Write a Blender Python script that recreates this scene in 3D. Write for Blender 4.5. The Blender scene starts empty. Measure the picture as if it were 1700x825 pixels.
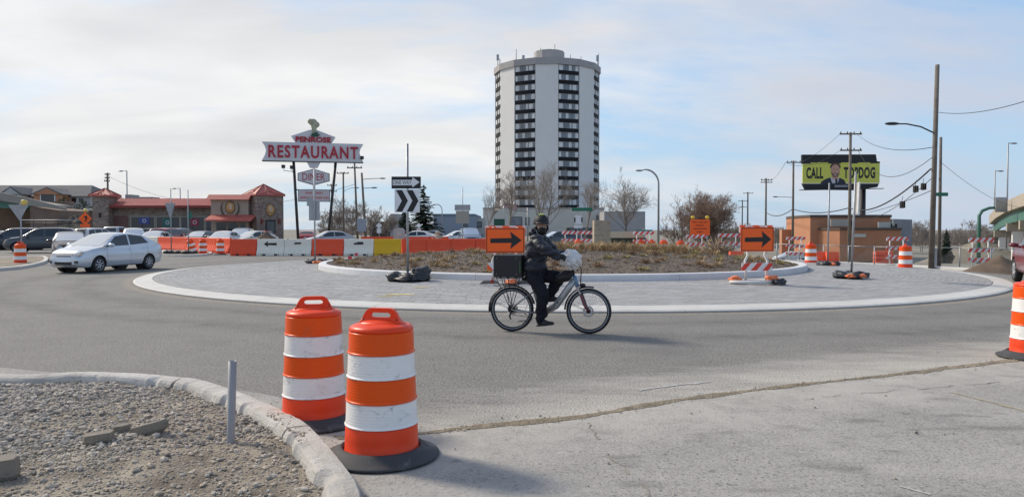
import bpy, bmesh, math, random
from mathutils import Vector, Matrix, noise
from mathutils.bvhtree import BVHTree
rad = math.radians
sc = bpy.context.scene
col = sc.collection
random.seed(7)

# ------------------------------------------------------------------ camera
FOC, CX, CY, CAMZ = 1228.0, 850.0, 412.5, 1.6          # focal length in photo pixels, photo centre, eye height
PITCH = math.atan(31.5 / FOC)
cam_d = bpy.data.cameras.new('camera')
cam = bpy.data.objects.new('camera', cam_d); col.objects.link(cam)
cam_d.sensor_width = 36.0; cam_d.lens = FOC / 1700.0 * 36.0
cam_d.clip_start = 0.05; cam_d.clip_end = 6000
cam.location = (0, 0, CAMZ); cam.rotation_euler = (math.pi / 2 - PITCH, 0, 0)
sc.camera = cam

# ------------------------------------------------------------------ sky and sun
SUN_AZ, SUN_EL = rad(-59), rad(38)                      # azimuth from +Y, clockwise positive
sun_dir = Vector((math.sin(SUN_AZ) * math.cos(SUN_EL), math.cos(SUN_AZ) * math.cos(SUN_EL), math.sin(SUN_EL)))
world = bpy.data.worlds.new('World'); sc.world = world; world.use_nodes = True
wt = world.node_tree; wt.nodes.clear()
def wn(t, **k):
    n = wt.nodes.new(t)
    for a, b in k.items(): setattr(n, a, b)
    return n
w_out = wn('ShaderNodeOutputWorld'); w_bg = wn('ShaderNodeBackground'); w_bg.inputs['Strength'].default_value = 0.115
sky = wn('ShaderNodeTexSky', sky_type='NISHITA'); sky.sun_disc = False
sky.sun_elevation = SUN_EL; sky.sun_rotation = SUN_AZ
sky.air_density = 1.0; sky.dust_density = 0.25; sky.ozone_density = 2.0
tc = wn('ShaderNodeTexCoord')
sep = wn('ShaderNodeSeparateXYZ'); wt.links.new(tc.outputs['Generated'], sep.inputs[0])
def wmath(op, a, b=None, clamp=False):
    n = wn('ShaderNodeMath', operation=op); n.use_clamp = clamp
    for i, x in enumerate((a, b)):
        if x is None: continue
        if isinstance(x, (int, float)): n.inputs[i].default_value = x
        else: wt.links.new(x, n.inputs[i])
    return n.outputs[0]
zc = wmath('ADD', wmath('MAXIMUM', sep.outputs[2], 0.0), 0.30)
comb = wn('ShaderNodeCombineXYZ')
wt.links.new(wmath('DIVIDE', sep.outputs[0], zc), comb.inputs[0]); wt.links.new(wmath('DIVIDE', sep.outputs[1], zc), comb.inputs[1])
mp = wn('ShaderNodeMapping'); mp.inputs['Rotation'].default_value = (0, 0, rad(-38)); mp.inputs['Scale'].default_value = (0.55, 1.25, 1)
wt.links.new(comb.outputs[0], mp.inputs[0])
n1 = wn('ShaderNodeTexNoise'); n1.inputs['Scale'].default_value = 1.15; n1.inputs['Detail'].default_value = 8; n1.inputs['Roughness'].default_value = 0.55; n1.inputs['Distortion'].default_value = 0.35
wt.links.new(mp.outputs[0], n1.inputs['Vector'])
n2 = wn('ShaderNodeTexNoise'); n2.inputs['Scale'].default_value = 4.0; n2.inputs['Detail'].default_value = 9; n2.inputs['Roughness'].default_value = 0.6
wt.links.new(mp.outputs[0], n2.inputs['Vector'])
# thin cloud thickens towards the sun's side of the sky; the rest of the sky goes on as the part in view
dotn = wn('ShaderNodeVectorMath', operation='DOT_PRODUCT'); wt.links.new(tc.outputs['Generated'], dotn.inputs[0]); dotn.inputs[1].default_value = Vector((sun_dir.x, sun_dir.y, 0)).normalized()
sunside = wmath('MAXIMUM', dotn.outputs['Value'], -0.05)
cover = wmath('MULTIPLY', sunside, 0.80)
mask = wmath('ADD', wmath('ADD', wmath('MULTIPLY', wmath('SUBTRACT', n1.outputs[0], 0.5), 4.2), wmath('MULTIPLY', wmath('SUBTRACT', n2.outputs[0], 0.5), 1.9)), wmath('ADD', cover, 0.25), clamp=True)
mask = wmath('POWER', mask, 0.8)
mixc = wn('ShaderNodeMix', data_type='RGBA')
wt.links.new(wmath('MULTIPLY', mask, 0.92), mixc.inputs['Factor'])
# pale haze low in the sky
hz = wn('ShaderNodeMix', data_type='RGBA'); hz.inputs['B'].default_value = (1.95, 2.75, 3.75, 1); wt.links.new(sky.outputs[0], hz.inputs['A'])
low = wn('ShaderNodeMapRange'); low.inputs[1].default_value = 0.0; low.inputs[2].default_value = 0.55; low.inputs[3].default_value = 0.9; low.inputs[4].default_value = 0.12
wt.links.new(sep.outputs[2], low.inputs[0]); wt.links.new(low.outputs[0], hz.inputs['Factor'])
wt.links.new(hz.outputs['Result'], mixc.inputs['A'])
cloudc = wn('ShaderNodeMix', data_type='RGBA'); n3 = wn('ShaderNodeTexNoise'); n3.inputs['Scale'].default_value = 2.2; n3.inputs['Detail'].default_value = 8; n3.inputs['Distortion'].default_value = .4; wt.links.new(mp.outputs[0], n3.inputs['Vector']); cr_ = wn('ShaderNodeMapRange'); cr_.inputs[1].default_value = .34; cr_.inputs[2].default_value = .62; wt.links.new(n3.outputs[0], cr_.inputs[0]); wt.links.new(cr_.outputs[0], cloudc.inputs['Factor'])
cloudc.inputs['A'].default_value = (3.65, 3.60, 3.58, 1); cloudc.inputs['B'].default_value = (4.75, 4.67, 4.57, 1)
cdim = wn('ShaderNodeMix', data_type='RGBA'); cdim.inputs['A'].default_value = (2.9, 3.12, 3.68, 1); wt.links.new(cloudc.outputs['Result'], cdim.inputs['B'])   # thin cloud glows towards the sun, is bluer away from it
sg_ = wn('ShaderNodeMapRange'); sg_.interpolation_type = 'SMOOTHSTEP'; sg_.inputs[1].default_value = -0.15; sg_.inputs[2].default_value = 0.62; wt.links.new(dotn.outputs['Value'], sg_.inputs[0]); wt.links.new(sg_.outputs[0], cdim.inputs['Factor'])
wt.links.new(cdim.outputs['Result'], mixc.inputs['B'])
wt.links.new(mixc.outputs['Result'], w_bg.inputs['Color']); wt.links.new(w_bg.outputs[0], w_out.inputs[0])

sun_d = bpy.data.lights.new('sun', 'SUN'); sun_d.energy = 2.1; sun_d.angle = rad(10.0); sun_d.color = (1.0, 0.90, 0.76)
sun = bpy.data.objects.new('sun', sun_d); col.objects.link(sun)
sun.rotation_euler = (-sun_dir).to_track_quat('-Z', 'Y').to_euler()
sc.view_settings.view_transform = 'Standard'; sc.view_settings.look = 'None'
sc.view_settings.exposure = 0.80; sc.view_settings.gamma = 1.0
sc.render.engine = 'CYCLES'; sc.cycles.use_denoising = True
sc.cycles.max_bounces = 6; sc.cycles.diffuse_bounces = 3; sc.cycles.transparent_max_bounces = 12

# ------------------------------------------------------------------ measuring helpers
def sstep(a, b, x):
    t = min(1, max(0, (x - a) / (b - a))); return t * t * (3 - 2 * t)
ISL = Vector((1.8, 28.9)); R_AP, R_IN = 14.8, 8.95      # island centre, apron radius, planted radius
def gz(x, y):                                            # terrain height: the ground falls away behind the fence
    r = math.hypot(x - ISL.x, y - ISL.y)
    z = -0.30 * sstep(14.9, 19, r) * sstep(22, 32, y) * sstep(5, 12, x)
    z -= 2.3 * sstep(40, 80, y) * sstep(12, 26, x)
    return z
def ray(u, v):
    dx, dy = (u - CX) / FOC, -(v - CY) / FOC
    c, s = math.cos(PITCH), math.sin(PITCH)
    return Vector((dx, c + dy * s, -s + dy * c))
def at(u, v, Y):
    d = ray(u, v); return Vector((0, 0, CAMZ)) + d * (Y / d.y)
def gnd(u, v, z=None):
    d = ray(u, v); zz = 0.0 if z is None else z
    for i in range(30):
        p = Vector((0, 0, CAMZ)) + d * ((zz - CAMZ) / d.z)
        if z is not None: break
        zz += 0.5 * (gz(p.x, p.y) - zz)
    return p
def on_ground(u, Y):                                     # the ground point under image column u at distance Y
    x = (u - CX) / FOC * Y; return Vector((x, Y, gz(x, Y)))
def ht(v, Y): return at(CX, v, Y).z

# ------------------------------------------------------------------ materials
MATS = {}
def mat(name, c=(.5, .5, .5), rough=.6, metal=0.0, var=.0, scale=6.0, bump=.0, bscale=None, spec=.5, c2=None, detail=4, trans=0, emit=0, coat=0, rand=False):
    if name in MATS: return MATS[name]
    m = bpy.data.materials.new(name); m.use_nodes = True; nt = m.node_tree
    b = nt.nodes['Principled BSDF']
    b.inputs['Base Color'].default_value = (*c, 1); b.inputs['Roughness'].default_value = rough; b.inputs['Metallic'].default_value = metal
    b.inputs['Specular IOR Level'].default_value = spec
    if coat: b.inputs['Coat Weight'].default_value = coat; b.inputs['Coat Roughness'].default_value = .05
    if trans: b.inputs['Transmission Weight'].default_value = trans
    if emit: b.inputs['Emission Color'].default_value = (*c, 1); b.inputs['Emission Strength'].default_value = emit
    tcn = nt.nodes.new('ShaderNodeTexCoord'); vec = tcn.outputs['Object']
    if rand:
        oi = nt.nodes.new('ShaderNodeObjectInfo'); ad = nt.nodes.new('ShaderNodeVectorMath'); ad.operation = 'ADD'
        ml = nt.nodes.new('ShaderNodeMath'); ml.operation = 'MULTIPLY'; ml.inputs[1].default_value = 37.0
        nt.links.new(oi.outputs['Random'], ml.inputs[0]); nt.links.new(vec, ad.inputs[0]); nt.links.new(ml.outputs[0], ad.inputs[1]); vec = ad.outputs[0]
    if var or c2:
        n = nt.nodes.new('ShaderNodeTexNoise'); n.inputs['Scale'].default_value = scale; n.inputs['Detail'].default_value = detail; n.inputs['Roughness'].default_value = .62
        nt.links.new(vec, n.inputs['Vector'])
        rp = nt.nodes.new('ShaderNodeValToRGB'); rp.color_ramp.elements[0].position = .3; rp.color_ramp.elements[1].position = .7
        a = tuple(max(0, x * (1 - var)) for x in c); bb = c2 if c2 else tuple(min(1, x * (1 + var)) for x in c)
        rp.color_ramp.elements[0].color = (*a, 1); rp.color_ramp.elements[1].color = (*bb, 1)
        nt.links.new(n.outputs[0], rp.inputs[0]); nt.links.new(rp.outputs[0], b.inputs['Base Color'])
    if bump:
        n = nt.nodes.new('ShaderNodeTexNoise'); n.inputs['Scale'].default_value = bscale or scale * 4; n.inputs['Detail'].default_value = 5
        nt.links.new(vec, n.inputs['Vector'])
        bp = nt.nodes.new('ShaderNodeBump'); bp.inputs['Strength'].default_value = bump; bp.inputs['Distance'].default_value = .02
        nt.links.new(n.outputs[0], bp.inputs['Height']); nt.links.new(bp.outputs[0], b.inputs['Normal'])
    MATS[name] = m
    return m
class NT:                                                # small node-graph helper for the richer surfaces
    def __init__(s, name, rough=.85):
        s.m = bpy.data.materials.new(name); s.m.use_nodes = True; s.t = s.m.node_tree; s.b = s.t.nodes['Principled BSDF']
        s.b.inputs['Roughness'].default_value = rough; MATS[name] = s.m
        s.co = s.t.nodes.new('ShaderNodeTexCoord').outputs['Object']
    def put(s, sock, x):
        if isinstance(x, (int, float)): sock.default_value = x
        elif isinstance(x, tuple): sock.default_value = x if len(x) == 4 or sock.type == 'VECTOR' else (*x, 1)
        else: s.t.links.new(x, sock)
    def math(s, op, a, b=0.0, clamp=False):
        n = s.t.nodes.new('ShaderNodeMath'); n.operation = op; n.use_clamp = clamp; s.put(n.inputs[0], a); s.put(n.inputs[1], b); return n.outputs[0]
    def noise(s, scale, detail=5, rough=.6, vec=None, dist=0):
        n = s.t.nodes.new('ShaderNodeTexNoise'); n.inputs['Scale'].default_value = scale; n.inputs['Detail'].default_value = detail
        n.inputs['Roughness'].default_value = rough; n.inputs['Distortion'].default_value = dist; s.t.links.new(vec or s.co, n.inputs['Vector']); return n.outputs[0]
    def voro(s, scale, feature='F1', out='Distance', vec=None):
        n = s.t.nodes.new('ShaderNodeTexVoronoi'); n.inputs['Scale'].default_value = scale; n.feature = feature
        s.t.links.new(vec or s.co, n.inputs['Vector']); return n.outputs[out]
    def map(s, x, a, b, c=0.0, d=1.0):
        n = s.t.nodes.new('ShaderNodeMapRange'); n.clamp = True; s.put(n.inputs[0], x)
        for i, k in enumerate((a, b, c, d)): n.inputs[i + 1].default_value = k
        return n.outputs[0]
    def mix(s, f, a, b):
        n = s.t.nodes.new('ShaderNodeMix'); n.data_type = 'RGBA'; s.put(n.inputs['Factor'], f); s.put(n.inputs['A'], a); s.put(n.inputs['B'], b); return n.outputs['Result']
    def xyz(s):
        n = s.t.nodes.new('ShaderNodeSeparateXYZ'); s.t.links.new(s.co, n.inputs[0]); return n.outputs
    def scaled(s, sx, sy, sz, rz=0):
        n = s.t.nodes.new('ShaderNodeMapping'); n.inputs['Scale'].default_value = (sx, sy, sz); n.inputs['Rotation'].default_value = (0, 0, rz); s.t.links.new(s.co, n.inputs[0]); return n.outputs[0]
    def color(s, x): s.put(s.b.inputs['Base Color'], x)
    def bump(s, h, strength=.5, dist=.02):
        n = s.t.nodes.new('ShaderNodeBump'); n.inputs['Strength'].default_value = strength; n.inputs['Distance'].default_value = dist
        s.t.links.new(h, n.inputs['Height']); s.t.links.new(n.outputs[0], s.b.inputs['Normal'])

# ------------------------------------------------------------------ mesh helpers
def basis(d):
    d = Vector(d).normalized(); a = Vector((0, 0, 1)) if abs(d.z) < .95 else Vector((1, 0, 0))
    x = d.cross(a).normalized(); return x, x.cross(d).normalized(), d
class MB:
    def __init__(s): s.v = []; s.f = []; s.m = []; s.s = []
    def add(s, vs, fs, mi=0, smooth=False, M=None):
        o = len(s.v)
        s.v += [tuple(M @ Vector(v)) if M is not None else tuple(v) for v in vs]
        for f in fs: s.f.append(tuple(i + o for i in f)); s.m.append(mi); s.s.append(smooth)
        return s
    def box(s, c, d, mi=0, M=None, rz=0, top=1.0):
        x, y, z = d[0] / 2, d[1] / 2, d[2] / 2
        vs = [(-x, -y, -z), (x, -y, -z), (x, y, -z), (-x, y, -z), (-x * top, -y * top, z), (x * top, -y * top, z), (x * top, y * top, z), (-x * top, y * top, z)]
        L = Matrix.Translation(c) @ Matrix.Rotation(rz, 4, 'Z')
        if M is not None: L = M @ L
        return s.add(vs, [(0, 3, 2, 1), (4, 5, 6, 7), (0, 1, 5, 4), (1, 2, 6, 5), (2, 3, 7, 6), (3, 0, 4, 7)], mi, False, L)
    def tube(s, pts, r, n=8, mi=0, closed=False, caps=True, smooth=True, M=None, flat=1.0):
        pts = [Vector(p) for p in pts]; N = len(pts); rs = r if isinstance(r, (list, tuple)) else [r] * N
        vs, fs = [], []
        x = None
        for i, p in enumerate(pts):
            if closed: d = pts[(i + 1) % N] - pts[i - 1]
            else: d = pts[min(i + 1, N - 1)] - pts[max(i - 1, 0)]
            if d.length < 1e-9: d = Vector((0, 0, 1))
            d.normalize()
            if x is None: x, y, _ = basis(d)
            else:
                x = x - d * x.dot(d)
                if x.length < 1e-6: x, y, _ = basis(d)
                x.normalize(); y = x.cross(d)
            for k in range(n):
                a = 2 * math.pi * k / n; vs.append(p + x * (math.cos(a) * rs[i]) + y * (math.sin(a) * rs[i] * flat))
        for i in range(N if closed else N - 1):
            j = (i + 1) % N
            for k in range(n):
                k2 = (k + 1) % n; fs.append((i * n + k, i * n + k2, j * n + k2, j * n + k))
        if caps and not closed:
            fs.append(tuple(range(n - 1, -1, -1))); fs.append(tuple((N - 1) * n + k for k in range(n)))
        fs = [tuple(reversed(f)) for f in fs]
        return s.add(vs, fs, mi, smooth, M)
    def cyl(s, p0, p1, r0, r1=None, n=12, mi=0, caps=True, smooth=True, M=None):
        return s.tube([p0, p1], [r0, r0 if r1 is None else r1], n, mi, False, caps, smooth, M)
    def lathe(s, prof, n=24, c=(0, 0, 0), mi=0, smooth=True, M=None, a0=0, a1=None):
        vs, fs = [], []; full = a1 is None; k2 = n if full else n + 1
        for r, z in prof:
            for k in range(k2):
                a = a0 + (2 * math.pi if full else a1 - a0) * k / n
                vs.append((c[0] + r * math.cos(a), c[1] + r * math.sin(a), c[2] + z))
        for i in range(len(prof) - 1):
            for k in range(n):
                q = (k + 1) % k2; fs.append((i * k2 + k, i * k2 + q, (i + 1) * k2 + q, (i + 1) * k2 + k))
        return s.add(vs, fs, mi, smooth, M)
    def ell(s, c, r, nu=12, nv=8, mi=0, M=None, jit=0, seed=0):
        vs, fs = [], []; c = Vector(c); rr = (r, r, r) if isinstance(r, (int, float)) else r
        def P(a, b):
            p = Vector((math.cos(a) * math.sin(b), math.sin(a) * math.sin(b), math.cos(b)))
            k = 1 + jit * noise.noise(p * 1.8 + Vector((seed * 3.1, seed, 0))) if jit else 1
            return c + Vector((p.x * rr[0] * k, p.y * rr[1] * k, p.z * rr[2] * k))
        vs.append(P(0, 0))
        for j in range(1, nv):
            for i in range(nu): vs.append(P(2 * math.pi * i / nu, math.pi * j / nv))
        vs.append(P(0, math.pi)); L = len(vs) - 1
        for i in range(nu): fs.append((0, 1 + i, 1 + (i + 1) % nu))
        for j in range(nv - 2):
            for i in range(nu):
                a, b = 1 + j * nu + i, 1 + j * nu + (i + 1) % nu; fs.append((a, a + nu, b + nu, b))
        o = 1 + (nv - 2) * nu
        for i in range(nu): fs.append((o + i, L, o + (i + 1) % nu))
        return s.add(vs, fs, mi, True, M)
    def prism(s, poly, d0, d1, plane='xz', mi=0, M=None, smooth=False):
        def P(a, b, d): return {'xz': (a, d, b), 'xy': (a, b, d), 'yz': (d, a, b)}[plane]
        n = len(poly); vs = [P(a, b, d0) for a, b in poly] + [P(a, b, d1) for a, b in poly]
        area = sum(poly[i][0] * poly[(i + 1) % n][1] - poly[(i + 1) % n][0] * poly[i][1] for i in range(n))
        fs = [tuple(range(n)), tuple(range(2 * n - 1, n - 1, -1))] + [(i, i + n, (i + 1) % n + n, (i + 1) % n) for i in range(n)]
        flip = (area < 0) ^ (plane != 'xz') ^ (d1 < d0)
        if flip: fs = [tuple(reversed(f)) for f in fs]
        return s.add(vs, fs, mi, smooth, M)
    def grid(s, fn, nu, nv, mi=0, smooth=True, M=None):
        vs = [fn(i / nu, j / nv) for j in range(nv + 1) for i in range(nu + 1)]
        fs = [(j * (nu + 1) + i, j * (nu + 1) + i + 1, (j + 1) * (nu + 1) + i + 1, (j + 1) * (nu + 1) + i) for j in range(nv) for i in range(nu)]
        return s.add(vs, fs, mi, smooth, M)
    def mesh(s, name, mats, bevel=0, bseg=2):
        me = bpy.data.meshes.new(name); me.from_pydata(s.v, [], s.f)
        for m in (mats if isinstance(mats, (list, tuple)) else [mats]): me.materials.append(m)
        me.polygons.foreach_set('material_index', s.m); me.polygons.foreach_set('use_smooth', s.s)
        if bevel:
            bm = bmesh.new(); bm.from_mesh(me)
            bmesh.ops.remove_doubles(bm, verts=bm.verts, dist=1e-5)
            ed = [e for e in bm.edges if len(e.link_faces) == 2 and e.calc_face_angle(0) > .5]
            bmesh.ops.bevel(bm, geom=ed, offset=bevel, segments=bseg, affect='EDGES', profile=.6, clamp_overlap=True)
            bm.to_mesh(me); bm.free()
        me.update(); return me
    def build(s, name, mats, parent=None, loc=None, rz=0, bevel=0, bseg=2, kind=None):
        o = bpy.data.objects.new(name, s.mesh(name, mats, bevel, bseg)); col.objects.link(o)
        if parent is not None: o.parent = parent
        if loc is not None: o.location = loc
        if rz: o.rotation_euler.z = rz
        if kind: o['kind'] = kind
        return o
def tag(o, label, cat, group=None):
    o['label'] = label; o['category'] = cat
    if group: o['group'] = group
    return o
def thing(name, label, cat, loc=(0, 0, 0), rz=0, group=None):
    o = bpy.data.objects.new(name, None); col.objects.link(o); o.location = loc; o.rotation_euler = (0, 0, rz); o.empty_display_size = .2
    return tag(o, label, cat, group)
def copy_tree(o, parent=None):
    c = o.copy(); col.objects.link(c)
    if parent is not None: c.parent = parent
    for ch in list(o.children): copy_tree(ch, c)
    return c
def dup(o, loc, rz=0, label=None, group=None, scale=None):
    c = copy_tree(o); c.location = loc; c.rotation_euler = (0, 0, rz)
    if label: c['label'] = label
    if group: c['group'] = group
    if scale: c.scale = (scale,) * 3
    return c
class Proto:                                             # the first placement moves the original, later ones copy it
    def __init__(s, o): s.o = o; s.used = False
    def put(s, loc, rz=0, label=None, group=None, scale=None):
        if s.used: return dup(s.o, loc, rz, label, group, scale)
        s.used = True; o = s.o; o.location = loc; o.rotation_euler = (0, 0, rz)
        if label: o['label'] = label
        if group: o['group'] = group
        if scale: o.scale = (scale,) * 3
        return o
def recolor(root, old, new):
    for o in [root] + list(root.children_recursive):
        for sl in o.material_slots:
            if sl.material == old: sl.link = 'OBJECT'; sl.material = new
def text_part(name, body, m, parent, c, w, h, thick=.01, M=None, bold=.0, shear=0, space=1.0):
    cu = bpy.data.curves.new('lettering_curve', 'FONT'); cu.body = body; cu.size = 1; cu.extrude = .5; cu.offset = bold; cu.shear = shear
    cu.resolution_u = 3; cu.space_character = space
    t = bpy.data.objects.new('lettering_tmp', cu); col.objects.link(t); bpy.context.view_layer.update()
    me = bpy.data.meshes.new_from_object(t.evaluated_get(bpy.context.evaluated_depsgraph_get()))
    bpy.data.objects.remove(t); bpy.data.curves.remove(cu)
    xs = [v.co.x for v in me.vertices]; ys = [v.co.y for v in me.vertices]
    x0, x1, y0, y1 = min(xs), max(xs), min(ys), max(ys)
    for v in me.vertices:
        a = ((v.co.x - x0) / (x1 - x0) - .5) * w + c[0]; b = ((v.co.y - y0) / (y1 - y0) - .5) * h + c[2]
        p = Vector((a, c[1] - v.co.z * thick, b)); v.co = M @ p if M is not None else p
    me.materials.clear(); me.materials.append(m); me.name = name
    o = bpy.data.objects.new(name, me); col.objects.link(o); o.parent = parent
    return o
def bake(mb, mats, voxel, smooth=3, disp=None, name='body'):
    """union of overlapping closed shapes as one continuous smooth surface"""
    o = bpy.data.objects.new('bake_tmp', mb.mesh(name, mats)); col.objects.link(o)
    r = o.modifiers.new('r', 'REMESH'); r.mode = 'VOXEL'; r.voxel_size = voxel
    q = o.modifiers.new('s', 'SMOOTH'); q.factor = .5; q.iterations = smooth
    bpy.context.view_layer.update()
    me = bpy.data.meshes.new_from_object(o.evaluated_get(bpy.context.evaluated_depsgraph_get()))
    bpy.data.objects.remove(o)
    me.materials.clear()
    for m in (mats if isinstance(mats, (list, tuple)) else [mats]): me.materials.append(m)
    if disp:
        nn = [v.normal.copy() for v in me.vertices]
        for v, n in zip(me.vertices, nn): v.co += n * disp(v.co.copy(), n)
    me.polygons.foreach_set('use_smooth', [True] * len(me.polygons)); me.name = name; me.update()
    return me
def link(name, me, parent=None, loc=None):
    o = bpy.data.objects.new(name, me); col.objects.link(o)
    if parent is not None: o.parent = parent
    if loc is not None: o.location = loc
    return o
# ================================================================== surfaces
def asphalt_material():
    k = NT('asphalt', .9)
    x, y, z = k.xyz()
    big = k.noise(.35, 5, .6); mid = k.noise(2.2, 6, .65); fine = k.noise(38, 4, .75)
    streak = k.noise(1.0, 5, .6, k.scaled(.22, 2.6, 1, rad(-12)))
    c = k.mix(k.map(big, .3, .7), (.142, .135, .121), (.195, .185, .167))
    c = k.mix(k.map(mid, .35, .75, 0, .5), c, (.25, .239, .218))
    c = k.mix(k.map(streak, .5, .75, 0, .35), c, (.15, .144, .134))
    c = k.mix(k.map(fine, .42, .68, 0, .75), c, (.33, .314, .282))
    c = k.mix(k.map(k.noise(26, 3, .6), .54, .68, 0, .75), c, (.05, .048, .044))
    c = k.mix(k.map(k.noise(5, 3, .5), .68, .76, 0, .6), c, (.07, .067, .062))
    c = k.mix(k.map(k.noise(9, 4, .7), .62, .74, 0, .5), c, (.40, .385, .35))
    # construction dust tracked along the old joint
    d = k.math('SUBTRACT', y, k.math('ADD', k.math('MULTIPLY', x, .48), 6.05))
    dn = k.noise(1.3, 6, .7, k.scaled(.5, 1.4, 1, rad(-25)))
    band = k.math('MULTIPLY', k.map(d, .0, 1.9, 1, 0), k.map(x, -4.0, -.4, 0, 1))
    band = k.math('MULTIPLY', band, k.map(x, -1.0, 3.0, .62, 1.0))
    dn2 = k.noise(5, 6, .75, k.scaled(.5, 1.6, 1, rad(-25)))
    dust = k.math('MULTIPLY', k.map(k.math('ADD', band, k.math('ADD', k.math('MULTIPLY', dn, 1.5), k.math('MULTIPLY', dn2, .6))), 1.15, 1.95, 0, .85), k.map(band, 0, .25))
    near = k.math('MULTIPLY', k.map(k.math('ADD', d, k.math('MULTIPLY', dn2, -.35)), -.10, .16, 1, 0), k.map(x, -3.0, -.6, 0, 1))
    dust = k.math('MAXIMUM', dust, k.math('MULTIPLY', near, .9))
    c = k.mix(dust, c, (.50, .465, .405))
    rr = k.math('SQRT', k.math('ADD', k.math('POWER', k.math('SUBTRACT', x, 1.8), 2.0), k.math('POWER', k.math('SUBTRACT', y, 28.9), 2.0)))
    wob = k.math('ADD', rr, k.math('MULTIPLY', k.noise(.5, 3, .5), 1.2))
    for r0 in (16.2, 17.9): c = k.mix(k.math('MULTIPLY', k.map(k.math('ABSOLUTE', k.math('SUBTRACT', wob, r0 + .6)), 0, .55, .65, 0), k.map(k.noise(1.7, 5, .7), .3, .65)), c, (.095, .091, .084))
    c = k.mix(k.map(k.noise(.55, 3, .4, k.scaled(1, 1, 1, 1.1)), .62, .70, 0, .35), c, (.13, .127, .12))
    c = k.mix(k.math('MULTIPLY', k.map(k.math('ABSOLUTE', k.math('SUBTRACT', rr, 14.95)), 0, .22, .8, 0), k.map(k.noise(3, 5, .7), .3, .6)), c, (.34, .28, .21))
    k.color(c); k.bump(k.math('ADD', fine, k.math('MULTIPLY', k.voro(45), .8)), .8, .012)
    return k.m
def old_pavement_material():
    k = NT('old_pavement', .9)
    x, y, z = k.xyz()
    big = k.noise(.9, 6, .65); fine = k.noise(55, 4, .75); mid = k.noise(5, 6, .7)
    c = k.mix(k.map(big, .32, .68), (.24, .226, .202), (.37, .347, .309))
    c = k.mix(k.map(mid, .45, .75, 0, .45), c, (.42, .40, .365))
    c = k.mix(k.map(k.noise(.8, 4, .5, k.scaled(.5, 1.6, 1, rad(20))), .55, .74, 0, .55), c, (.20, .194, .183))
    c = k.mix(k.map(fine, .45, .70, 0, .7), c, (.47, .455, .43))
    c = k.mix(k.map(k.noise(40, 3, .6), .55, .67, 0, .75), c, (.085, .083, .08))
    c = k.mix(k.map(k.noise(19, 4, .75), .52, .70, 0, .6), c, (.45, .425, .385))
    c = k.mix(k.map(k.noise(13, 3, .6, k.scaled(1, 1, 1, 2)), .60, .70, 0, .55), c, (.13, .127, .12))
    d = k.math('ABSOLUTE', k.math('SUBTRACT', y, k.math('ADD', k.math('MULTIPLY', x, .48), 5.95)))
    c = k.mix(k.map(k.noise(.6, 5, .6, k.scaled(1, 1.5, 1, .4)), .50, .68, 0, .5), c, (.46, .43, .39))
    c = k.mix(k.map(k.noise(6, 3, .5), .66, .74, 0, .55), c, (.11, .105, .098))
    c = k.mix(k.map(k.noise(1.6, 4, .5, k.scaled(1, 2.2, 1, -.5)), .57, .68, 0, .55), c, (.145, .139, .129))
    dust = k.math('MULTIPLY', k.map(d, 0, 1.3, 1, 0), k.map(k.noise(2.5, 6, .7), .28, .6))
    c = k.mix(k.math('MULTIPLY', dust, .75), c, (.50, .46, .40))
    k.color(c); k.bump(k.math('ADD', fine, k.noise(28, 4, .6)), .75, .010)
    return k.m
def concrete_material(name, a, b, dirt=(.30, .27, .22), rough=.85, bs=.35, dirt_amt=.5):
    k = NT(name, rough)
    c = k.mix(k.map(k.noise(1.1, 6, .65), .3, .7), a, b)
    c = k.mix(k.map(k.noise(7, 6, .75), .52, .74, 0, dirt_amt), c, dirt)
    f = k.noise(90, 3, .7)
    c = k.mix(k.map(f, .35, .75, 0, .25), c, tuple(min(1, q * 1.25) for q in b))
    k.color(c); k.bump(k.math('ADD', f, k.noise(25, 5, .7)), bs, .008)
    return k.m
M_ASPH = asphalt_material(); M_OLD = old_pavement_material()
M_KERB = concrete_material('kerb_concrete', (.50, .485, .45), (.62, .605, .57), dirt_amt=.35)
M_KERBW = concrete_material('pale_kerb_concrete', (.56, .56, .56), (.68, .68, .68), dirt=(.42, .41, .38), dirt_amt=.25, bs=.15)
M_BROKEN = concrete_material('broken_concrete', (.38, .355, .315), (.60, .575, .53), dirt=(.24, .205, .16), bs=1.0, dirt_amt=.85)
M_LUMP = concrete_material('weathered_chunk', (.17, .148, .118), (.29, .26, .21), dirt=(.10, .085, .065), bs=1.0, dirt_amt=.8)
M_PAV = concrete_material('grey_paver', (.275, .272, .267), (.34, .337, .332), dirt=(.25, .245, .235), dirt_amt=.3, bs=.25)
M_PAV2 = concrete_material('pale_grey_paver', (.315, .312, .308), (.38, .377, .372), dirt=(.27, .27, .27), dirt_amt=.3, bs=.25)
M_PAVJ = mat('paver_joint', (.27, .265, .255), .95, var=.25, scale=9)
M_DIRT = mat('dry_dirt', (.14, .10, .068), .95, var=.35, scale=1.4, bump=.8, bscale=9, detail=8)
M_FIELD = mat('winter_field', (.235, .20, .15), .95, var=.28, scale=.12, bump=.4, bscale=1.5, detail=8, c2=(.30, .285, .235))
M_GRAV = mat('gravel_bed', (.19, .15, .108), .95, var=.4, scale=2.2, bump=1.0, bscale=55, detail=10, c2=(.44, .38, .295))
M_MULCH = mat('bark_mulch', (.10, .075, .055), .95, var=.45, scale=9, bump=1.0, bscale=30, detail=9, c2=(.19, .15, .115))

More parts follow.
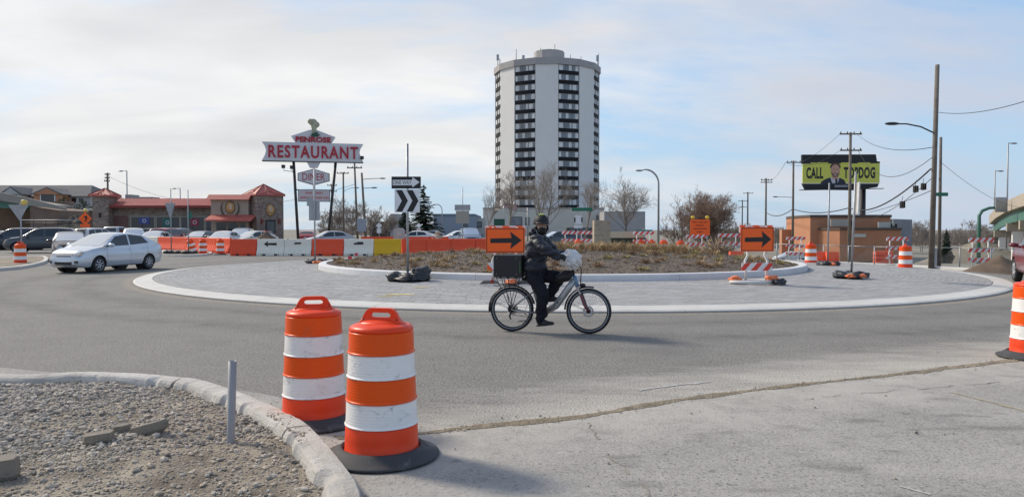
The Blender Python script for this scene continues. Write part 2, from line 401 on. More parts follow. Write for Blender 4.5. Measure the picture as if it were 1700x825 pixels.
# ground: one sheet out to the horizon
def axis(lo, hi, fine0, fine1, step):
    a = []; x = fine0
    while x <= fine1: a.append(x); x += step
    s = step; x = fine1
    while x < hi: s *= 1.45; x += s; a.append(x)
    s = step; x = fine0
    while x > lo: s *= 1.45; x -= s; a.insert(0, x)
    return a
xs, ys = axis(-3000, 3000, -30, 70, 2.0), axis(-300, 4500, -10, 110, 2.0)
g = MB(); nx = len(xs)
g.v = [(x, y, gz(x, y) - .07) for y in ys for x in xs]
for j in range(len(ys) - 1):
    for i in range(nx - 1): g.f.append((j * nx + i, j * nx + i + 1, (j + 1) * nx + i + 1, (j + 1) * nx + i)); g.m.append(0); g.s.append(True)
ground = g.build('ground', M_FIELD, kind='structure')

# circulating road and approaches: polar sheet round the island
def rmax(deg):
    d = (deg + 180) % 360 - 180
    far = 62.0; near = 19.4
    return near + (far - near) * max(1 - sstep(-52, -40, d), sstep(78, 92, d))
g = MB(); NA, NR = 360, 26
for i in range(NA):
    a = math.radians(i * 360 / NA); rm = rmax(i * 360 / NA)
    for j in range(NR + 1):
        r = 13.6 + (rm - 13.6) * (j / NR) ** 1.4
        x, y = ISL.x + r * math.cos(a), ISL.y + r * math.sin(a); g.v.append((x, y, gz(x, y)))
for i in range(NA):
    for j in range(NR):
        q = (i + 1) % NA; g.f.append((i * (NR + 1) + j, i * (NR + 1) + j + 1, q * (NR + 1) + j + 1, q * (NR + 1) + j)); g.m.append(0); g.s.append(True)
road = g.build('road', M_ASPH, kind='structure')

# older paler pavement on the near side, its edge and the dirt filled joint
def G(u, v): p = gnd(u, v); return (p.x, p.y)
edge = [(-14, 11.5)] + [G(u, v) for u, v in ((-150, 603), (0, 611), (147, 622), (304, 640), (402, 649), (474, 662), (560, 678), (684, 700))] + [(-.2, 6.0)]
joint_line = [G(u, v) for u, v in ((560, 728), (640, 726), (690, 721), (760, 713), (860, 703), (964, 693), (1040, 680), (1119, 666), (1230, 651), (1340, 638), (1500, 621), (1655, 602), (1760, 590), (1900, 577))] + [(16.0, 13.4)]
poly = edge[:-1] + [(x, y) for x, y in joint_line[2:]] + [(16, -8), (-14, -8)]
g = MB(); rng = random.Random(3)
def wiggle(pts, amp, step=.12, seed=0, both=False):
    out = []
    for (x0, y0), (x1, y1) in zip(pts, pts[1:]):
        n = max(1, int(math.hypot(x1 - x0, y1 - y0) / step))
        for i in range(n):
            t = i / n; x, y = x0 + (x1 - x0) * t, y0 + (y1 - y0) * t
            k = noise.noise(Vector((x * 2.3, y * 2.3, seed))) + .5 * noise.noise(Vector((x * 7, y * 7, seed + 4)))
            k2 = noise.noise(Vector((x * 5.1, y * 5.1, seed + 9))); out.append((x + (amp * k2 if both else 0), y + amp * k))
    return out + [pts[-1]]
pp = wiggle(edge[:-1] + joint_line[2:], .045, .15, 2)
g.add([(x, y, .004) for x, y in pp] + [(16, -8, .004), (-14, -8, .004)], [tuple(range(len(pp) + 1, -1, -1))])
g.build('old_pavement', M_OLD, kind='structure')
g = MB(); up = wiggle(joint_line, .016, .05, 5); 
vs = []
for x, y in up:
    w = max(.018, .055 + .045 * noise.noise(Vector((x * 1.6, y * 1.6, 8))) + .022 * noise.noise(Vector((x * 6, y * 3, 8))) + .018 * noise.noise(Vector((x * 19, 1, 8)))); w2 = max(.015, w * .8 + .03 * noise.noise(Vector((x * 8, y * 5, 31))) + .014 * noise.noise(Vector((x * 27, 5, 31))))
    vs += [(x + .4 * w2, y - w2, .007), (x, y, .014 + .006 * noise.noise(Vector((x * 9, y * 9, 1)))), (x - .4 * w, y + w, .0065)]
fs = []
for i in range(len(up) - 1):
    a = i * 3; fs += [(a, a + 3, a + 4, a + 1), (a + 1, a + 4, a + 5, a + 2)]
g.add(vs, fs, 0, True)
g.build('dirt_joint', mat('joint_soil', (.22, .175, .118), .95, var=.35, scale=6, bump=1, bscale=40, c2=(.33, .27, .185)), kind='structure')
# a crack running off the joint and faint old paint
def strip(name, pts, w, m, z, seed):
    g = MB(); q = wiggle(pts, .06 if w < .02 else .012, .03, seed, True); vs = []
    for i, (x, y) in enumerate(q):
        a, b = q[max(0, i - 1)], q[min(len(q) - 1, i + 1)]; d = Vector((b[0] - a[0], b[1] - a[1])).normalized(); k = w * (.35 + 1.5 * abs(noise.noise(Vector((x * 7, y * 7, seed)))))
        vs += [(x - d.y * k, y + d.x * k, z), (x + d.y * k, y - d.x * k, z)]
    g.add(vs, [(i * 2, i * 2 + 2, i * 2 + 3, i * 2 + 1)[::-1] for i in range(len(q) - 1) if w > .02 or noise.noise(Vector((q[i][0] * 5, q[i][1] * 5, seed + 2))) > -.22]); return g.build(name, m, kind='structure')
M_CRACK = mat('crack_fill', (.25, .225, .185), .95, var=.4, scale=20)
strip('pavement_crack', [G(964, 694), G(985, 715), G(1010, 748), G(1035, 775), G(1075, 815), G(1100, 850)], .010, M_CRACK, .008, 3)
strip('pavement_crack', [G(1330, 664), G(1450, 652), G(1600, 640), G(1720, 632)], .008, M_CRACK, .008, 9)
M_FADED = mat('faded_white_paint', (.33, .32, .30), .8, var=.12, scale=14, c2=(.55, .54, .51))
strip('road_marking', [G(1060, 648), G(1120, 640), G(1180, 634)], .035, M_FADED, .005, 6)
strip('road_marking', [G(1495, 808), G(1545, 822)], .03, M_FADED, .008, 16)
M_YFADE = mat('faded_yellow_paint', (.36, .30, .19), .85, var=.15, scale=14, c2=(.42, .36, .25))
strip('road_marking', [G(1580, 652), G(1640, 667), G(1720, 688)], .025, M_YFADE, .008, 26)

# ------------------------------------------------------------------ truck apron: kerb ring, pavers, inner kerb
def z_ap(r): return .09 + (14.25 - r) / (14.25 - R_IN) * .12
apron = thing('truck_apron', 'grey paved truck apron ringed by a flush pale kerb', 'apron', (ISL.x, ISL.y, 0)); del apron['category']; del apron['label']; apron['kind'] = 'structure'
g = MB(); g.lathe([(14.3, .0), (14.3, z_ap(14.25) - .012), (9.05, z_ap(9.05) - .012)], 180); g.build('paver_bed', M_PAVJ, apron)
def ring_piece(name, prof, a0, a1, n, m, parent, bev=0):
    g = MB(); k = len(prof); vs = []
    for i in range(n + 1):
        a = a0 + (a1 - a0) * i / n
        vs += [(r * math.cos(a), r * math.sin(a), z) for r, z in prof]
    fs = []
    for i in range(n):
        for j in range(k):
            j2 = (j + 1) % k; fs.append((i * k + j, (i + 1) * k + j, (i + 1) * k + j2, i * k + j2))
    fs += [tuple(range(k)), tuple(range((n + 1) * k - 1, n * k - 1, -1))]
    fs = [tuple(reversed(f)) for f in fs]
    g.add(vs, fs); return g.build(name, m, parent, bevel=bev)
NK = 30
for i in range(NK):
    a = 2 * math.pi * i / NK; gap = .006 / 14.8
    ring_piece('kerb_stone', [(14.27, -.02), (14.78, -.02), (14.80, .035), (14.74, .060), (14.27, .094)], a + gap, a + 2 * math.pi / NK - gap, 8, M_KERB, apron)
NK = 20
for i in range(NK):
    a = 2 * math.pi * i / NK; gap = .005 / 9
    ring_piece('kerb_stone', [(8.80, .10), (9.08, .10), (9.06, .36), (9.035, .385), (8.80, .39)], a + gap, a + 2 * math.pi / NK - gap, 8, M_KERBW, apron)
# pavers: concentric courses; the 300 that show largest are objects, the rest one joined part
courses = []; r = 14.24
while r - .152 > 9.10: courses.append((r - .152, r)); r -= .16
pavers = []
for ci, (r0, r1) in enumerate(courses):
    n = int(2 * math.pi * r1 / .315); off = rng.random()
    for k in range(n):
        a = 2 * math.pi * (k + off) / n; pavers.append((r0, r1, a, 2 * math.pi / n - .011 / r1))
def pscore(p):
    a = p[2]; x, y = ISL.x + p[1] * math.cos(a), ISL.y + p[1] * math.sin(a); u = abs((x) / y * FOC)
    return y if u < 840 else 999
pavers.sort(key=pscore)
def paver_geo(g, r0, r1, a0, da, h, mi, local=None):
    vs = []
    for r, i in ((r0, .003), (r1, -.003)):
        for a in (a0, a0 + da): vs.append((r * math.cos(a), r * math.sin(a), z_ap(r) + h))
    lo = [(x, y, z - .04) for x, y, z in vs]
    v = lo + vs
    g.add(v, [(4, 6, 7, 5), (0, 4, 5, 1), (2, 3, 7, 6), (0, 2, 6, 4), (1, 5, 7, 3)], mi)
for r0, r1, a0, da in pavers[:300]:
    g = MB(); paver_geo(g, r0, r1, a0, da, rng.uniform(-.002, .003), 0); g.build('paver', M_PAV if rng.random() < .7 else M_PAV2, apron)
g = MB()
for r0, r1, a0, da in pavers[300:]: paver_geo(g, r0, r1, a0, da, rng.uniform(-.002, .003), 0 if rng.random() < .7 else 1)
g.build('paver_field', [M_PAV, M_PAV2], apron, kind='stuff')
# yellow survey paint splashes on the pavers
M_YEL = mat('survey_paint', (.62, .50, .18), .8, var=.3, scale=20)
for u, v, s in ((665, 487, .35), (700, 478, .22), (640, 489, .2)):
    p = gnd(u, v, .15); rr = math.hypot(p.x - ISL.x, p.y - ISL.y); g = MB()
    pts = [(s * (1 + .5 * noise.noise(Vector((math.cos(a) * 2, math.sin(a) * 2, u)))) * math.cos(a), .28 * s * math.sin(a), z_ap(rr) + .008 + .022 * .28 * s * math.sin(a)) for a in [2 * math.pi * k / 18 for k in range(18)]]
    g.add(pts, [tuple(range(18))]); g.build('survey_mark', M_YEL, None, (p.x, p.y, 0), kind='structure')

# ------------------------------------------------------------------ planted mound
def mound(x, y):
    r = math.hypot(x, y) / 8.82
    b = .34 + .46 * max(0, 1 - r * r) ** .8
    return b + .035 * noise.noise(Vector((x * .8, y * .8, 3))) * min(1, (1 - r) * 6 if r < 1 else 0) + .012 * noise.noise(Vector((x * 4, y * 4, 5)))
g = MB(); NA, NR = 200, 60
g.v.append((0, 0, mound(0, 0)))
for j in range(1, NR + 1):
    for i in range(NA):
        a = 2 * math.pi * i / NA; r = 8.83 * j / NR; x, y = r * math.cos(a), r * math.sin(a); g.v.append((x, y, mound(x, y)))
for i in range(NA): g.f.append((0, 1 + i, 1 + (i + 1) % NA))
for j in range(NR - 1):
    for i in range(NA):
        a, b = 1 + j * NA + i, 1 + j * NA + (i + 1) % NA; g.f.append((a, a + NA, b + NA, b))
g.m = [0] * len(g.f); g.s = [True] * len(g.f)
bed = g.build('planting_bed', M_MULCH, None, (ISL.x, ISL.y, 0), kind='structure')
g = MB()                                                # loose bark chips
for i in range(9000):
    a = rng.uniform(math.pi * .95, math.pi * 2.05); r = 8.75 * math.sqrt(rng.random()); x, y = r * math.cos(a), r * math.sin(a)
    L, w = rng.uniform(.02, .075), rng.uniform(.008, .022); t = rng.uniform(0, 6.3); e = rng.uniform(-.5, .9)
    d = Vector((math.cos(t), math.sin(t), e * .6)).normalized() * L; n = Vector((-math.sin(t), math.cos(t), rng.uniform(-.5, .5))) * w
    c = Vector((x, y, mound(x, y) + .012))
    g.add([c - d, c + n, c + d, c - n, c + Vector((0, 0, .012))], [(0, 1, 4), (1, 2, 4), (2, 3, 4), (3, 0, 4)], rng.choice((0, 0, 1, 2)))
chips = g.build('mulch_chips', [mat('chip_brown', (.16, .115, .08), .9, var=.3), mat('chip_grey', (.27, .235, .19), .9, var=.3), mat('chip_dark', (.07, .055, .045), .9)], bed, kind='stuff')

# ------------------------------------------------------------------ gravel corner with its broken kerb
kl = [(-9.0, 8.35), (-7.2, 8.05)] + [G(u, v) for u, v in ((0, 640), (150, 637), (300, 646), (380, 668), (440, 694), (500, 727), (535, 765), (562, 800), (590, 850))] + [(-.78, 3.5), (-.72, 2.6), (-.70, 1.4)]
gp = [(x, y) for x, y in kl]
def off_line(pts, d):
    out = []
    for i, (x, y) in enumerate(pts):
        a, b = pts[max(0, i - 1)], pts[min(len(pts) - 1, i + 1)]; t = Vector((b[0] - a[0], b[1] - a[1])).normalized(); out.append((x - t.y * d * -1, y + t.x * d * -1))
    return out
inner = off_line(gp, .12)
def smooth_line(p, k=8):
    out = []
    for i in range(len(p) - 1):
        p0, p1, p2, p3 = p[max(0, i - 1)], p[i], p[i + 1], p[min(len(p) - 1, i + 2)]
        for j in range(k):
            t = j / k
            out.append(tuple(.5 * (2 * p1[q] + (p2[q] - p0[q]) * t + (2 * p0[q] - 5 * p1[q] + 4 * p2[q] - p3[q]) * t * t + (3 * p1[q] - p0[q] - 3 * p2[q] + p3[q]) * t ** 3) for q in range(2)))
    return out + [p[-1]]
kline = smooth_line(off_line(gp, .07), 10)
corner_kerb = thing('corner_kerb', '', '', (0, 0, 0)); del corner_kerb['label']; del corner_kerb['category']; corner_kerb['kind'] = 'structure'
def kerb_run(pts, seed):
    g = MB(); vs = []; prof = [(.10, -.03), (.102, .05), (.098, .112), (.088, .124), (.05, .128), (.01, .129), (-.03, .128), (-.065, .125), (-.085, .112), (-.10, .085), (-.11, .05), (-.12, -.03)]; K = len(prof)
    for i, (x, y) in enumerate(pts):
        a, b = pts[max(0, i - 1)], pts[min(len(pts) - 1, i + 1)]; t = Vector((b[0] - a[0], b[1] - a[1])).normalized(); n = Vector((-t.y, t.x))   # n points to the road
        wear = max(0, noise.noise(Vector((x * 1.7, y * 1.7, seed + 9))) - .05) * 1.3; chip = max(0, noise.noise(Vector((x * 7, y * 7, seed + 2))) - .18)
        for j, (o, z) in enumerate(prof):
            q = noise.noise(Vector((x * 9, y * 9, j * .9 + seed))) + .8 * noise.noise(Vector((x * 31, y * 31, j * 1.7 + seed)))
            top = 0 < j < K - 1; inner_ = j >= 6
            o2 = o + q * (.003 if j < 5 else .008) + (.06 * chip if inner_ and top else 0)
            z2 = z + ((q * (.0018 if j < 6 else .006) - ((.055 * wear + .10 * chip) * (j - 4) / 5 if j > 4 else .012 * wear)) if top else 0)
            vs.append((x + n.x * o2, y + n.y * o2, z2))
    fs = []
    for i in range(len(pts) - 1):
        for j in range(K - 1): fs.append((i * K + j, i * K + j + 1, (i + 1) * K + j + 1, (i + 1) * K + j))
    fs += [tuple(range(K - 1, -1, -1)), tuple(range((len(pts) - 1) * K, len(pts) * K))]
    g.add(vs, fs, 0, False); return g.build('kerb_stone', M_BROKEN, corner_kerb)
dense = []
for (x0, y0), (x1, y1) in zip(kline, kline[1:]):
    n = max(1, int(math.hypot(x1 - x0, y1 - y0) / .022))
    dense += [(x0 + (x1 - x0) * i / n, y0 + (y1 - y0) * i / n) for i in range(n)]
brk = [0]; cuts = [G(305, 648), G(507, 735), (-7.5, 8.1)]
for c in cuts: brk.append(min(range(len(dense)), key=lambda i: (dense[i][0] - c[0]) ** 2 + (dense[i][1] - c[1]) ** 2))
brk = sorted(set(brk)) + [len(dense) - 1]
for i in range(len(brk) - 1): kerb_run(dense[brk[i]: brk[i + 1]], i * 3.7)
def inside(x, y, poly):
    c = False; n = len(poly)
    for i in range(n):
        x0, y0 = poly[i]; x1, y1 = poly[(i + 1) % n]
        if (y0 > y) != (y1 > y) and x < (x1 - x0) * (y - y0) / (y1 - y0) + x0: c = not c
    return c
kin = off_line(kline, .06); gpoly = kin + [(-1.0, -1), (-12, -1), (-12, 8.3)]
def grz(x, y): return .050 + .034 * noise.noise(Vector((x * .9, y * .9, 2))) + .026 * noise.noise(Vector((x * 3.1, y * 3.1, 2))) + .014 * noise.noise(Vector((x * 9, y * 9, 2)))
g = MB(); step = .04; idx = {}
for i in range(int(8.2 / step)):
    for j in range(int(7.4 / step)):
        x, y = -8.8 + i * step, 1.2 + j * step
        if inside(x, y, gpoly) or inside(x + step, y + step, gpoly):
            q = []
            for a, b in ((0, 0), (1, 0), (1, 1), (0, 1)):
                kk = (i + a, j + b)
                if kk not in idx: idx[kk] = len(g.v); xx, yy = x + a * step, y + b * step; g.v.append((xx, yy, grz(xx, yy)))
                q.append(idx[kk])
            if all(inside(g.v[p][0], g.v[p][1], gpoly) for p in q): g.f.append(tuple(q)); g.m.append(0); g.s.append(True)
gravel_bed = g.build('gravel_bed', M_GRAV, kind='structure')
ICO = [(0, 0, 1), (.894, 0, .447), (.276, .851, .447), (-.724, .526, .447), (-.724, -.526, .447), (.276, -.851, .447), (.724, .526, -.447), (-.276, .851, -.447), (-.894, 0, -.447), (-.276, -.851, -.447), (.724, -.526, -.447), (0, 0, -1)]
ICF = [(0, 1, 2), (0, 2, 3), (0, 3, 4), (0, 4, 5), (0, 5, 1), (1, 6, 2), (2, 7, 3), (3, 8, 4), (4, 9, 5), (5, 10, 1), (2, 6, 7), (3, 7, 8), (4, 8, 9), (5, 9, 10), (1, 10, 6), (11, 7, 6), (11, 8, 7), (11, 9, 8), (11, 10, 9), (11, 6, 10)]
def stone_geo(rg, s):
    M = Matrix.Rotation(rg.uniform(0, 6.3), 4, 'Z') @ Matrix.Rotation(rg.uniform(-.5, .5), 4, 'X')
    sx, sy, sz = s * rg.uniform(.7, 1.3), s * rg.uniform(.6, 1.0), s * rg.uniform(.4, .75)
    return [M @ Vector((x * sx * rg.uniform(.75, 1.15), y * sy * rg.uniform(.75, 1.15), z * sz * rg.uniform(.75, 1.1))) for x, y, z in ICO]
STM = [mat('stone_grey', (.35, .31, .26), .9, var=.3, scale=20), mat('stone_pale', (.50, .45, .375), .9, var=.25, scale=20), mat('stone_tan', (.42, .355, .275), .9, var=.3, scale=20), mat('stone_dark', (.20, .185, .165), .9, var=.3, scale=20), mat('stone_blue', (.33, .31, .285), .9, var=.3, scale=20)]
g = MB(); cnt = 0; big = []
while cnt < 26000:
    y = 2.6 + 5.6 * rng.random() ** .9; x = -7.6 + 7.2 * rng.random()
    if abs(x / y * FOC) > 900 or not inside(x, y, gpoly): continue
    zone = noise.noise(Vector((x * .8, y * .8, 7)))
    if zone < .05 and rng.random() < .65: continue
    far = y > 6.0 + .3 * x + .5 * zone
    s = min(.045, .003 + .005 * rng.random() + (.013 if far else .007) * rng.random() ** 3 + .024 * rng.random() ** 14); cnt += 1
    far = y > 6.0 + .3 * x + .5 * zone
    mi = rng.choice((0, 0, 1, 4, 3, 2)) if far else rng.choice((1, 1, 2, 2, 2, 0, 3))
    if s > .0195 and len(big) < 220: big.append((x, y, s, mi)); continue
    g.add([v + Vector((x, y, grz(x, y) + s * .25)) for v in stone_geo(rng, s)], ICF, mi)
for i in range(260):                                     # spill on the broken kerb end
    q = rng.choice(dense[brk[-2] - 25: brk[-2] + 14]); x, y = q[0] + rng.gauss(-.03, .06), q[1] + rng.gauss(-.02, .05); s = rng.uniform(.004, .013)
    dk = min((x - a) ** 2 + (y - b) ** 2 for a, b in dense[::3]) ** .5
    if dk > .075: continue
    g.add([v + Vector((x, y, .122 + s * .3)) for v in stone_geo(rng, s)], ICF, rng.choice((1, 2, 2, 0)))
g.build('gravel', STM, gravel_bed, kind='stuff')
stone_mesh = []
for i in range(10):
    q = MB(); q.add(stone_geo(rng, 1.0), ICF, 0); stone_mesh.append([q.mesh('stone', m) for m in STM])
for x, y, s, mi in big:
    o = link('stone', rng.choice(stone_mesh)[mi], gravel_bed, (x, y, grz(x, y) + s * .25)); o.scale = (s,) * 3; o.rotation_euler.z = rng.uniform(0, 6.3)
# grit and crumbs scattered along the joint, the gutter and the near pavement
g = MB(); gr2 = random.Random(17)
def on_line(): 
    i = gr2.randrange(len(up) - 1); return up[i]
for i in range(2600):
    k = gr2.random()
    if k < .62: x, y = on_line(); x += gr2.gauss(0, .05); y += gr2.gauss(.02, .07)
    elif k < .8: q = gr2.choice(dense); x, y = q[0] + abs(gr2.gauss(.17, .07)) * .5, q[1] + .14 + abs(gr2.gauss(0, .12))
    else: x, y = gr2.uniform(-3, 8), gr2.uniform(3.6, 10)
    s = gr2.uniform(.0025, .008) + (.010 * gr2.random() ** 9)
    if min((x - a) ** 2 + (y - b) ** 2 for a, b in dense[::6]) < .02: continue
    g.add([v + Vector((x, y, .009 + s * .3)) for v in stone_geo(gr2, s)], ICF, gr2.choice((2, 2, 0, 1, 3)))
gt = g.build('grit', STM, kind='stuff'); gt['label'] = 'loose grit crumbs scattered along the pavement joint'
# broken concrete lumps lying on the gravel
def lump(label, u, v, sx, sy, sz, rz, seed, tilt=.0):
    p = gnd(u, v, .09); g = MB(); rg = random.Random(seed); vs = []; n = 7
    base = [(math.cos(2 * math.pi * k / n) * rg.uniform(.75, 1.1), math.sin(2 * math.pi * k / n) * rg.uniform(.62, 1.12)) for k in range(n)]
    for z, s in ((0, .8), (.3, 1.0), (.85, .96), (1.0, .90)):
        vs += [(x * s * sx / 2 * rg.uniform(.95, 1.04), y * s * sy / 2 * rg.uniform(.95, 1.04), (z + rg.uniform(-.06, .06)) * sz + tilt * x) for x, y in base]
    fs = [(i * n + k, i * n + (k + 1) % n, (i + 1) * n + (k + 1) % n, (i + 1) * n + k) for i in range(3) for k in range(n)] + [tuple(range(3 * n, 4 * n)), tuple(range(n - 1, -1, -1))]
    g.add(vs, fs); return tag(g.build('concrete_chunk', M_LUMP, None, (p.x, p.y, grz(p.x, p.y) - .012), rz, bevel=.003), label, 'chunk', 'broken concrete chunks on the gravel')
lump('flat pale broken concrete slab lying on gravel', 165, 729, .27, .16, .075, .3, 1, .01)
lump('flat broken concrete slab with dark underside tilted on gravel', 247, 714, .30, .17, .085, -.1, 2, .035)
lump('small dark wedge of broken concrete between two slabs', 203, 709, .15, .12, .06, .8, 4)
lump('thick pale concrete lump with rounded top on the gravel', 2, 782, .24, .24, .15, .5, 3)
# grey plastic pipe standing in the gravel
p = gnd(383, 724, .09)
g = MB(); g.lathe([(.029, -.08), (.029, .60), (.024, .60), (.024, .45), (0, .45)], 20)
pipe = tag(g.build('plastic_pipe', mat('grey_plastic', (.29, .295, .305), .45, var=.08, scale=6), None, (p.x, p.y, grz(p.x, p.y))), 'short grey plastic pipe stuck upright in the gravel', 'pipe')
pipe.rotation_euler = (0, rad(1.8), 0)
# ================================================================== road works furniture
def scuffed(name, c, rough, scuff, amt, scale=5, stretch=(1, 1, 1), bump=0):
    k = NT(name, rough); v = k.scaled(*stretch); k.b.inputs['Specular IOR Level'].default_value = .28
    oi = k.t.nodes.new('ShaderNodeObjectInfo'); ad = k.t.nodes.new('ShaderNodeVectorMath'); ad.operation = 'ADD'
    k.t.links.new(v, ad.inputs[0]); k.t.links.new(k.math('MULTIPLY', oi.outputs['Random'], 23.0), ad.inputs[1]); v = ad.outputs[0]
    s = k.map(k.noise(scale, 8, .72, v, 1.2), .56, .70, 0, amt); t = k.map(k.noise(scale * .35, 4, .6, v), .4, .75, 0, .22)
    k.color(k.mix(s, k.mix(t, c, tuple(x * .72 for x in c)), scuff))
    if bump: k.bump(k.noise(scale * 6, 4, .6, v), bump, .004)
    return k.m
M_ORP = scuffed('orange_plastic', (.84, .062, .014), .38, (.45, .07, .04), .35)
M_ORS = scuffed('orange_sheeting', (.84, .090, .003), .33, (.42, .11, .04), .5, 7, (1, 1, .6))
M_WHS = scuffed('white_sheeting', (.84, .825, .80), .33, (.33, .32, .30), .8, 6, (1, 1, 2.2))
M_RUB = scuffed('black_rubber', (.062, .063, .066), .7, (.20, .195, .19), .7, 5)
M_WHP = scuffed('white_plastic', (.70, .69, .66), .5, (.42, .40, .36), .45, 4)
M_REDB = scuffed('red_barrier_plastic', (.82, .095, .035), .5, (.66, .22, .13), .45, 2.2)
M_WHB = scuffed('white_barrier_plastic', (.82, .78, .67), .5, (.50, .46, .38), .45, 2.0)
M_YEB = scuffed('yellow_barrier_plastic', (.72, .44, .02), .5, (.5, .36, .1), .35, 2.0)
M_ORSIGN = mat('orange_sign_sheeting', (1.0, .125, .006), .4, var=.05, scale=3)
M_BLK = mat('sign_black', (.012, .012, .013), .5)
M_WSIGN = mat('sign_white', (.74, .74, .75), .4, var=.05, scale=4)
M_ALU = mat('sign_back_aluminium', (.36, .37, .38), .5, metal=.3, var=.12, scale=5)
M_GALV = mat('galvanised_steel', (.34, .35, .36), .5, metal=.45, var=.18, scale=8)
M_BLKBAG = mat('black_bag_plastic', (.035, .036, .04), .42, var=.4, scale=8, bump=.5, bscale=14)
M_ORBAG = mat('orange_bag_plastic', (.80, .20, .07), .5, var=.25, scale=8, bump=.5, bscale=14)
def stripes(name, a, b, pitch, k=1.0):
    n = NT(name, .45); x, y, z = n.xyz()
    t = n.math('FRACT', n.math('DIVIDE', n.math('ADD', x, n.math('MULTIPLY', z, k)), pitch))
    n.color(n.mix(n.math('MULTIPLY', n.math('GREATER_THAN', t, .5), 1.0), n.mix(n.map(n.noise(5, 6, .7), .55, .75, 0, .3), a, (.4, .37, .34)), b)); return n.m
M_STR = stripes('red_white_stripes', (.72, .71, .70), (.70, .055, .03), .32, -.9)
M_STR2 = stripes('orange_white_stripes', (.74, .73, .72), (.85, .13, .03), .36, .9)

# ---- traffic drum
def make_drum():
    t = thing('traffic_drum', 'drum', 'traffic drum')
    n = 40
    def band(name, z0, z1, r0, r1, m, ribs=0):
        g = MB(); pr = [(r0 - .006, z0 - .002), (r0 + .006, z0 + .001), (r0 + .007, z0 + .006), (r0 + .002, z0 + .010)]
        K = max(2, ribs)
        for i in range(K + 1):
            f = i / K; r = r0 + (r1 - r0) * f; z = z0 + .012 + (z1 - z0 - .024) * f
            pr.append((r, z))
            if ribs and i < K: pr += [(r - .0022, z + (z1 - z0 - .024) / K * .35), (r - .0022, z + (z1 - z0 - .024) / K * .65)]
        pr += [(r1 - .002, z1 - .006), (r1 - .014, z1)]
        g.lathe(pr, n); return g.build(name, m, t)
    g = MB()                                            # ballast ring of a cut tyre
    g.lathe([(.262, .015), (.264, .06), (.276, .088), (.288, .09), (.31, .074), (.34, .052), (.372, .036), (.400, .030), (.406, .022), (.40, .012), (.36, .006), (.27, 0), (.262, .015)], 48); g.build('rubber_base', M_RUB, t)
    g = MB(); g.lathe([(.255, .02), (.272, .03), (.276, .05), (.268, .062), (.258, .066)], n); g.build('skirt', M_ORP, t)
    band('lower_body', .06, .245, .258, .252, M_ORP)
    band('white_band', .245, .415, .251, .245, M_WHS, 7)
    band('orange_band', .415, .580, .244, .238, M_ORS, 7)
    band('white_band', .580, .745, .237, .231, M_WHS, 7)
    band('orange_band', .745, .895, .230, .226, M_ORS, 7)
    g = MB(); g.lathe([(.212, .893), (.222, .897), (.224, .91), (.215, .925), (.19, .938), (.12, .945), (0, .948)], n)
    cap = g.build('cap', M_ORP, t)
    # moulded handle rising from a wedge, with a slot through it
    prof = [(-.175, .925), (-.155, .945), (-.118, 1.015), (-.10, 1.04), (-.07, 1.05), (.07, 1.05), (.10, 1.04), (.118, 1.015), (.155, .945), (.175, .925)]
    slot = [(-.066, .985), (-.076, 1.0), (-.066, 1.018), (.066, 1.018), (.076, 1.0), (.066, .985)]
    g = MB(); w = .02
    ring_o = prof; N = 40
    def samp(poly, k):                                  # closed polygon resampled evenly
        P = poly + [poly[0]]; L = [0]
        for a, b in zip(P, P[1:]): L.append(L[-1] + math.hypot(b[0] - a[0], b[1] - a[1]))
        out = []
        for i in range(k):
            d = L[-1] * i / k; j = max(q for q in range(len(P) - 1) if L[q] <= d + 1e-9); f = (d - L[j]) / max(1e-9, L[j + 1] - L[j]); out.append((P[j][0] + (P[j + 1][0] - P[j][0]) * f, P[j][1] + (P[j + 1][1] - P[j][1]) * f))
        return out
    def byang(poly, k=N):
        c = (0, 1.0); s = samp(poly, 300); s = sorted(s, key=lambda p: math.atan2(p[1] - c[1], p[0] - c[0])); return [min(s, key=lambda p: abs(math.atan2(p[1] - c[1], p[0] - c[0]) - (-math.pi + 2 * math.pi * i / k))) for i in range(k)]
    o_, i_ = byang(prof), byang(slot)
    vs = []
    for y, q in ((-w, 1), (w, 1)):
        vs += [(x, y * (1.9 if z < .96 else 1.0), z) for x, z in o_] + [(x, y, z) for x, z in i_]
    fs = []
    for k in range(N):
        k2 = (k + 1) % N
        fs += [(k, k2, N + k2, N + k), (2 * N + k2, 2 * N + k, 3 * N + k, 3 * N + k2), (k2, k, 2 * N + k, 2 * N + k2), (N + k, N + k2, 3 * N + k2, 3 * N + k)]
    g.add(vs, fs, 0, False); h = g.build('handle', M_ORP, cap, bevel=.005)
    g = MB(); g.ell((0, .02, .925), (.185, .125, .052), 24, 10); g.build('cap_hump', M_ORP, cap)
    for x in (-.122, .122):
        g = MB(); g.cyl((x, -.024, .968), (x, -.028, .968), .008, n=10); g.build('bolt_hole', M_BLK, cap)
    return t
DRUM = Proto(make_drum())
GD = 'orange and white traffic drums'
def drum(u, v, rz, label, z=None, lean=0):
    p = gnd(u, v) if z is None else gnd(u, v, z); o = DRUM.put(p, rz, label, GD)
    if lean: o.rotation_euler = (rad(2), rad(lean), rz)
    return o
drum(634, 757, rad(-12), 'traffic drum with clean bands and wide rubber tyre base by pavement joint')
drum(522, 701, rad(14), 'scuffed traffic drum tucked behind the gravel corner kerb')
p = gnd(1716, 594); DRUM.put(p, rad(80), 'traffic drum standing alone at far end of the dirt joint', GD)
drum(34, 440, .3, 'traffic drum on the small kerbed splitter beside triangular sign')
drum(17, 414, .9, 'traffic drum standing by the dark parked vehicles', None)
drum(9, 411, 1.9, 'traffic drum close against another by the dark parked vehicles', None)
drum(337, 423, .2, 'upright traffic drum beside a leaning one near barriers')
drum(322, 422, .7, 'leaning traffic drum propped by sandbags near barriers', None, -16)
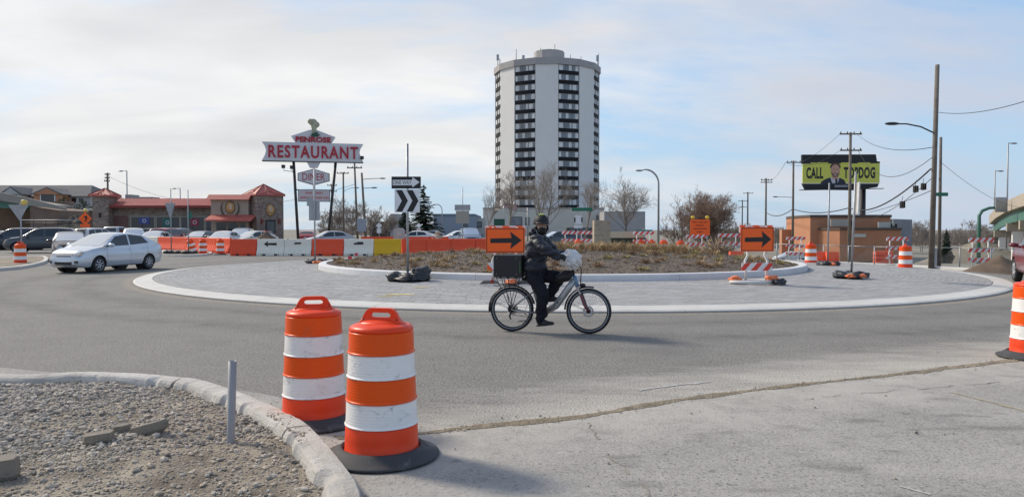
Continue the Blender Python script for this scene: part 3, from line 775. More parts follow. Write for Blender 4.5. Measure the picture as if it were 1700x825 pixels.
drum(366, 423, 1.2, 'lone traffic drum just before the first red and white barriers')
drum(1346, 441, .5, 'traffic drum by the tall striped barricade and brick building')
drum(1503, 448, .9, 'traffic drum on the kerb beside stacked orange barriers')
DRUM.put(on_ground(960, 44), .9, 'traffic drum at crossed barricades behind the planted mound', GD)
for u, v, l in ((1102, 412, 'small traffic drum behind dead grasses near light pole'), (1130, 411, 'small traffic drum near the leaning branch behind mound'), (1064, 410, 'small traffic drum under the striped rail behind mound'), (1082, 410.5, 'small traffic drum between dead grasses and light pole')):
    DRUM.put(on_ground(u, 43), u * .1, l, GD)

# ---- type III barricade
def make_barricade(rails=3, w=1.25, h=1.5):
    t = thing('barricade', 'barricade', 'barricade')
    for s in (-1, 1):
        g = MB(); x = s * w * .31
        zig = [(x, 0, .03), (x, 0, .3 * h), (x + .05 * s, 0, .42 * h), (x - .01 * s, 0, .55 * h), (x, 0, .7 * h), (x, 0, h)]
        g.tube(zig, [.045, .045, .042, .042, .042, .04], 8, flat=.7); g.build('upright', M_WHP, t)
        g = MB(); g.box((x, 0, .03), (.09, .85, .06)); g.build('foot', M_WHP, t, bevel=.01)
    for i in range(rails):
        z = h - .10 - i * (h * .32 if rails > 2 else .5)
        g = MB(); g.box((0, -.055, z), (w, .035, .2)); g.build('rail', M_STR, t, bevel=.006)
    return t
BARR = Proto(make_barricade())
GB = 'red and white striped barricades'
for u, v, Y, rz, l in ((1627, 447, None, .05, 'three rail striped barricade standing by brown dirt pile'), (1488, 440, None, .12, 'three rail striped barricade before stacked orange barriers'), (1320, 433, None, .1, 'three rail striped barricade before the parked white car'),
                       (1155, 413, 44, .1, 'striped barricade under the orange text sign'), (1210, 412.5, 42, -.1, 'striped barricade beside bunch of cut dead branches'), (948, 408, 46, .3, 'tilted striped barricade beside tan block pillar'), (975, 408.5, 46, -.4, 'striped barricade crossed against another by block pillar'), (1068, 411, 43, .1, 'low striped barricade behind dead grasses by street name sign')):
    BARR.put(on_ground(u, Y) if Y else gnd(u, v), rz, l, GB)

# ---- water filled barriers
def make_barrier(m, L=1.83, h=1.02):
    t = thing('water_barrier', 'barrier', 'barrier')
    g = MB(); n = 24                                    # moulded side with fork pockets near the foot
    prof = [(-.28, .0), (-.28, .16), (-.22, .27), (-.13, .45), (-.10, .60), (-.085, h - .03), (-.06, h), (.06, h), (.085, h - .03), (.10, .60), (.13, .45), (.22, .27), (.28, .16), (.28, .0)]
    vs = [(-L / 2 + .012, y, z) for y, z in prof] + [(L / 2 - .012, y, z) for y, z in prof]; k = len(prof)
    fs = [(j, j + k, (j + 1) % k + k, (j + 1) % k) for j in range(k)] + [tuple(range(k)), tuple(range(2 * k - 1, k - 1, -1))]
    g.add(vs, fs); g.build('shell', m, t, bevel=.018)
    for sy in (-1,):
        for i in range(7):
            x = -L / 2 + L * (i + .5) / 7
            g = MB(); g.prism([(-.29, .02), (-.29, .18), (-.235, .29), (-.16, .44), (-.12, .44), (-.12, .02)], x - .03, x + .03, 'yz'); g.build('rib', m, t)
    for x in (-.42, .42):
        g = MB(); g.box((x, -.283, .07), (.34, .012, .1)); g.build('fork_slot', M_BLK, t)
    g = MB(); g.cyl((-L / 2 + .2, 0, h), (-L / 2 + .2, 0, h + .02), .06, n=12); g.build('fill_cap', M_BLK, t)
    return t
RB, WB, YB = Proto(make_barrier(M_REDB)), Proto(make_barrier(M_WHB)), Proto(make_barrier(M_YEB))
GR, GW = 'red water filled barriers', 'white water filled barriers'
def run(proto, u0, u1, Y0, Y1, labels, group):
    n = len(labels)
    for i, l in enumerate(labels):
        a, b = i / n, (i + 1) / n
        ua, ub, Ya, Yb = u0 + (u1 - u0) * a, u0 + (u1 - u0) * b, Y0 + (Y1 - Y0) * a, Y0 + (Y1 - Y0) * b
        p, q = on_ground(ua, Ya), on_ground(ub, Yb); d = q - p
        o = proto.put((p + q) / 2, math.atan2(d.y, d.x), l, group); o.scale = (d.length / 1.83, 1, 1); yield o
list(run(RB, 264, 384, 58, 49, ['red barrier with its end by the silver car tail', 'red barrier behind the two slim sign posts', 'red barrier behind the upright traffic drum', 'red barrier behind the lone traffic drum', 'red barrier joined to the brighter one by white barrier'][:5], GR))
list(run(RB, 384.5, 427, 45, 45, ['bright red barrier touching the white barrier with black arrow'], GR))
w1 = list(run(WB, 427.5, 518, 45, 45, ['white barrier bearing a black arrow', 'white barrier with a small dark smudge plate beside the arrow one'], GW))
list(run(RB, 518.5, 571, 45, 45, ['single red barrier between two white barriers'], GR))
w2 = list(run(WB, 571.5, 621, 45, 45, ['white barrier with dark plate next to the yellow barrier'], GW))
list(run(YB, 621.5, 666, 45, 45, ['single yellow water filled barrier between white and red ones'], None))
list(run(RB, 666.5, 830, 45.5, 47, ['red barrier joined to the yellow barrier', 'red barrier behind the one way sign post', 'red barrier behind the rubble heap side of mound', 'red barrier behind the orange arrow sign'], GR))
list(run(RB, 600, 745, 60, 60, ['distant red barrier by utility poles beyond the white row', 'distant red barrier with pale cap beyond the yellow one', 'distant red barrier behind the grey round cabinet', 'distant red barrier in front of the spruce'], 'distant red barriers'))
list(run(WB, 245, 263.5, 59, 58, ['cream barrier end peeking behind the silver car'], GW))
def flat_on(parent, poly, y, m, name):
    g = MB(); g.prism(poly, y, y - .012, 'xz'); return g.build(name, m, parent)
arrow = [(-.45, .71), (-.18, .90), (-.22, .77), (.40, .79), (.40, .64), (-.20, .66), (-.16, .53)]
flat_on(w1[0], arrow, -.10, M_BLK, 'arrow_mark')
flat_on(w1[1], [(-.25, .70), (.2, .72), (.22, .82), (-.22, .81)], -.096, M_BLK, 'dark_plate')
flat_on(w2[0], [(-.3, .68), (.27, .69), (.28, .84), (-.1, .85), (-.1, .80), (-.3, .78)], -.096, M_BLK, 'dark_plate')
# orange stacked barriers on the far kerb
def slotted(label, u, v, w, h, rz, tiers):
    p = gnd(u, v); t = thing('barrier_stack', label, 'barrier', p, rz, 'orange slotted barriers by the fence')
    for i in range(tiers):
        z0 = h * i / tiers
        g = MB(); g.prism([(-.16, z0 + .005), (-.16, z0 + h / tiers * .62), (-.09, z0 + h / tiers * .98), (.09, z0 + h / tiers * .98), (.16, z0 + h / tiers * .62), (.16, z0 + .005)], -w / 2, w / 2, 'yz'); g.build('tier', M_ORSOFT, t, bevel=.012)
        for x in (-w * .28, w * .28):
            g = MB(); g.box((x, -.16, z0 + h / tiers * .3), (w * .22, .012, h / tiers * .2)); g.build('slot', M_REDB, t)
M_ORSOFT = scuffed('faded_orange_plastic', (.80, .13, .06), .5, (.72, .33, .22), .5, 2.5)
slotted('tall faded orange slotted barrier beside the striped barricade', 1466, 438, 1.0, .72, .05, 3)
slotted('low red slotted barrier by brick building corner', 1363, 436, .55, .55, .05, 1)
slotted('low red slotted barrier with white sack at its end', 1381, 436.5, .55, .55, .0, 1)
slotted('low orange slotted barrier near cut dead branches', 1222, 433, .7, .5, .1, 1)

# ---- sandbags
def bag_mesh(m, seed, sx=.3, sy=.17, sz=.11):
    g = MB(); g.ell((0, 0, sz * .8), (sx, sy, sz), 20, 12, jit=.75, seed=seed)
    g.v = [(x * (1 - .35 * (abs(x) / sx) ** 3), y * (1 - .5 * (x / sx) ** 4), max(.0, z + .03 * noise.noise(Vector((x * 9, y * 9, seed))))) for x, y, z in g.v]
    return g
BAGM = {(c, s): bag_mesh(m, s + .3).mesh('sandbag', m) for c, m in (('k', M_BLKBAG), ('o', M_ORBAG)) for s in range(3)}
def bag(p, c, s, rz, label, sc_=1.0, tilt=0, dz=0):
    o = link('sandbag', BAGM[(c, s)], None, (p.x, p.y, p.z + dz)); o.rotation_euler = (tilt, 0, rz); o.scale = (sc_ * 1.08, sc_ * 1.08, sc_ * .8)
    return tag(o, label, 'sandbag', 'sandbags: ' + label)
def bags(u, v, z, where, n_k, n_o, spread, seed, sc_=1.0):
    rg = random.Random(seed); c = gnd(u, v, z)
    for i in range(n_k):
        a = 2 * math.pi * i / n_k + rg.uniform(-.3, .3); r = spread * rg.uniform(.7, 1.1)
        p = c + Vector((math.cos(a) * r, math.sin(a) * r * .7, 0)); bag(p, 'k', rg.randrange(3), a + rg.uniform(-.6, .6), 'slumped black sandbag ' + where, sc_ * rg.uniform(.9, 1.15))
    for i in range(n_o):
        p = c + Vector((rg.uniform(-.7, .7) * spread, -.15 - rg.uniform(0, .2), .02)); bag(p, 'o', rg.randrange(3), rg.uniform(0, 3), 'small orange sandbag ' + where, sc_ * .62)
    return c

# ---- posts with signs
def post_geo(h, r=.03, n=10):
    g = MB(); g.cyl((0, 0, 0), (0, 0, h), r, n=n); return g
def plate(t, name, x0, x1, z0, z1, m, y=-.04, back=True, th=.006, bevel=0):
    g = MB(); g.box(((x0 + x1) / 2, y, (z0 + z1) / 2), (x1 - x0, th, z1 - z0)); return g.build(name, m, t, bevel=bevel)
def poly_plate(t, name, poly, m, y, th=.004):
    g = MB(); g.prism(poly, y, y - th, 'xz'); return g.build(name, m, t)
# one way sign with double chevron
zb = .20; p = bags(677, 466, zb, 'round the foot of the one way sign', 4, 1, .36, 11, 1.2)
t = thing('traffic_sign', 'one way sign above a white double chevron board on tall grey post', 'sign', p); Y = p.y
k = Y / FOC
h = 225 * k
post_geo(h + .03, .035).build('post', M_GALV, t)
zz = lambda v: ht(v, Y) - p.z
xx = lambda u: (u - 677) * k
plate(t, 'one_way_plate', xx(651), xx(699.5), zz(313.5), zz(293.5), M_BLK)
poly_plate(t, 'white_arrow', [(xx(653), zz(308)), (xx(685.5), zz(308)), (xx(685.5), zz(311.5)), (xx(697.5), zz(302.7)), (xx(685.5), zz(294.5)), (xx(685.5), zz(299)), (xx(653), zz(299))], M_WSIGN, -.044)
text_part('lettering', 'ONE WAY', M_BLK, t, (xx(669), -.0485, zz(303.5)), 30 * k, 6.2 * k, .002, bold=.0)
plate(t, 'chevron_plate', xx(656), xx(697.5), zz(353), zz(314.5), M_WSIGN)
for dx in (0, 17.5):
    poly_plate(t, 'chevron', [(xx(658.5 + dx), zz(316)), (xx(668.5 + dx), zz(316)), (xx(678 + dx), zz(333.5)), (xx(668.5 + dx), zz(351.5)), (xx(658.5 + dx), zz(351.5)), (xx(668 + dx), zz(333.5))], M_BLK, -.044)
bag(p + Vector((.35, .1, .18)), 'k', 1, .6, 'slumped black sandbag round the foot of the one way sign', 1.2, .2)

# orange arrow boards on barricade stands
def arrow_board(label, p, w, h, ztop, rz, kind):
    t = thing('arrow_board', label, 'sign', p, rz, 'orange arrow boards on the apron')
    plate(t, 'board', -w / 2, w / 2, ztop - h, ztop, M_ORSIGN, -.06, th=.012)
    e = .02 * w; bt = .012 * w + .004
    for a, b, c, d in ((-w / 2 + e, w / 2 - e, ztop - e - bt, ztop - e), (-w / 2 + e, w / 2 - e, ztop - h + e, ztop - h + e + bt), (-w / 2 + e, -w / 2 + e + bt, ztop - h + e, ztop - e), (w / 2 - e - bt, w / 2 - e, ztop - h + e, ztop - e)):
        plate(t, 'border', a, b, c, d, M_BLK, -.069, th=.003)
    zc = ztop - h / 2
    poly_plate(t, 'arrow', [(-.38 * w, zc + .07 * h), (.16 * w, zc + .09 * h), (.13 * w, zc + .34 * h), (.42 * w, zc), (.13 * w, zc - .34 * h), (.16 * w, zc - .10 * h), (-.38 * w, zc - .11 * h)], M_BLK, -.0675)
    for s in (-1, 1):
        x = s * w * .31; g = MB(); g.tube([(x, 0, .04), (x, 0, .42), (x + .03 * s, 0, .58), (x - .05 * s, 0, .74), (x - .02 * s, 0, .9), (x, 0, ztop + .02)], .042, 10, flat=.75); g.build('leg', M_WHP, t)
    g = MB(); g.box((0, -.05, .43), (w * .92, .03, .2)); g.build('lower_rail', M_STR if kind else M_STR2, t, bevel=.006)
    g = MB(); g.box((0, .03, ztop - .05), (w * 1.02, .03, .2)); g.build('upper_rail', M_STR2, t, bevel=.006)
    return t
p = gnd(839, 470, .19)
tb = arrow_board('orange arrow board with striped top rail behind the cyclist', p, 1.03, .66, ht(378, p.y) - p.z, rad(-3), 0)
g = MB(); g.box((-.42, -.05, .035), (.5, .42, .07), top=.6); g.build('rubber_foot', M_RUB, tb, bevel=.012)
g = MB(); g.box((.42, -.05, .035), (.5, .42, .07), top=.6); g.build('rubber_foot', M_RUB, tb, bevel=.012)
bag(p + Vector((.15, -.28, 0)), 'o', 1, .3, 'orange sandbag under the board behind the cyclist', .7)
p = gnd(1255, 470, .19)
t2 = arrow_board('orange arrow board on white zigzag legs with oval ring foot', p, .90, .64, ht(377, p.y) - p.z, rad(6), 1)
g = MB(); g.tube([(math.cos(a) * .58 - .1, math.sin(a) * .34, .045) for a in [2 * math.pi * i / 28 for i in range(28)]], .045, 8, closed=True); g.build('ring_foot', M_WHP, t2)
bag(p + Vector((-.55, -.05, .06)), 'o', 0, .3, 'orange sandbag on the oval ring foot of arrow board', .75)
bag(p + Vector((.42, -.05, .06)), 'o', 2, 1.0, 'orange sandbag on the oval ring foot of arrow board', .85)
bag(p + Vector((.5, -.3, 0)), 'k', 1, .2, 'crumpled black sandbag lying against the oval ring foot', .8)

# sign posts with bags along the apron rim, seen from behind or edge on
def back_post(label, u, v, vtop, z, where, nk, no, seed, plates=(), sc_=1.0, lean=0, r=.032):
    p = bags(u, v, z, where, nk, no, .32 * sc_, seed, sc_) if nk else gnd(u, v, z)
    t = thing('sign_post', label, 'sign', p); Y = p.y; k = Y / FOC
    post_geo(ht(vtop, Y) - p.z, r).build('post', M_GALV, t)
    for q, (u0, u1, v0, v1, m) in enumerate(plates): plate(t, 'sign_plate', (u0 - u) * k, (u1 - u) * k, ht(v1, Y) - p.z, ht(v0, Y) - p.z, m, .04 + .012 * q)
    t.rotation_euler = (0, rad(lean), 0); return t
back_post('slim post with two blank grey sign backs near the barrier row', 523, 438, 280, .16, 'at post before the red and white barriers', 3, 2, 21, ((513, 531, 334, 366, M_ALU), (509.5, 519, 328, 342, M_ALU)), 1.1)
t = back_post('slim post with blank triangular sign back by the silver car', 284.5, 421, 313, 0.1, 'at twin posts beside the splitter island', 3, 0, 23)
k = t.location.y / FOC; poly_plate(t, 'triangle_plate', [(-9.5 * k, ht(337, t.location.y) - .1), (8 * k, ht(337, t.location.y) - .1), (-.5 * k, ht(364, t.location.y) - .1)], M_ALU, -.04)
back_post('slim post with small green plate beside triangular sign back', 313, 421, 315, 0.1, 'at twin posts beside the splitter island', 3, 0, 24, ((310.5, 318.5, 352, 363, mat('sign_green', (.02, .17, .12), .5)),))
t = back_post('grey triangular sign back with amber beacon on thin post', 36, 438, 338, .0, '', 0, 0, 25)
k = t.location.y / FOC; Y = t.location.y
poly_plate(t, 'triangle_plate', [(-20 * k, ht(340, Y)), (14 * k, ht(340, Y)), (-1 * k, ht(367, Y))], M_ALU, -.04)
g = MB(); g.lathe([(.0, .0), (.1, .02), (.14, .12), (.12, .24), (0, .27)], 16, (6 * k, 0, ht(341, Y))); g.build('beacon', mat('amber_lens', (.75, .55, .12), .3), t)
back_post('slim grey post with an orange sandbag foot near tall barricade', 1374, 441, 304, .16, 'at post near the tall barricade', 3, 1, 27, (), 1.0, .6)
t = back_post('leaning grey post carrying a pale sign turned edge on', 1413, 461, 285, .19, 'at leaning post before the fence', 4, 2, 29, (), 1.05, 1.9)
Y = t.location.y; g = MB(); g.box((.06, 0, (ht(303, Y) + ht(355, Y)) / 2 - .19), (.03, .62, ht(303, Y) - ht(355, Y))); o = g.build('sign_plate', mat('sign_pale_edge', (.62, .61, .60), .5, var=.1), t); o.rotation_euler = (0, 0, rad(-14))
# orange diamond sign by the parked cars
p = on_ground(142.5, 50); t = thing('warning_sign', 'orange diamond warning sign with small plate below by parked cars', 'sign', p); k = 50 / FOC
post_geo(ht(377, 50), .03).build('post', M_GALV, t)
zc = ht(363, 50); s = 11.3 * k
poly_plate(t, 'diamond', [(-s, zc), (0, zc + s), (s, zc), (0, zc - s)], M_ORSIGN, -.05)
poly_plate(t, 'symbol', [(-.10, zc + .12), (.12, zc + .20), (.16, zc + .02), (.02, zc - .22), (-.04, zc - .2), (.05, zc + .03), (-.05, zc + .06)], M_BLK, -.056)
plate(t, 'lower_plate', -.33, .33, ht(377.5, 50), ht(372, 50), M_ORSIGN, -.05)
g = MB(); g.ell((0, 0, zc + s + .1), (.14, .1, .12), 10, 8); g.build('beacon', MATS['amber_lens'], t)
for sx in (-1, 1):
    g = MB(); g.cyl((0, 0, .5), (sx * .5, sx * .3, .02), .02, n=6); g.build('stand_leg', M_GALV, t)
# orange text board with two beacons
p = on_ground(1162, 46); Y = p.y; t = thing('message_board', 'orange temporary text board with two yellow beacons', 'sign', p); k = Y / FOC
for s in (-1, 1):
    g = MB(); g.cyl((s * 12 * k, 0, 0), (s * 12 * k, 0, ht(363, Y) - p.z), .035, n=8); g.build('leg', M_GALV, t)
    g = MB(); g.ell((s * 12 * k, 0, ht(361, Y) - p.z), (.13, .1, .11), 10, 8); g.build('beacon', mat('yellow_lens', (.75, .50, .03), .3), t)
plate(t, 'board', -16.5 * k, 16 * k, ht(390.5, Y) - p.z, ht(364.5, Y) - p.z, M_ORSIGN, -.05, th=.02)
def scribble(t, name, x0, x1, z, hh, m, y, seed, n=9):
    rg = random.Random(seed); g = MB(); x = x0
    while x < x1 - .02:
        w = min(rg.uniform(.5, 1.1) * (x1 - x0) / n, x1 - x); g.box((x + w / 2, y, z + rg.uniform(-.05, .05) * hh), (w * .82, .004, hh * rg.uniform(.75, 1))); x += w * (1 if rg.random() < .8 else 1.5)
    return g.build(name, m, t)
M_DKOR = mat('faded_lettering_dark', (.30, .045, .015), .6)
for i, (a, b) in enumerate(((-13, 12), (-8, 6), (-11, 11), (-6, 5))): scribble(t, 'worn_lettering', a * k, b * k, ht(369 + i * 5.4, Y) - p.z, 2.2 * k, M_DKOR, -.063, 40 + i)

# small left splitter island and kerbs beyond the ring road
def kerb_poly(name, pts, z, m, top_m, lab=None):
    g = MB(); n = len(pts); cx = sum(p[0] for p in pts) / n; cy = sum(p[1] for p in pts) / n
    inn = [(cx + (x - cx) * .9, cy + (y - cy) * .9) for x, y in pts]
    vs = [(x, y, -.02) for x, y in pts] + [(x, y, z) for x, y in pts] + [(x, y, z) for x, y in inn]
    fs = [(i, (i + 1) % n, n + (i + 1) % n, n + i) for i in range(n)] + [(n + i, n + (i + 1) % n, 2 * n + (i + 1) % n, 2 * n + i) for i in range(n)]
    g.add(vs, fs, 0); g.add([(x, y, z - .015) for x, y in inn], [tuple(range(n))], 1); o = g.build(name, [m, top_m], kind='structure'); return o
kerb_poly('splitter_island', smooth_line([G(-160, 470), G(-20, 452), G(40, 446), G(76, 437), G(78, 430), G(60, 428), G(-60, 434), G(-200, 446)], 5), .12, M_KERB, M_GRAV)
kerb_poly('splitter_island', smooth_line([G(262, 424.5), G(300, 426), G(336, 425), G(352, 421), G(330, 418), G(270, 417)], 4), .1, M_KERB, M_GRAV)
NK = 22; ok = thing('outer_kerb', '', ''); del ok['label']; del ok['category']; ok['kind'] = 'structure'; ok.location = (ISL.x, ISL.y, 0)
for i in range(NK):
    a0, a1 = rad(-40 + 118 * i / NK), rad(-40 + 118 * (i + 1) / NK - .02)
    g = MB(); vs = []
    for j in range(5):
        a = a0 + (a1 - a0) * j / 4
        for r, z in ((19.2, -.05), (19.2, .12), (19.24, .15), (19.75, .15), (19.75, -.1)):
            x, y = ISL.x + 19.3 * math.cos(a), ISL.y + 19.3 * math.sin(a); vs.append((r * math.cos(a), r * math.sin(a), z + gz(x, y)))
    g.add(vs, [(j * 5 + q, j * 5 + q + 1, (j + 1) * 5 + q + 1, (j + 1) * 5 + q) for j in range(4) for q in range(4)] + [tuple(range(5)), tuple(range(24, 19, -1))]); g.build('kerb_stone', M_KERB, ok)
# dirt piles and rubble
def heap(name, label, p, sx, sy, h, m, seed, cat='pile'):
    g = MB(); NA, NR = 36, 14
    g.v.append((0, 0, h)); 
    for j in range(1, NR + 1):
        for i in range(NA):
            a = 2 * math.pi * i / NA; r = j / NR; k = 1 + .22 * noise.noise(Vector((math.cos(a) * 1.3, math.sin(a) * 1.3, seed)))
            x, y = math.cos(a) * r * sx * k, math.sin(a) * r * sy * k
            z = h * (1 - r) ** 1.1 * (1 + .25 * noise.noise(Vector((x * 1.7, y * 1.7, seed)))) + .05 * noise.noise(Vector((x * 6, y * 6, seed))) * (1 - r) - .05 * (r > .98)
            g.v.append((x, y, z))
    for i in range(NA): g.f.append((0, 1 + i, 1 + (i + 1) % NA))
    for j in range(NR - 1):
        for i in range(NA):
            a, b = 1 + j * NA + i, 1 + j * NA + (i + 1) % NA; g.f.append((a, a + NA, b + NA, b))
    g.m = [0] * len(g.f); g.s = [True] * len(g.f)
    return tag(g.build(name, m, None, p), label, cat)
heap('dirt_pile', 'brown dirt pile behind the white and red barriers', on_ground(445, 53), 1.85, 1.6, 1.5, M_DIRT, 1)
heap('dirt_pile', 'broad brown dirt pile beside the fence and striped barricade', on_ground(1662, 31), 1.9, 1.4, .80, M_DIRT, 2)
heap('dirt_pile', 'low grassy earth bank far beyond the fence', on_ground(1625, 85), 8.0, 6.0, 2.9, M_FIELD, 5)
g = MB(); rg = random.Random(9)
for i in range(90):
    a = rg.uniform(0, 6.3); r = rg.random(); s = rg.uniform(.06, .16)
    g.add([v + Vector((math.cos(a) * r * 1.15, math.sin(a) * r * .6, 1.4 * (1 - r) + s * .4)) for v in stone_geo(rg, s)], ICF, rg.choice((0, 1, 2)))
tag(g.build('rubble_heap', [mat('rubble_tan', (.52, .33, .22), .9, var=.3, scale=4), STM[1], STM[2]], None, on_ground(727, 50)), 'heap of tan and grey rubble behind the red barriers', 'rubble')
# grey round topped cabinet behind the barriers
Y = 48; p = on_ground(663, Y); t = thing('utility_cabinet', 'grey round topped utility cabinet behind the barrier row', 'cabinet', p); k = Y / FOC
pr = [(-9 * k, 0), (-9 * k, ht(384, Y))] + [(9 * k * math.cos(a), ht(384, Y) + 5.5 * k * math.sin(a)) for a in [math.pi * (1 - i / 10) for i in range(11)]] + [(9 * k, 0)]
g = MB(); g.prism(pr, -.2, .25, 'xz'); g.build('housing', mat('cabinet_grey', (.34, .35, .36), .5, var=.1), t, bevel=.02)
g = MB(); g.box((0, -.21, ht(388, Y)), (9 * k, .02, 8 * k)); g.build('door', mat('cabinet_door', (.40, .41, .42), .5), t, bevel=.006)
# fence along the drop
a, b = on_ground(1290, 41), on_ground(1700, 33.5)
fence = thing('chain_link_fence', 'low chain link fence with pipe top rail beyond the far kerb', 'fence', (0, 0, 0)); H = 1.02
N = 9
for i in range(N + 1):
    p = a.lerp(b, i / N); z = gz(p.x, p.y); g = MB(); g.cyl((p.x, p.y, z - .1), (p.x, p.y, z + H + .04), .03, n=8); g.build('fence_post', M_GALV, fence)
    if i < N:
        q = a.lerp(b, (i + 1) / N); z2 = gz(q.x, q.y)
        g = MB(); g.cyl((p.x, p.y, z + H), (q.x, q.y, z2 + H), .022, n=6); g.build('top_rail', M_GALV, fence)
        g = MB(); L = (Vector((q.x, q.y)) - Vector((p.x, p.y))).length; m = int(L / .07)
        for j in range(m):
            for s in (0, 1):
                x0 = j / m; x1 = x0 + (H / L if s else -H / L); z0, z1 = 0, H
                if x1 > 1: z1 = H * (1 - x0) / (x1 - x0); x1 = 1
                if x1 < 0: z1 = H * x0 / (x0 - x1); x1 = 0
                P, Q = p.lerp(q, x0), p.lerp(q, x1); g.cyl((P.x, P.y, gz(P.x, P.y) + z0), (Q.x, Q.y, gz(Q.x, Q.y) + z1), .0035, n=3, caps=False)
        g.build('wire_mesh', M_GALV, fence)
# ================================================================== cars
M_GLASS = mat('car_glass', (.018, .022, .026), .04, spec=.8)
M_WSC = mat('windscreen_glass', (.66, .68, .69), .06, metal=.6)  # pale, part-metal base stands in for bright sky reflected in the glass
M_TYRE = mat('tyre_rubber', (.018, .018, .019), .8)
M_RIM = mat('wheel_rim', (.42, .43, .45), .35, metal=.6)
M_LAMP = mat('headlamp_lens', (.30, .31, .33), .08, spec=.9, var=.75, scale=16, c2=(.75, .76, .78))
M_TAIL = mat('tail_lamp', (.45, .02, .015), .2)
M_TRIM = mat('black_trim', (.02, .02, .021), .5)
M_AMBER = mat('amber_indicator', (.80, .42, .20), .25)
M_PLATE = mat('number_plate', (.60, .60, .58), .5)
def paint(name, c, rough=.28, metal=.0): return mat('paint_' + name, c, rough, metal, var=.03, scale=2, coat=.6)
P_SILVER = paint('silver_blue', (.58, .62, .67), .25, .35)
def interp(tab, x):
    if x <= tab[0][0]: return tab[0][1]
    for (x0, y0), (x1, y1) in zip(tab, tab[1:]):
        if x <= x1:
            t = (x - x0) / (x1 - x0); return y0 + (y1 - y0) * t
    return tab[-1][1]
def sm(tab, x, w=.10): return (interp(tab, x - w) + 2 * interp(tab, x) + interp(tab, x + w)) / 4
CARS = {   # x forward, origin midway between the axles
 'sedan': dict(W=1.69, wb=2.55, wr=.30, nose=2.08, tail=-2.20, deck=[(-2.20, .80), (-2.14, 1.02), (-1.6, 1.07), (-1.0, .99), (.6, .95), (1.05, .98), (1.55, .90), (1.90, .79), (2.02, .68), (2.08, .52)],
    roof=[(-1.92, 1.02), (-1.75, 1.10), (-1.15, 1.39), (-.7, 1.45), (-.1, 1.47), (.25, 1.43), (.75, 1.17), (1.20, .93)], zb=[(-2.2, .42), (-2.05, .26), (-1.6, .22), (1.7, .20), (1.98, .22), (2.08, .36)],
    win=[[(.92, .16), (.34, .92), (-.24, .94), (-.24, .10)], [(-.32, .10), (-.32, .94), (-1.02, .90), (-1.30, .22)]], ws=(1.10, .30), rw=(-1.12, -1.68)),
 'suv': dict(W=1.86, wb=2.70, wr=.36, nose=2.22, tail=-2.22, deck=[(-2.22, .80), (-2.18, 1.08), (-1.0, 1.10), (.9, 1.08), (1.2, 1.10), (1.8, 1.02), (2.12, .90), (2.22, .60)],
    roof=[(-2.14, 1.08), (-2.0, 1.45), (-1.80, 1.66), (-1.0, 1.72), (.0, 1.71), (.35, 1.64), (.85, 1.32), (1.25, 1.06)], zb=[(-2.22, .5), (-2.1, .32), (2.0, .28), (2.22, .44)],
    win=[[(.85, .2), (.35, .9), (-.2, .92), (-.2, .1)], [(-.28, .1), (-.28, .92), (-1.05, .9), (-1.05, .1)], [(-1.12, .1), (-1.12, .9), (-1.75, .84), (-1.88, .2)]], ws=(1.15, .38), rw=(-1.82, -2.12)),
 'pickup': dict(W=1.95, wb=3.5, wr=.39, nose=2.70, tail=-2.95, deck=[(-2.95, .85), (-2.92, 1.22), (-1.0, 1.22), (.9, 1.20), (1.3, 1.22), (2.1, 1.14), (2.6, 1.02), (2.70, .65)],
    roof=[(-1.02, 1.20), (-.92, 1.55), (-.75, 1.84), (-.2, 1.88), (.4, 1.86), (.7, 1.78), (1.15, 1.40), (1.45, 1.18)], zb=[(-2.95, .55), (-2.8, .45), (2.4, .40), (2.7, .55)],
    win=[[(1.12, .2), (.72, .88), (.3, .92), (.3, .1)], [(.22, .1), (.22, .92), (-.55, .9), (-.62, .15)]], ws=(1.36, .72), rw=(-.80, -.98)),
}
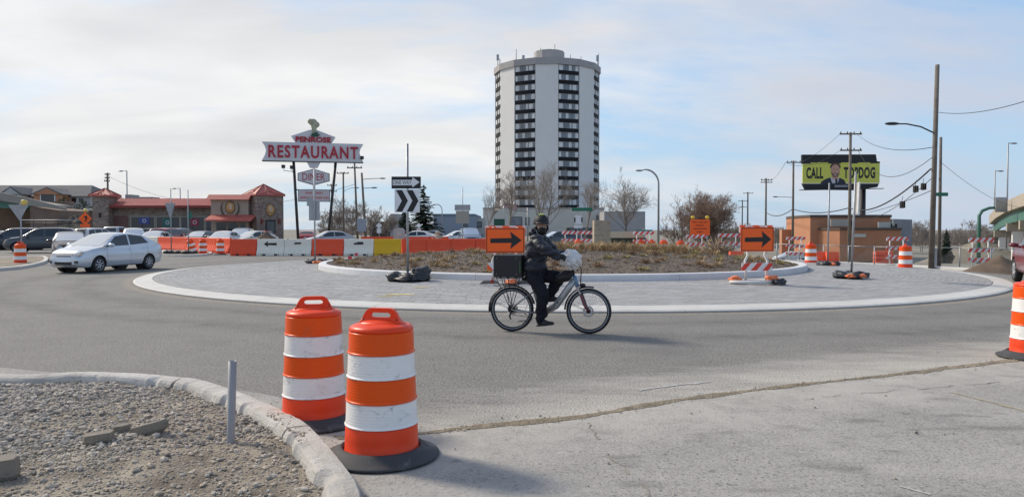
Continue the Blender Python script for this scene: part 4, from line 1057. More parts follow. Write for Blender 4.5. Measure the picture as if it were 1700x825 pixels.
def make_car(kind, pnt, detail=True):
    s = CARS[kind]; W = s['W'] / 2; nose, tail = s['nose'], s['tail']; ax = s['wb'] / 2; wr = s['wr']
    t = thing(kind + '_car' if kind != 'pickup' else 'pickup_truck', 'car', 'car')
    N = 56; g = MB(); K = 17; vs = []
    def half(x):
        e = max(0, (x - (nose - .75)) / .75); q = max(0, ((tail + .6) - x) / .6); return W * (1 - .30 * e ** 2.4 - .20 * q ** 2.4)
    def sec(x):
        w = half(x); zb, zt = sm(s['zb'], x, .05), sm(s['deck'], x, .06); h = zt - zb
        e = max(0, (x - (nose - .5)) / .5)
        c = [(0, zb), (.80 * w, zb), (.93 * w, zb + .05 * h), (.985 * w, zb + .18 * h), (1.0 * w, zb + .42 * h), (.995 * w, zb + .66 * h), (.965 * w, zb + .86 * h), (.90 * w, zb + .965 * h), (.55 * w, zt + .015), (0, zt + .025)]
        return c
    for i in range(N + 1):
        f = i / N; x = tail + (nose - tail) * f
        c = sec(x); L = c + [(-y, z) for y, z in reversed(c[1:-1])]; vs += [(x, y, z) for y, z in L]; K = len(L)
    fs = [(i * K + j, i * K + (j + 1) % K, (i + 1) * K + (j + 1) % K, (i + 1) * K + j) for i in range(N) for j in range(K)]
    fs = [tuple(reversed(f)) for f in fs]
    fs += [tuple(range(K)), tuple(range((N + 1) * K - 1, N * K - 1, -1))]
    g.add(vs, fs, 0, True)
    low = link('car_low', g.mesh('body', pnt)); bm = bmesh.new(); bm.from_mesh(low.data); bmesh.ops.recalc_face_normals(bm, faces=bm.faces); bm.to_mesh(low.data); bm.free()
    cut = MB()
    for x in (-ax, ax):
        for sy in (-1, 1): cut.cyl((x, sy * W * .52, wr), (x, sy * (W + .3), wr), wr + .055, n=28)
    cu = link('car_cut', cut.mesh('cut', pnt)); bm = bmesh.new(); bm.from_mesh(cu.data); bmesh.ops.recalc_face_normals(bm, faces=bm.faces); bm.to_mesh(cu.data); bm.free()
    md = low.modifiers.new('b', 'BOOLEAN'); md.object = cu; md.operation = 'DIFFERENCE'; md.solver = 'EXACT'
    bpy.context.view_layer.update()
    me = bpy.data.meshes.new_from_object(low.evaluated_get(bpy.context.evaluated_depsgraph_get()))
    bpy.data.objects.remove(low); bpy.data.objects.remove(cu)
    # greenhouse
    r = s['roof']; x0, x1 = r[0][0], r[-1][0]; g2 = MB(); n2 = 44; vs = []; 
    def gh(x):
        w = half(x); zt = sm(s['deck'], x, .06) - .05; zr = max(zt + .005, sm(r, x, .06)); hh = (zr - zt) / (max(q[1] for q in r) - zt)
        wt = w * (.955 - .20 * min(1, hh)); return w, zt, zr, wt
    for i in range(n2 + 1):
        x = x0 + (x1 - x0) * i / n2; w, zt, zr, wt = gh(x); h = zr - zt
        c = [(0, zt - .05), (.95 * w, zt - .04), (.945 * w, zt), (wt + .03, zt + .78 * h), (wt - .02, zt + .92 * h), (wt - .13, zt + .99 * h), (.4 * wt, zr + .02), (0, zr + .025)]
        L = c + [(-y, z) for y, z in reversed(c[1:-1])]; vs += [(x, y, z) for y, z in L]; K2 = len(L)
    fs = [tuple(reversed((i * K2 + j, i * K2 + (j + 1) % K2, (i + 1) * K2 + (j + 1) % K2, (i + 1) * K2 + j))) for i in range(n2) for j in range(K2)] + [tuple(range(K2)), tuple(range((n2 + 1) * K2 - 1, n2 * K2 - 1, -1))]
    g2.add(vs, fs, 0, True)
    bm = bmesh.new(); bm.from_mesh(me); bm.from_mesh(g2.mesh('gh', pnt)); bmesh.ops.recalc_face_normals(bm, faces=bm.faces)
    for e in bm.edges: e.smooth = e.calc_face_angle(0) < .7
    for f in bm.faces: f.smooth = True
    me2 = bpy.data.meshes.new('body'); bm.to_mesh(me2); bvh = BVHTree.FromBMesh(bm); bm.free(); me2.materials.append(pnt)
    body = link('body', me2, t)
    def patch(name, quad, d, m, parent=t, nu=8, nv=6, off=.005, thick=True):
        """quad of 4 points projected along d on to the body"""
        A, B, C, D = [Vector(q) for q in quad]; d = Vector(d).normalized(); pts = []
        for j in range(nv + 1):
            for i in range(nu + 1):
                a, b = i / nu, j / nv; p = A.lerp(B, a).lerp(D.lerp(C, a), b); h = bvh.ray_cast(p - d * 3, d)
                q = h[0] if h[0] is not None else p
                pts.append(q - d * off)
        g = MB(); fs = [(j * (nu + 1) + i, j * (nu + 1) + i + 1, (j + 1) * (nu + 1) + i + 1, (j + 1) * (nu + 1) + i) for j in range(nv) for i in range(nu)]
        g.add(pts, fs, 0, True); return g.build(name, m, parent)
    for sy in (-1, 1):
        for wv in s['win']:
            q = []
            for x, f in wv:
                w, zt, zr, wt = gh(x); q.append((x, 0, zt + .03 + f * (zr - zt - .05)))
            patch('side_window', q, (0, -sy, 0), M_GLASS, nu=10, nv=6)
    def top_quad(xa, xb, ina, inb):
        wa, _, za, ta = gh(xa); wb_, _, zb_, tb_ = gh(xb); return [(xa, -ta * ina, za), (xa, ta * ina, za), (xb, tb_ * inb, zb_), (xb, -tb_ * inb, zb_)]
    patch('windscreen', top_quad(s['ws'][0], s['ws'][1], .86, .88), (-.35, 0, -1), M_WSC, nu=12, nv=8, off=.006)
    patch('rear_window', top_quad(s['rw'][0], s['rw'][1], .86, .86), (.8 if kind != 'sedan' else .4, 0, -1), M_GLASS, nu=12, nv=6, off=.006)
    zb_n = sm(s['deck'], nose - .25); zlo = sm(s['zb'], nose - .2)
    for sy in (-1, 1):
        zt = zb_n - .03
        lampq = [(nose, sy * W * .44, zt - .14), (nose, sy * W * .80, zt - .17), (nose, sy * W * .95, zt + .06), (nose, sy * W * .48, zt - .04)]
        L = patch('headlight', lampq, (-1, -sy * .32, -.15), M_LAMP, nu=8, nv=4)
        patch('indicator', [(nose, sy * W * .74, zt - .14), (nose, sy * W * .90, zt - .08), (nose, sy * W * .92, zt - .02), (nose, sy * W * .76, zt - .09)], (-1, -sy * .45, 0), M_AMBER, L, 4, 2, .009)
        zt = sm(s['deck'], tail + .1)
        patch('tail_light', [(tail, sy * W * .60, zt - .26), (tail, sy * W * .84, zt - .24), (tail, sy * W * .84, zt - .07), (tail, sy * W * .58, zt - .08)], (1, 0, 0), M_TAIL, nu=4, nv=4)
        patch('fog_recess', [(nose, sy * W * .56, zlo + .16), (nose, sy * W * .74, zlo + .17), (nose, sy * W * .74, zlo + .25), (nose, sy * W * .60, zlo + .25)], (-1, 0, 0), M_TRIM, nu=4, nv=3)
        g = MB(); mx = s['win'][0][0][0] - .12; w, zt2, zr2, wt2 = gh(mx); g.ell((mx + .02, sy * (w + .10), zt2 + .10), (.09, .13, .075), 14, 10); g.cyl((mx, sy * (w - .08), zt2 + .04), (mx, sy * (w + .05), zt2 + .07), .03, n=8); g.build('mirror', pnt, t)
        for x in (s['win'][0][3][0] + .02, s['win'][1][2][0] + .05):
            zt3 = sm(s['deck'], x) - .13; g = MB(); h = bvh.ray_cast(Vector((x, sy * 3, zt3)), Vector((0, -sy, 0)))
            if h[0] is not None: g.box((x, h[0].y + sy * .008, zt3), (.17, .03, .028)); g.build('door_handle', pnt, t, bevel=.008)
        if detail:
            for x in (s['win'][0][0][0] - .02, s['win'][0][3][0] - .04, s['win'][1][2][0] - .18):
                zt4 = sm(s['deck'], x); patch('door_seam', [(x, 0, .30), (x + .009, 0, .30), (x + .009, 0, zt4 - .02), (x, 0, zt4 - .02)], (0, -sy, 0), M_TRIM, nu=1, nv=12, off=.003)
            patch('sill_trim', [(-ax + .45, 0, .235 if kind == 'sedan' else .33), (ax - .45, 0, .235 if kind == 'sedan' else .33), (ax - .45, 0, .26 if kind == 'sedan' else .38), (-ax + .45, 0, .26 if kind == 'sedan' else .38)], (0, -sy, 0), M_TRIM, nu=10, nv=1, off=.004)
    patch('grille', [(nose, -W * .36, zb_n - .20), (nose, W * .36, zb_n - .20), (nose, W * .44, zb_n - .085), (nose, -W * .44, zb_n - .085)], (-1, 0, 0), M_TRIM, nu=8, nv=3)
    patch('grille_bar', [(nose, -W * .40, zb_n - .155), (nose, W * .40, zb_n - .155), (nose, W * .42, zb_n - .125), (nose, -W * .42, zb_n - .125)], (-1, 0, 0), pnt, nu=8, nv=1, off=.014)
    patch('lower_intake', [(nose, -W * .42, zlo + .10), (nose, W * .42, zlo + .10), (nose, W * .46, zlo + .21), (nose, -W * .46, zlo + .21)], (-1, 0, 0), M_TRIM, nu=8, nv=3)
    patch('number_plate', [(tail, -.16, .72), (tail, .16, .72), (tail, .16, .86), (tail, -.16, .86)], (1, 0, 0), M_PLATE, nu=2, nv=2, off=.01)
    for x in (-ax, ax):
        for sy in (-1, 1):
            g = MB(); g.lathe([(wr + .052, -.02), (wr + .052, .36)], 28, a0=rad(-15), a1=rad(195)); 
            M = Matrix.Translation((x, sy * (W * .55), wr)) @ Matrix.Rotation(-math.pi / 2 if sy > 0 else math.pi / 2, 4, 'X')
            g2_ = MB(); vs = []
            for k in range(25):
                a = rad(-12 + 204 * k / 24); 
                for yy in (W * .53, W * .955): vs.append((x + (wr + .05) * math.cos(a), sy * yy, wr + (wr + .05) * math.sin(a)))
            g2_.add(vs, [(2 * k, 2 * k + 1, 2 * k + 3, 2 * k + 2) for k in range(24)])
            g2_.add([(x + (wr + .05) * math.cos(2 * math.pi * k / 24), sy * W * .54, wr + (wr + .05) * math.sin(2 * math.pi * k / 24)) for k in range(24)], [tuple(range(24))])
            g2_.build('arch_liner', M_TRIM, t)
            wh = bpy.data.objects.new('wheel', None); col.objects.link(wh); wh.parent = t; wh.location = (x, sy * (W - .105), wr); wh.rotation_euler = (-sy * math.pi / 2, 0, 0)
            g = MB(); g.lathe([(wr * .64, -.09), (wr * .9, -.10), (wr * .985, -.075), (wr, -.04), (wr, .04), (wr * .985, .075), (wr * .9, .10), (wr * .66, .095), (wr * .62, .06)], 32); g.build('tyre', M_TYRE, wh)
            g = MB(); g.lathe([(wr * .66, .09), (wr * .62, .095), (wr * .58, .07), (wr * .5, .05), (0, .045)], 32, mi=1); 
            for k in range(7):
                a = 2 * math.pi * k / 7; g.tube([(wr * .12 * math.cos(a), wr * .12 * math.sin(a), .088), (wr * .60 * math.cos(a), wr * .60 * math.sin(a), .084)], [wr * .12, wr * .11], 6, flat=.35)
            g.lathe([(wr * .66, .088), (wr * .645, .1), (wr * .6, .09)], 32); g.lathe([(wr * .17, .08), (wr * .15, .1), (0, .105)], 16); g.build('rim', [M_RIM, M_TRIM], wh)
    return t
def car_at(o, near_front, heading, ax, W):
    """place a car by the ground contact of its left front wheel"""
    h = Vector(heading).normalized(); left = Vector((-h.y, h.x)); c = Vector(near_front) - h * ax - left * (W - .1)
    o.location = (c.x, c.y, gz(c.x, c.y)); o.rotation_euler = (0, 0, math.atan2(h.y, h.x))
silver = make_car('sedan', P_SILVER); tag(silver, 'silver blue sedan driving round the circulating road', 'car')
car_at(silver, (-15.3, 27.3), (-.243, -.97), 1.275, .845)
SED = silver
P_DARK = paint('black_maroon', (.035, .022, .022)); P_NAVY = paint('navy', (.028, .034, .05)); P_GREY = paint('graphite', (.06, .066, .075)); P_WHITE = paint('white', (.70, .70, .69)); P_RED = paint('red', (.34, .02, .025))
P_BLACK = paint('black', (.018, .018, .02)); P_BLUE = paint('slate_blue', (.10, .14, .20)); P_PALE = paint('pale_grey', (.42, .43, .44)); P_MAR = paint('maroon', (.16, .012, .022)); P_CREAM = paint('cream_white', (.66, .65, .60))
suv = Proto(make_car('suv', P_MAR)); pick = Proto(make_car('pickup', P_PALE))
o = suv.put((0, 0, 0), 0, 'maroon suv entering beside the apron kerb with dark mirror'); car_at(o, (15.55, 22.75), (.42, .91), 1.35, .93)
def parked(proto, old, pnt, u, Y, deg, label, group='vehicles parked by the restaurant'):
    o = proto.put(on_ground(u, Y), rad(deg), label, group) if isinstance(proto, Proto) else dup(proto, on_ground(u, Y), rad(deg), label, group)
    if pnt is not old: recolor(o, old, pnt)
    return o
S = lambda p, u, Y, d, l: parked(SED, P_SILVER, p, u, Y, d, l)
V = lambda p, u, Y, d, l: parked(suv, P_MAR, p, u, Y, d, l)
S(P_DARK, 116, 40, -58, 'black sedan waiting behind the silver sedan').pop('group', None)
V(P_NAVY, 28, 58, 188, 'navy suv parked under the concrete overpass')
V(P_GREY, 72, 51, 200, 'graphite grey suv parked before the overpass abutment')
V(P_WHITE, 84, 68, 190, 'white suv showing only its roof behind the graphite suv')
S(P_PALE, 2, 66, 180, 'pale grey sedan at the end of the row under the overpass')
V(P_WHITE, 161, 68, 78, 'white suv parked with its tail out by the orange diamond sign')
parked(pick, P_PALE, P_PALE, 192, 74, 82, 'pale grey pickup truck with red tail lamps parked nose in')
V(P_CREAM, 222, 64, -60, 'cream suv parked facing out with dark flank')
V(P_BLACK, 252, 74, 90, 'black suv nose in at the restaurant windows')
S(P_WHITE, 257, 62, -85, 'white sedan parked facing out behind red barriers')
V(P_RED, 281, 66, 85, 'red suv parked nose in behind the twin posts')
V(P_NAVY, 302, 70, 88, 'dark blue suv nose in beside the red suv')
S(P_BLACK, 333, 63, -95, 'black sedan with bright roof parked behind drums')
S(P_WHITE, 372, 60, -88, 'white sedan facing out before the restaurant entrance')
S(P_RED, 374, 76, 90, 'red sedan nose in at the restaurant awning')
V(P_BLACK, 402, 66, -80, 'black suv facing out beside the dirt pile')
S(P_CREAM, 420, 62, -120, 'cream sedan half hidden behind the dirt pile')
S(P_RED, 440, 78, 90, 'red sedan nose in at the stone corner tower')
S(P_RED, 511, 74, 100, 'dark red sedan parked nose in between the sign legs')
S(P_PALE, 546, 64, -150, 'pale grey sedan parked beside the sign leg')
S(P_WHITE, 690, 74, 175, 'white sedan crossing behind the spruce')
S(P_BLUE, 722, 78, 10, 'slate blue sedan passing before the blue warehouse')
V(P_BLUE, 780, 66, -82, 'slate blue suv facing out behind the rubble heap')
S(P_WHITE, 760, 76, 200, 'white sedan parked behind the slate blue suv')
S(P_GREY, 925, 62, -160, 'graphite sedan behind the cyclist and mound')
o = S(P_WHITE, 1312, 92, 186, 'white sedan parked below the brick building'); o.pop('group', None)
# ================================================================== buildings
def stone_wall_material(name, cols, scale, mortar=(.30, .27, .23)):
    k = NT(name, .9); v = k.scaled(scale, scale, scale * 2.0)
    n = k.t.nodes.new('ShaderNodeTexVoronoi'); n.inputs['Scale'].default_value = 1; k.t.links.new(v, n.inputs['Vector'])
    rp = k.t.nodes.new('ShaderNodeValToRGB'); s = k.t.nodes.new('ShaderNodeSeparateColor'); k.t.links.new(n.outputs['Color'], s.inputs[0]); k.t.links.new(s.outputs[0], rp.inputs[0])
    el = rp.color_ramp.elements; el[0].color = (*cols[0], 1); el[1].color = (*cols[-1], 1)
    for i, c in enumerate(cols[1:-1]): e = el.new((i + 1) / (len(cols) - 1)); e.color = (*c, 1)
    e = k.voro(1, 'DISTANCE_TO_EDGE', 'Distance', v); k.color(k.mix(k.map(e, .02, .07), mortar, rp.outputs[0])); k.bump(k.map(e, 0, .12), .6, .03); return k.m
M_STONE = stone_wall_material('stone_veneer', [(.16, .11, .09), (.25, .17, .13), (.21, .16, .135), (.32, .24, .185), (.14, .105, .095)], 2.6)
def brick_material(name, a, b, mortar, sc_=1.0):
    k = NT(name, .9); n = k.t.nodes.new('ShaderNodeTexBrick'); x, y, z = k.xyz()
    c = k.t.nodes.new('ShaderNodeCombineXYZ'); k.put(c.inputs[0], k.math('ADD', x, y)); k.put(c.inputs[1], z)
    k.t.links.new(c.outputs[0], n.inputs['Vector']); n.inputs['Scale'].default_value = sc_
    n.inputs['Color1'].default_value = (*a, 1); n.inputs['Color2'].default_value = (*b, 1); n.inputs['Mortar'].default_value = (*mortar, 1); n.inputs['Brick Width'].default_value = .24; n.inputs['Row Height'].default_value = .08; n.inputs['Mortar Size'].default_value = .008
    w = k.map(k.noise(.5, 6, .6), .35, .75, 0, .35); k.color(k.mix(w, n.outputs['Color'], tuple(q * .62 for q in a))); return k.m
M_BRICK = brick_material('orange_brick', (.52, .215, .098), (.43, .17, .08), (.46, .33, .25))
M_ROOF = mat('red_metal_roof', (.44, .105, .08), .55, var=.15, scale=1.2)
M_STUC = mat('tan_stucco', (.40, .32, .25), .9, var=.08, scale=1)
M_DGL = mat('dark_window_glass', (.02, .024, .026), .08, spec=.7)
M_FRAME = mat('beige_frame', (.42, .37, .30), .6)
RY = 85.0; k = RY / FOC
X = lambda u: (u - CX) * k
Z = lambda v: ht(v, RY)
rest = thing('restaurant', 'low stone restaurant with red metal roofs and corner tower', 'building', (0, RY, 0))
def wbox(parent, name, m, x0, x1, y0, y1, z0, z1, bevel=0):
    g = MB(); g.box(((x0 + x1) / 2, (y0 + y1) / 2, (z0 + z1) / 2), (x1 - x0, y1 - y0, z1 - z0)); return g.build(name, m, parent, bevel=bevel)
wbox(rest, 'wall', M_STONE, X(188), X(362), 0, 9, 0, Z(338))
def ribbed_roof(parent, x0, x1, ye, ze, yr, zr, pitch=.42):
    g = MB(); g.prism([(ye, ze), (yr, zr), (yr, zr - .25), (ye + .05, ze - .22)], x0, x1, 'yz'); rf = g.build('roof', M_ROOF, parent); d = Vector((0, yr - ye, zr - ze)).normalized(); nrm = Vector((0, -d.z, d.y))
    n = int((x1 - x0) / pitch)
    for i in range(n + 1):
        x = x0 + (x1 - x0) * i / n; g = MB(); a, b = Vector((x, ye, ze)) + nrm * .02, Vector((x, yr, zr)) + nrm * .02; g.tube([a, b], .035, 4, smooth=False); g.build('roof_seam', M_ROOF, rf)
    g = MB(); g.box(((x0 + x1) / 2, ye - .06, ze - .14), (x1 - x0, .12, .26)); g.build('fascia', mat('dark_red_trim', (.22, .025, .02), .5), rf)
    return rf
ribbed_roof(rest, X(186), X(362), -.9, Z(341.5), 1.9, Z(328.5))
for a, b in ((219, 257), (261, 298.5), (302, 339), (343, 361)):
    wbox(rest, 'window', M_FRAME, X(a) - .1, X(b) + .1, -.10, .05, Z(386), Z(359.0)); win = rest.children[-1]
    wbox(win, 'pane', M_DGL, X(a), X(b), -.125, -.103, Z(385.5), Z(360.2))
    wbox(win, 'mullion', M_TRIM, X((a + b) / 2) - .03, X((a + b) / 2) + .03, -.15, -.127, Z(385.5), Z(360.2))
wbox(rest, 'door_panel', mat('brown_panel', (.17, .085, .07), .7), X(190), X(213), -.06, .02, 0, Z(358.5))
for a, b, v0, v1, c, nm in ((232, 250, 361, 372, (.05, .07, .26), 'banner_blue'), (271, 288, 362, 377, (.03, .13, .11), 'banner_green'), (318, 331, 363, 375, (.30, .02, .05), 'banner_red')):
    bo = wbox(rest, 'window_banner', mat(nm, c, .5, var=.2, scale=3), X(a), X(b), -.165, -.153, Z(v1), Z(v0))
    g = MB(); g.lathe([(.22, 0), (.16, 0)], 20, M=Matrix.Translation((X((a + b) / 2), -.17, Z((v0 + v1) / 2))) @ Matrix.Rotation(math.pi / 2, 4, 'X')); g.build('round_emblem', M_WSIGN, bo)
def pyramid(parent, cx, cy, half, z0, z1, rz, m=M_ROOF):
    g = MB(); c = [Vector((s * half, t * half, 0)) for s, t in ((-1, -1), (1, -1), (1, 1), (-1, 1))]; M = Matrix.Translation((cx, cy, z0)) @ Matrix.Rotation(rz, 4, 'Z')
    v = c + [Vector((q.x, q.y, .16)) for q in c] + [Vector((0, 0, z1 - z0))]
    g.add(v, [(3, 2, 1, 0), (0, 1, 5, 4), (1, 2, 6, 5), (2, 3, 7, 6), (3, 0, 4, 7), (4, 5, 8), (5, 6, 8), (6, 7, 8), (7, 4, 8)], 0, False, M); rf = g.build('roof', m, parent)
    for i in range(4):
        a, b = v[4 + i], v[4 + (i + 1) % 4]
        n = 7
        for j in range(n + 1):
            e = a.lerp(b, j / n); w = abs(j / n - .5) * 2; tpt = v[8].lerp(e, w) if j not in (0, n) else e
            if (tpt - e).length < .15 and j not in (0, n): continue
            g = MB(); q = v[8] if j in (0, n) else a.lerp(v[8], 1 - w).lerp(b.lerp(v[8], 1 - w), .5) 
            g.tube([M @ (e + Vector((0, 0, .02))), M @ (q + Vector((0, 0, .03)))], .045, 4, smooth=False); g.build('roof_seam', M_ROOF, rf)
    return rf
wbox(rest, 'tower_wall', M_STONE, X(164), X(190), -1.2, .8, 0, Z(325))
pyramid(rest, X(177), -.2, 1.25, Z(327), Z(313), 0)
wbox(rest, 'annex_wall', mat('annex_brown', (.15, .09, .07), .8, var=.2, scale=1), X(146), X(164), .2, 4, 0, Z(350)); wbox(rest, 'annex_canopy', M_KERB, X(144), X(164), -.6, 4.2, Z(350) + .003, Z(346))
wbox(rest, 'wall_lamp', M_BLK, X(175), X(178), -1.36, -1.2, Z(361), Z(354), .03)
# entrance section with awning
wbox(rest, 'entrance_wall', M_STUC, X(360), X(421), -1.6, 6, 0, Z(331))
g = MB(); a0, a1 = X(355), X(424)
g.prism([(-2.1, Z(332.5)), (-1.3, Z(324)), (6, Z(324)), (6, Z(332.5))], a0, a1, 'yz'); g.build('parapet_roof', M_ROOF, rest)
g = MB(); g.prism([(-3.4, Z(365.5)), (-1.6, Z(357)), (-1.6, Z(359)), (-3.4, Z(368))], X(360), X(434), 'yz'); g.build('awning', M_ROOF, rest)
for a, b in ((369, 385), (388, 404), (408, 416)):
    wbox(rest, 'window', M_FRAME, X(a) - .06, X(b) + .06, -1.66, -1.58, .3, Z(369)); wbox(rest.children[-1], 'pane', M_DGL, X(a), X(b), -1.685, -1.665, .35, Z(370))
def medallion(parent, M):
    M = M @ Matrix.Scale(.78, 4)
    g = MB(); g.lathe([(0, .05), (.62, .05), (.66, 0)], 28, M=M @ Matrix.Diagonal((1.0, 1.3, 1, 1))); o = g.build('medallion', mat('medallion_gold', (.50, .27, .09), .5, var=.35, scale=3), parent)
    g = MB(); g.lathe([(.62, .055), (.70, .08), (.74, 0)], 28, M=M @ Matrix.Diagonal((1.0, 1.3, 1, 1))); g.build('medallion_rim', mat('medallion_rim', (.12, .10, .07), .5), o)
    g = MB(); g.lathe([(0, .07), (.26, .065), (.30, .05)], 14, M=M @ Matrix.Translation((.05, .1, 0)) @ Matrix.Diagonal((1, 1.4, 1, 1))); g.build('emblem', mat('emblem_cream', (.58, .45, .30), .6, var=.3, scale=6), o)
    return o
RX = Matrix.Rotation(math.pi / 2, 4, 'X')
medallion(rest, Matrix.Translation((X(391.5), -1.6, Z(345))) @ RX)
for s in (-1, 1):
    g = MB(); g.tube([(X(391.5) + s * 1.0 * math.cos(a), -1.66, Z(346) + 1.05 * math.sin(a)) for a in [-1.35 + 2.0 * i / 10 for i in range(11)]], [.04, .1, .13, .15, .16, .16, .15, .13, .1, .07, .03], 6, flat=.4); g.build('wreath', mat('wreath_dark', (.09, .10, .07), .7), rest)
# corner tower turned to the junction
TM = Matrix.Translation((X(437), .2, 0)) @ Matrix.Rotation(rad(45), 4, 'Z'); hs = 1.62
g = MB(); g.box((0, 0, Z(324) / 2), (2 * hs, 2 * hs, Z(324)), M=TM); g.build('tower_wall', M_STONE, rest)
pyramid(rest, X(437), .2, 1.78, Z(326), Z(306), rad(45))
FM = TM @ Matrix.Rotation(rad(0), 4, 'Z')
medallion(rest, FM @ Matrix.Translation((0, -hs, Z(349))) @ RX @ Matrix.Identity(4))
g = MB(); g.box((0, -hs - .02, 1.35), (1.2, .08, 2.7), M=FM); d = g.build('door', M_TRIM, rest); g = MB(); g.box((0, -hs - .07, 1.35), (.9, .03, 2.3), M=FM); g.build('pane', mat('door_glass', (.10, .115, .12), .1), d)
for x in (-1.05, 1.05):
    g = MB(); g.box((x, -hs - .1, 2.5), (.2, .2, .5), M=FM); g.build('wall_lamp', mat('lamp_red', (.20, .03, .025), .5), rest)
wbox(rest, 'vent_stack', mat('duct_grey', (.34, .33, .32), .6), X(186), X(196), 3, 5, Z(329), Z(321)); wbox(rest, 'duct', MATS['duct_grey'], X(205), X(232), 3.2, 5, Z(329), Z(325))
# parking lot sheet
g = MB(); pl = [(-78, 47), (8, 47), (10, 84), (-78, 84)]; g.add([(x, y, -.018) for x, y in pl], [(0, 1, 2, 3)]); g.build('parking_lot', mat('lot_asphalt', (.17, .165, .155), .9, var=.2, scale=.6, c2=(.24, .235, .22)), kind='structure')

# ------------------------------------------------------------------ roadside restaurant sign
SY = 65.0; k = SY / FOC; p = on_ground(521, SY)
sg = thing('restaurant_sign', 'tall vintage white sign with red lettering on two slanted black legs', 'sign', p, rad(13)); c13 = 1 / math.cos(rad(13))
x_ = lambda u: (u - 521) * k * c13
z_ = lambda v: ht(v, SY)
M_SW = mat('sign_enamel_white', (.62, .62, .63), .4, var=.08, scale=1.5); M_SR = mat('sign_letter_red', (.42, .012, .03), .4); M_SB = mat('sign_leg_black', (.025, .023, .024), .5)
def spoly(name, pts, d0, d1, m, parent=sg): g = MB(); g.prism([(x_(u), z_(v)) for u, v in pts], d0, d1, 'xz'); return g.build(name, m, parent)
rim = mat('sign_rim_dark', (.10, .09, .09), .5)
spoly('main_board', [(442.5, 238), (447, 245), (449, 252), (447, 260), (442.5, 268.5), (600, 268.5), (596, 260), (594, 252), (596, 245), (600, 238)], -.30, .30, M_SW)
spoly('board_edge', [(442.5, 268.6), (600, 268.6), (600, 269.6), (442.5, 269.6)], -.31, .31, rim)
spoly('crest_board', [(487, 227.5), (516, 216.5), (527, 216.5), (556, 227.5), (549.5, 237.9), (493.5, 237.9)], -.24, .24, M_SW)
text_part('lettering', 'RESTAURANT', M_SR, sg, (x_(522), -.34, z_(253.3)), 139 * k * c13, 20.5 * k, .08, bold=.022, space=1.18)
text_part('lettering', 'Penrose'.upper(), M_SR, sg, (x_(521.5), -.29, z_(232.5)), 55 * k * c13, 9.0 * k, .09, bold=.035)
spoly('neck_tab', [(511, 269.7), (532, 269.7), (527.5, 279), (515.5, 279)], -.15, .15, M_SW)
spoly('hexagon_rim', [(496.5, 288), (521.5, 280.5), (546.5, 288), (546.5, 300.5), (521.5, 307.8), (496.5, 300.5)], -.12, .16, rim)
spoly('hexagon_board', [(497.8, 288.8), (521.5, 281.8), (545.2, 288.8), (545.2, 299.7), (521.5, 306.4), (497.8, 299.7)], -.16, -.121, M_SW)
text_part('lettering', 'DINER', M_SR, sg, (x_(521.5), -.17, z_(294)), 35 * k * c13, 11.5 * k, .02, bold=.0)
spoly('message_rim', [(497, 315), (547, 315), (547, 335), (497, 335)], -.1, .12, rim)
spoly('message_panel', [(498, 316), (546, 316), (546, 334), (498, 334)], -.13, -.101, mat('panel_pink_white', (.55, .50, .50), .5))
M_SR2 = mat('faded_red_lettering', (.50, .20, .20), .6)
for i, (a, b, v) in enumerate(((508, 519, 320.5), (523, 536, 320.5), (500, 521, 328.5), (523, 545, 328.5))): scribble(sg, 'worn_lettering', x_(a), x_(b), z_(v), 4 * k, M_SR2, -.135, 60 + i, 6)
for a, b in (((490.5, 270), (497.5, 411)), ((556, 270), (541.5, 411))):
    g = MB(); g.tube([(x_(a[0]), 0, z_(a[1])), (x_(b[0]), 0, -.2)], .12, 8); g.build('leg', M_SB, sg)
g = MB(); g.cyl((x_(521.5), 0, z_(269.6)), (x_(521.5), 0, z_(335)), .06, n=8); g.cyl((x_(494), .0, z_(315.5)), (x_(550), 0, z_(315.5)), .05, n=6); g.build('hanger', M_SB, sg)
g = MB()                                              # rose bud finial
for (cx_, cv, rx, rv, ry) in ((521, 203.5, 7.0, 6.0, .22), (525, 207, 6.5, 5.5, .24), (516.5, 202, 4.2, 4.5, .2), (523, 210, 5.5, 4.5, .22)): g.ell((x_(cx_), 0, z_(cv)), (rx * k, ry, rv * k), 14, 10)
g.prism([(x_(518.5), z_(210)), (x_(527), z_(210)), (x_(526), z_(217)), (x_(524), z_(222)), (x_(519.5), z_(222))], -.33, .1, 'xz'); g.build('rose_bud', mat('rose_sage', (.40, .40, .27), .6, var=.25, scale=3), sg)
spoly('rose_leaf', [(517, 226), (521, 222), (529, 219.5), (527, 222.5), (532, 224), (528, 227.5), (521, 228)], -.38, -.26, mat('leaf_dark_green', (.02, .075, .05), .5))
for (u, v) in ((475, 278), (488, 279), (598, 261)):
    g = MB(); g.box((x_(u), -.3, z_(v)), (.30, .35, .28)); g.tube([(x_(u), -.1, z_(v)), (x_(u), 0, z_(v + 6)), (x_(491 if u < 520 else 596), 0, z_(v + 8 if u < 520 else 262))], .025, 5); g.build('floodlight', M_SB, sg)

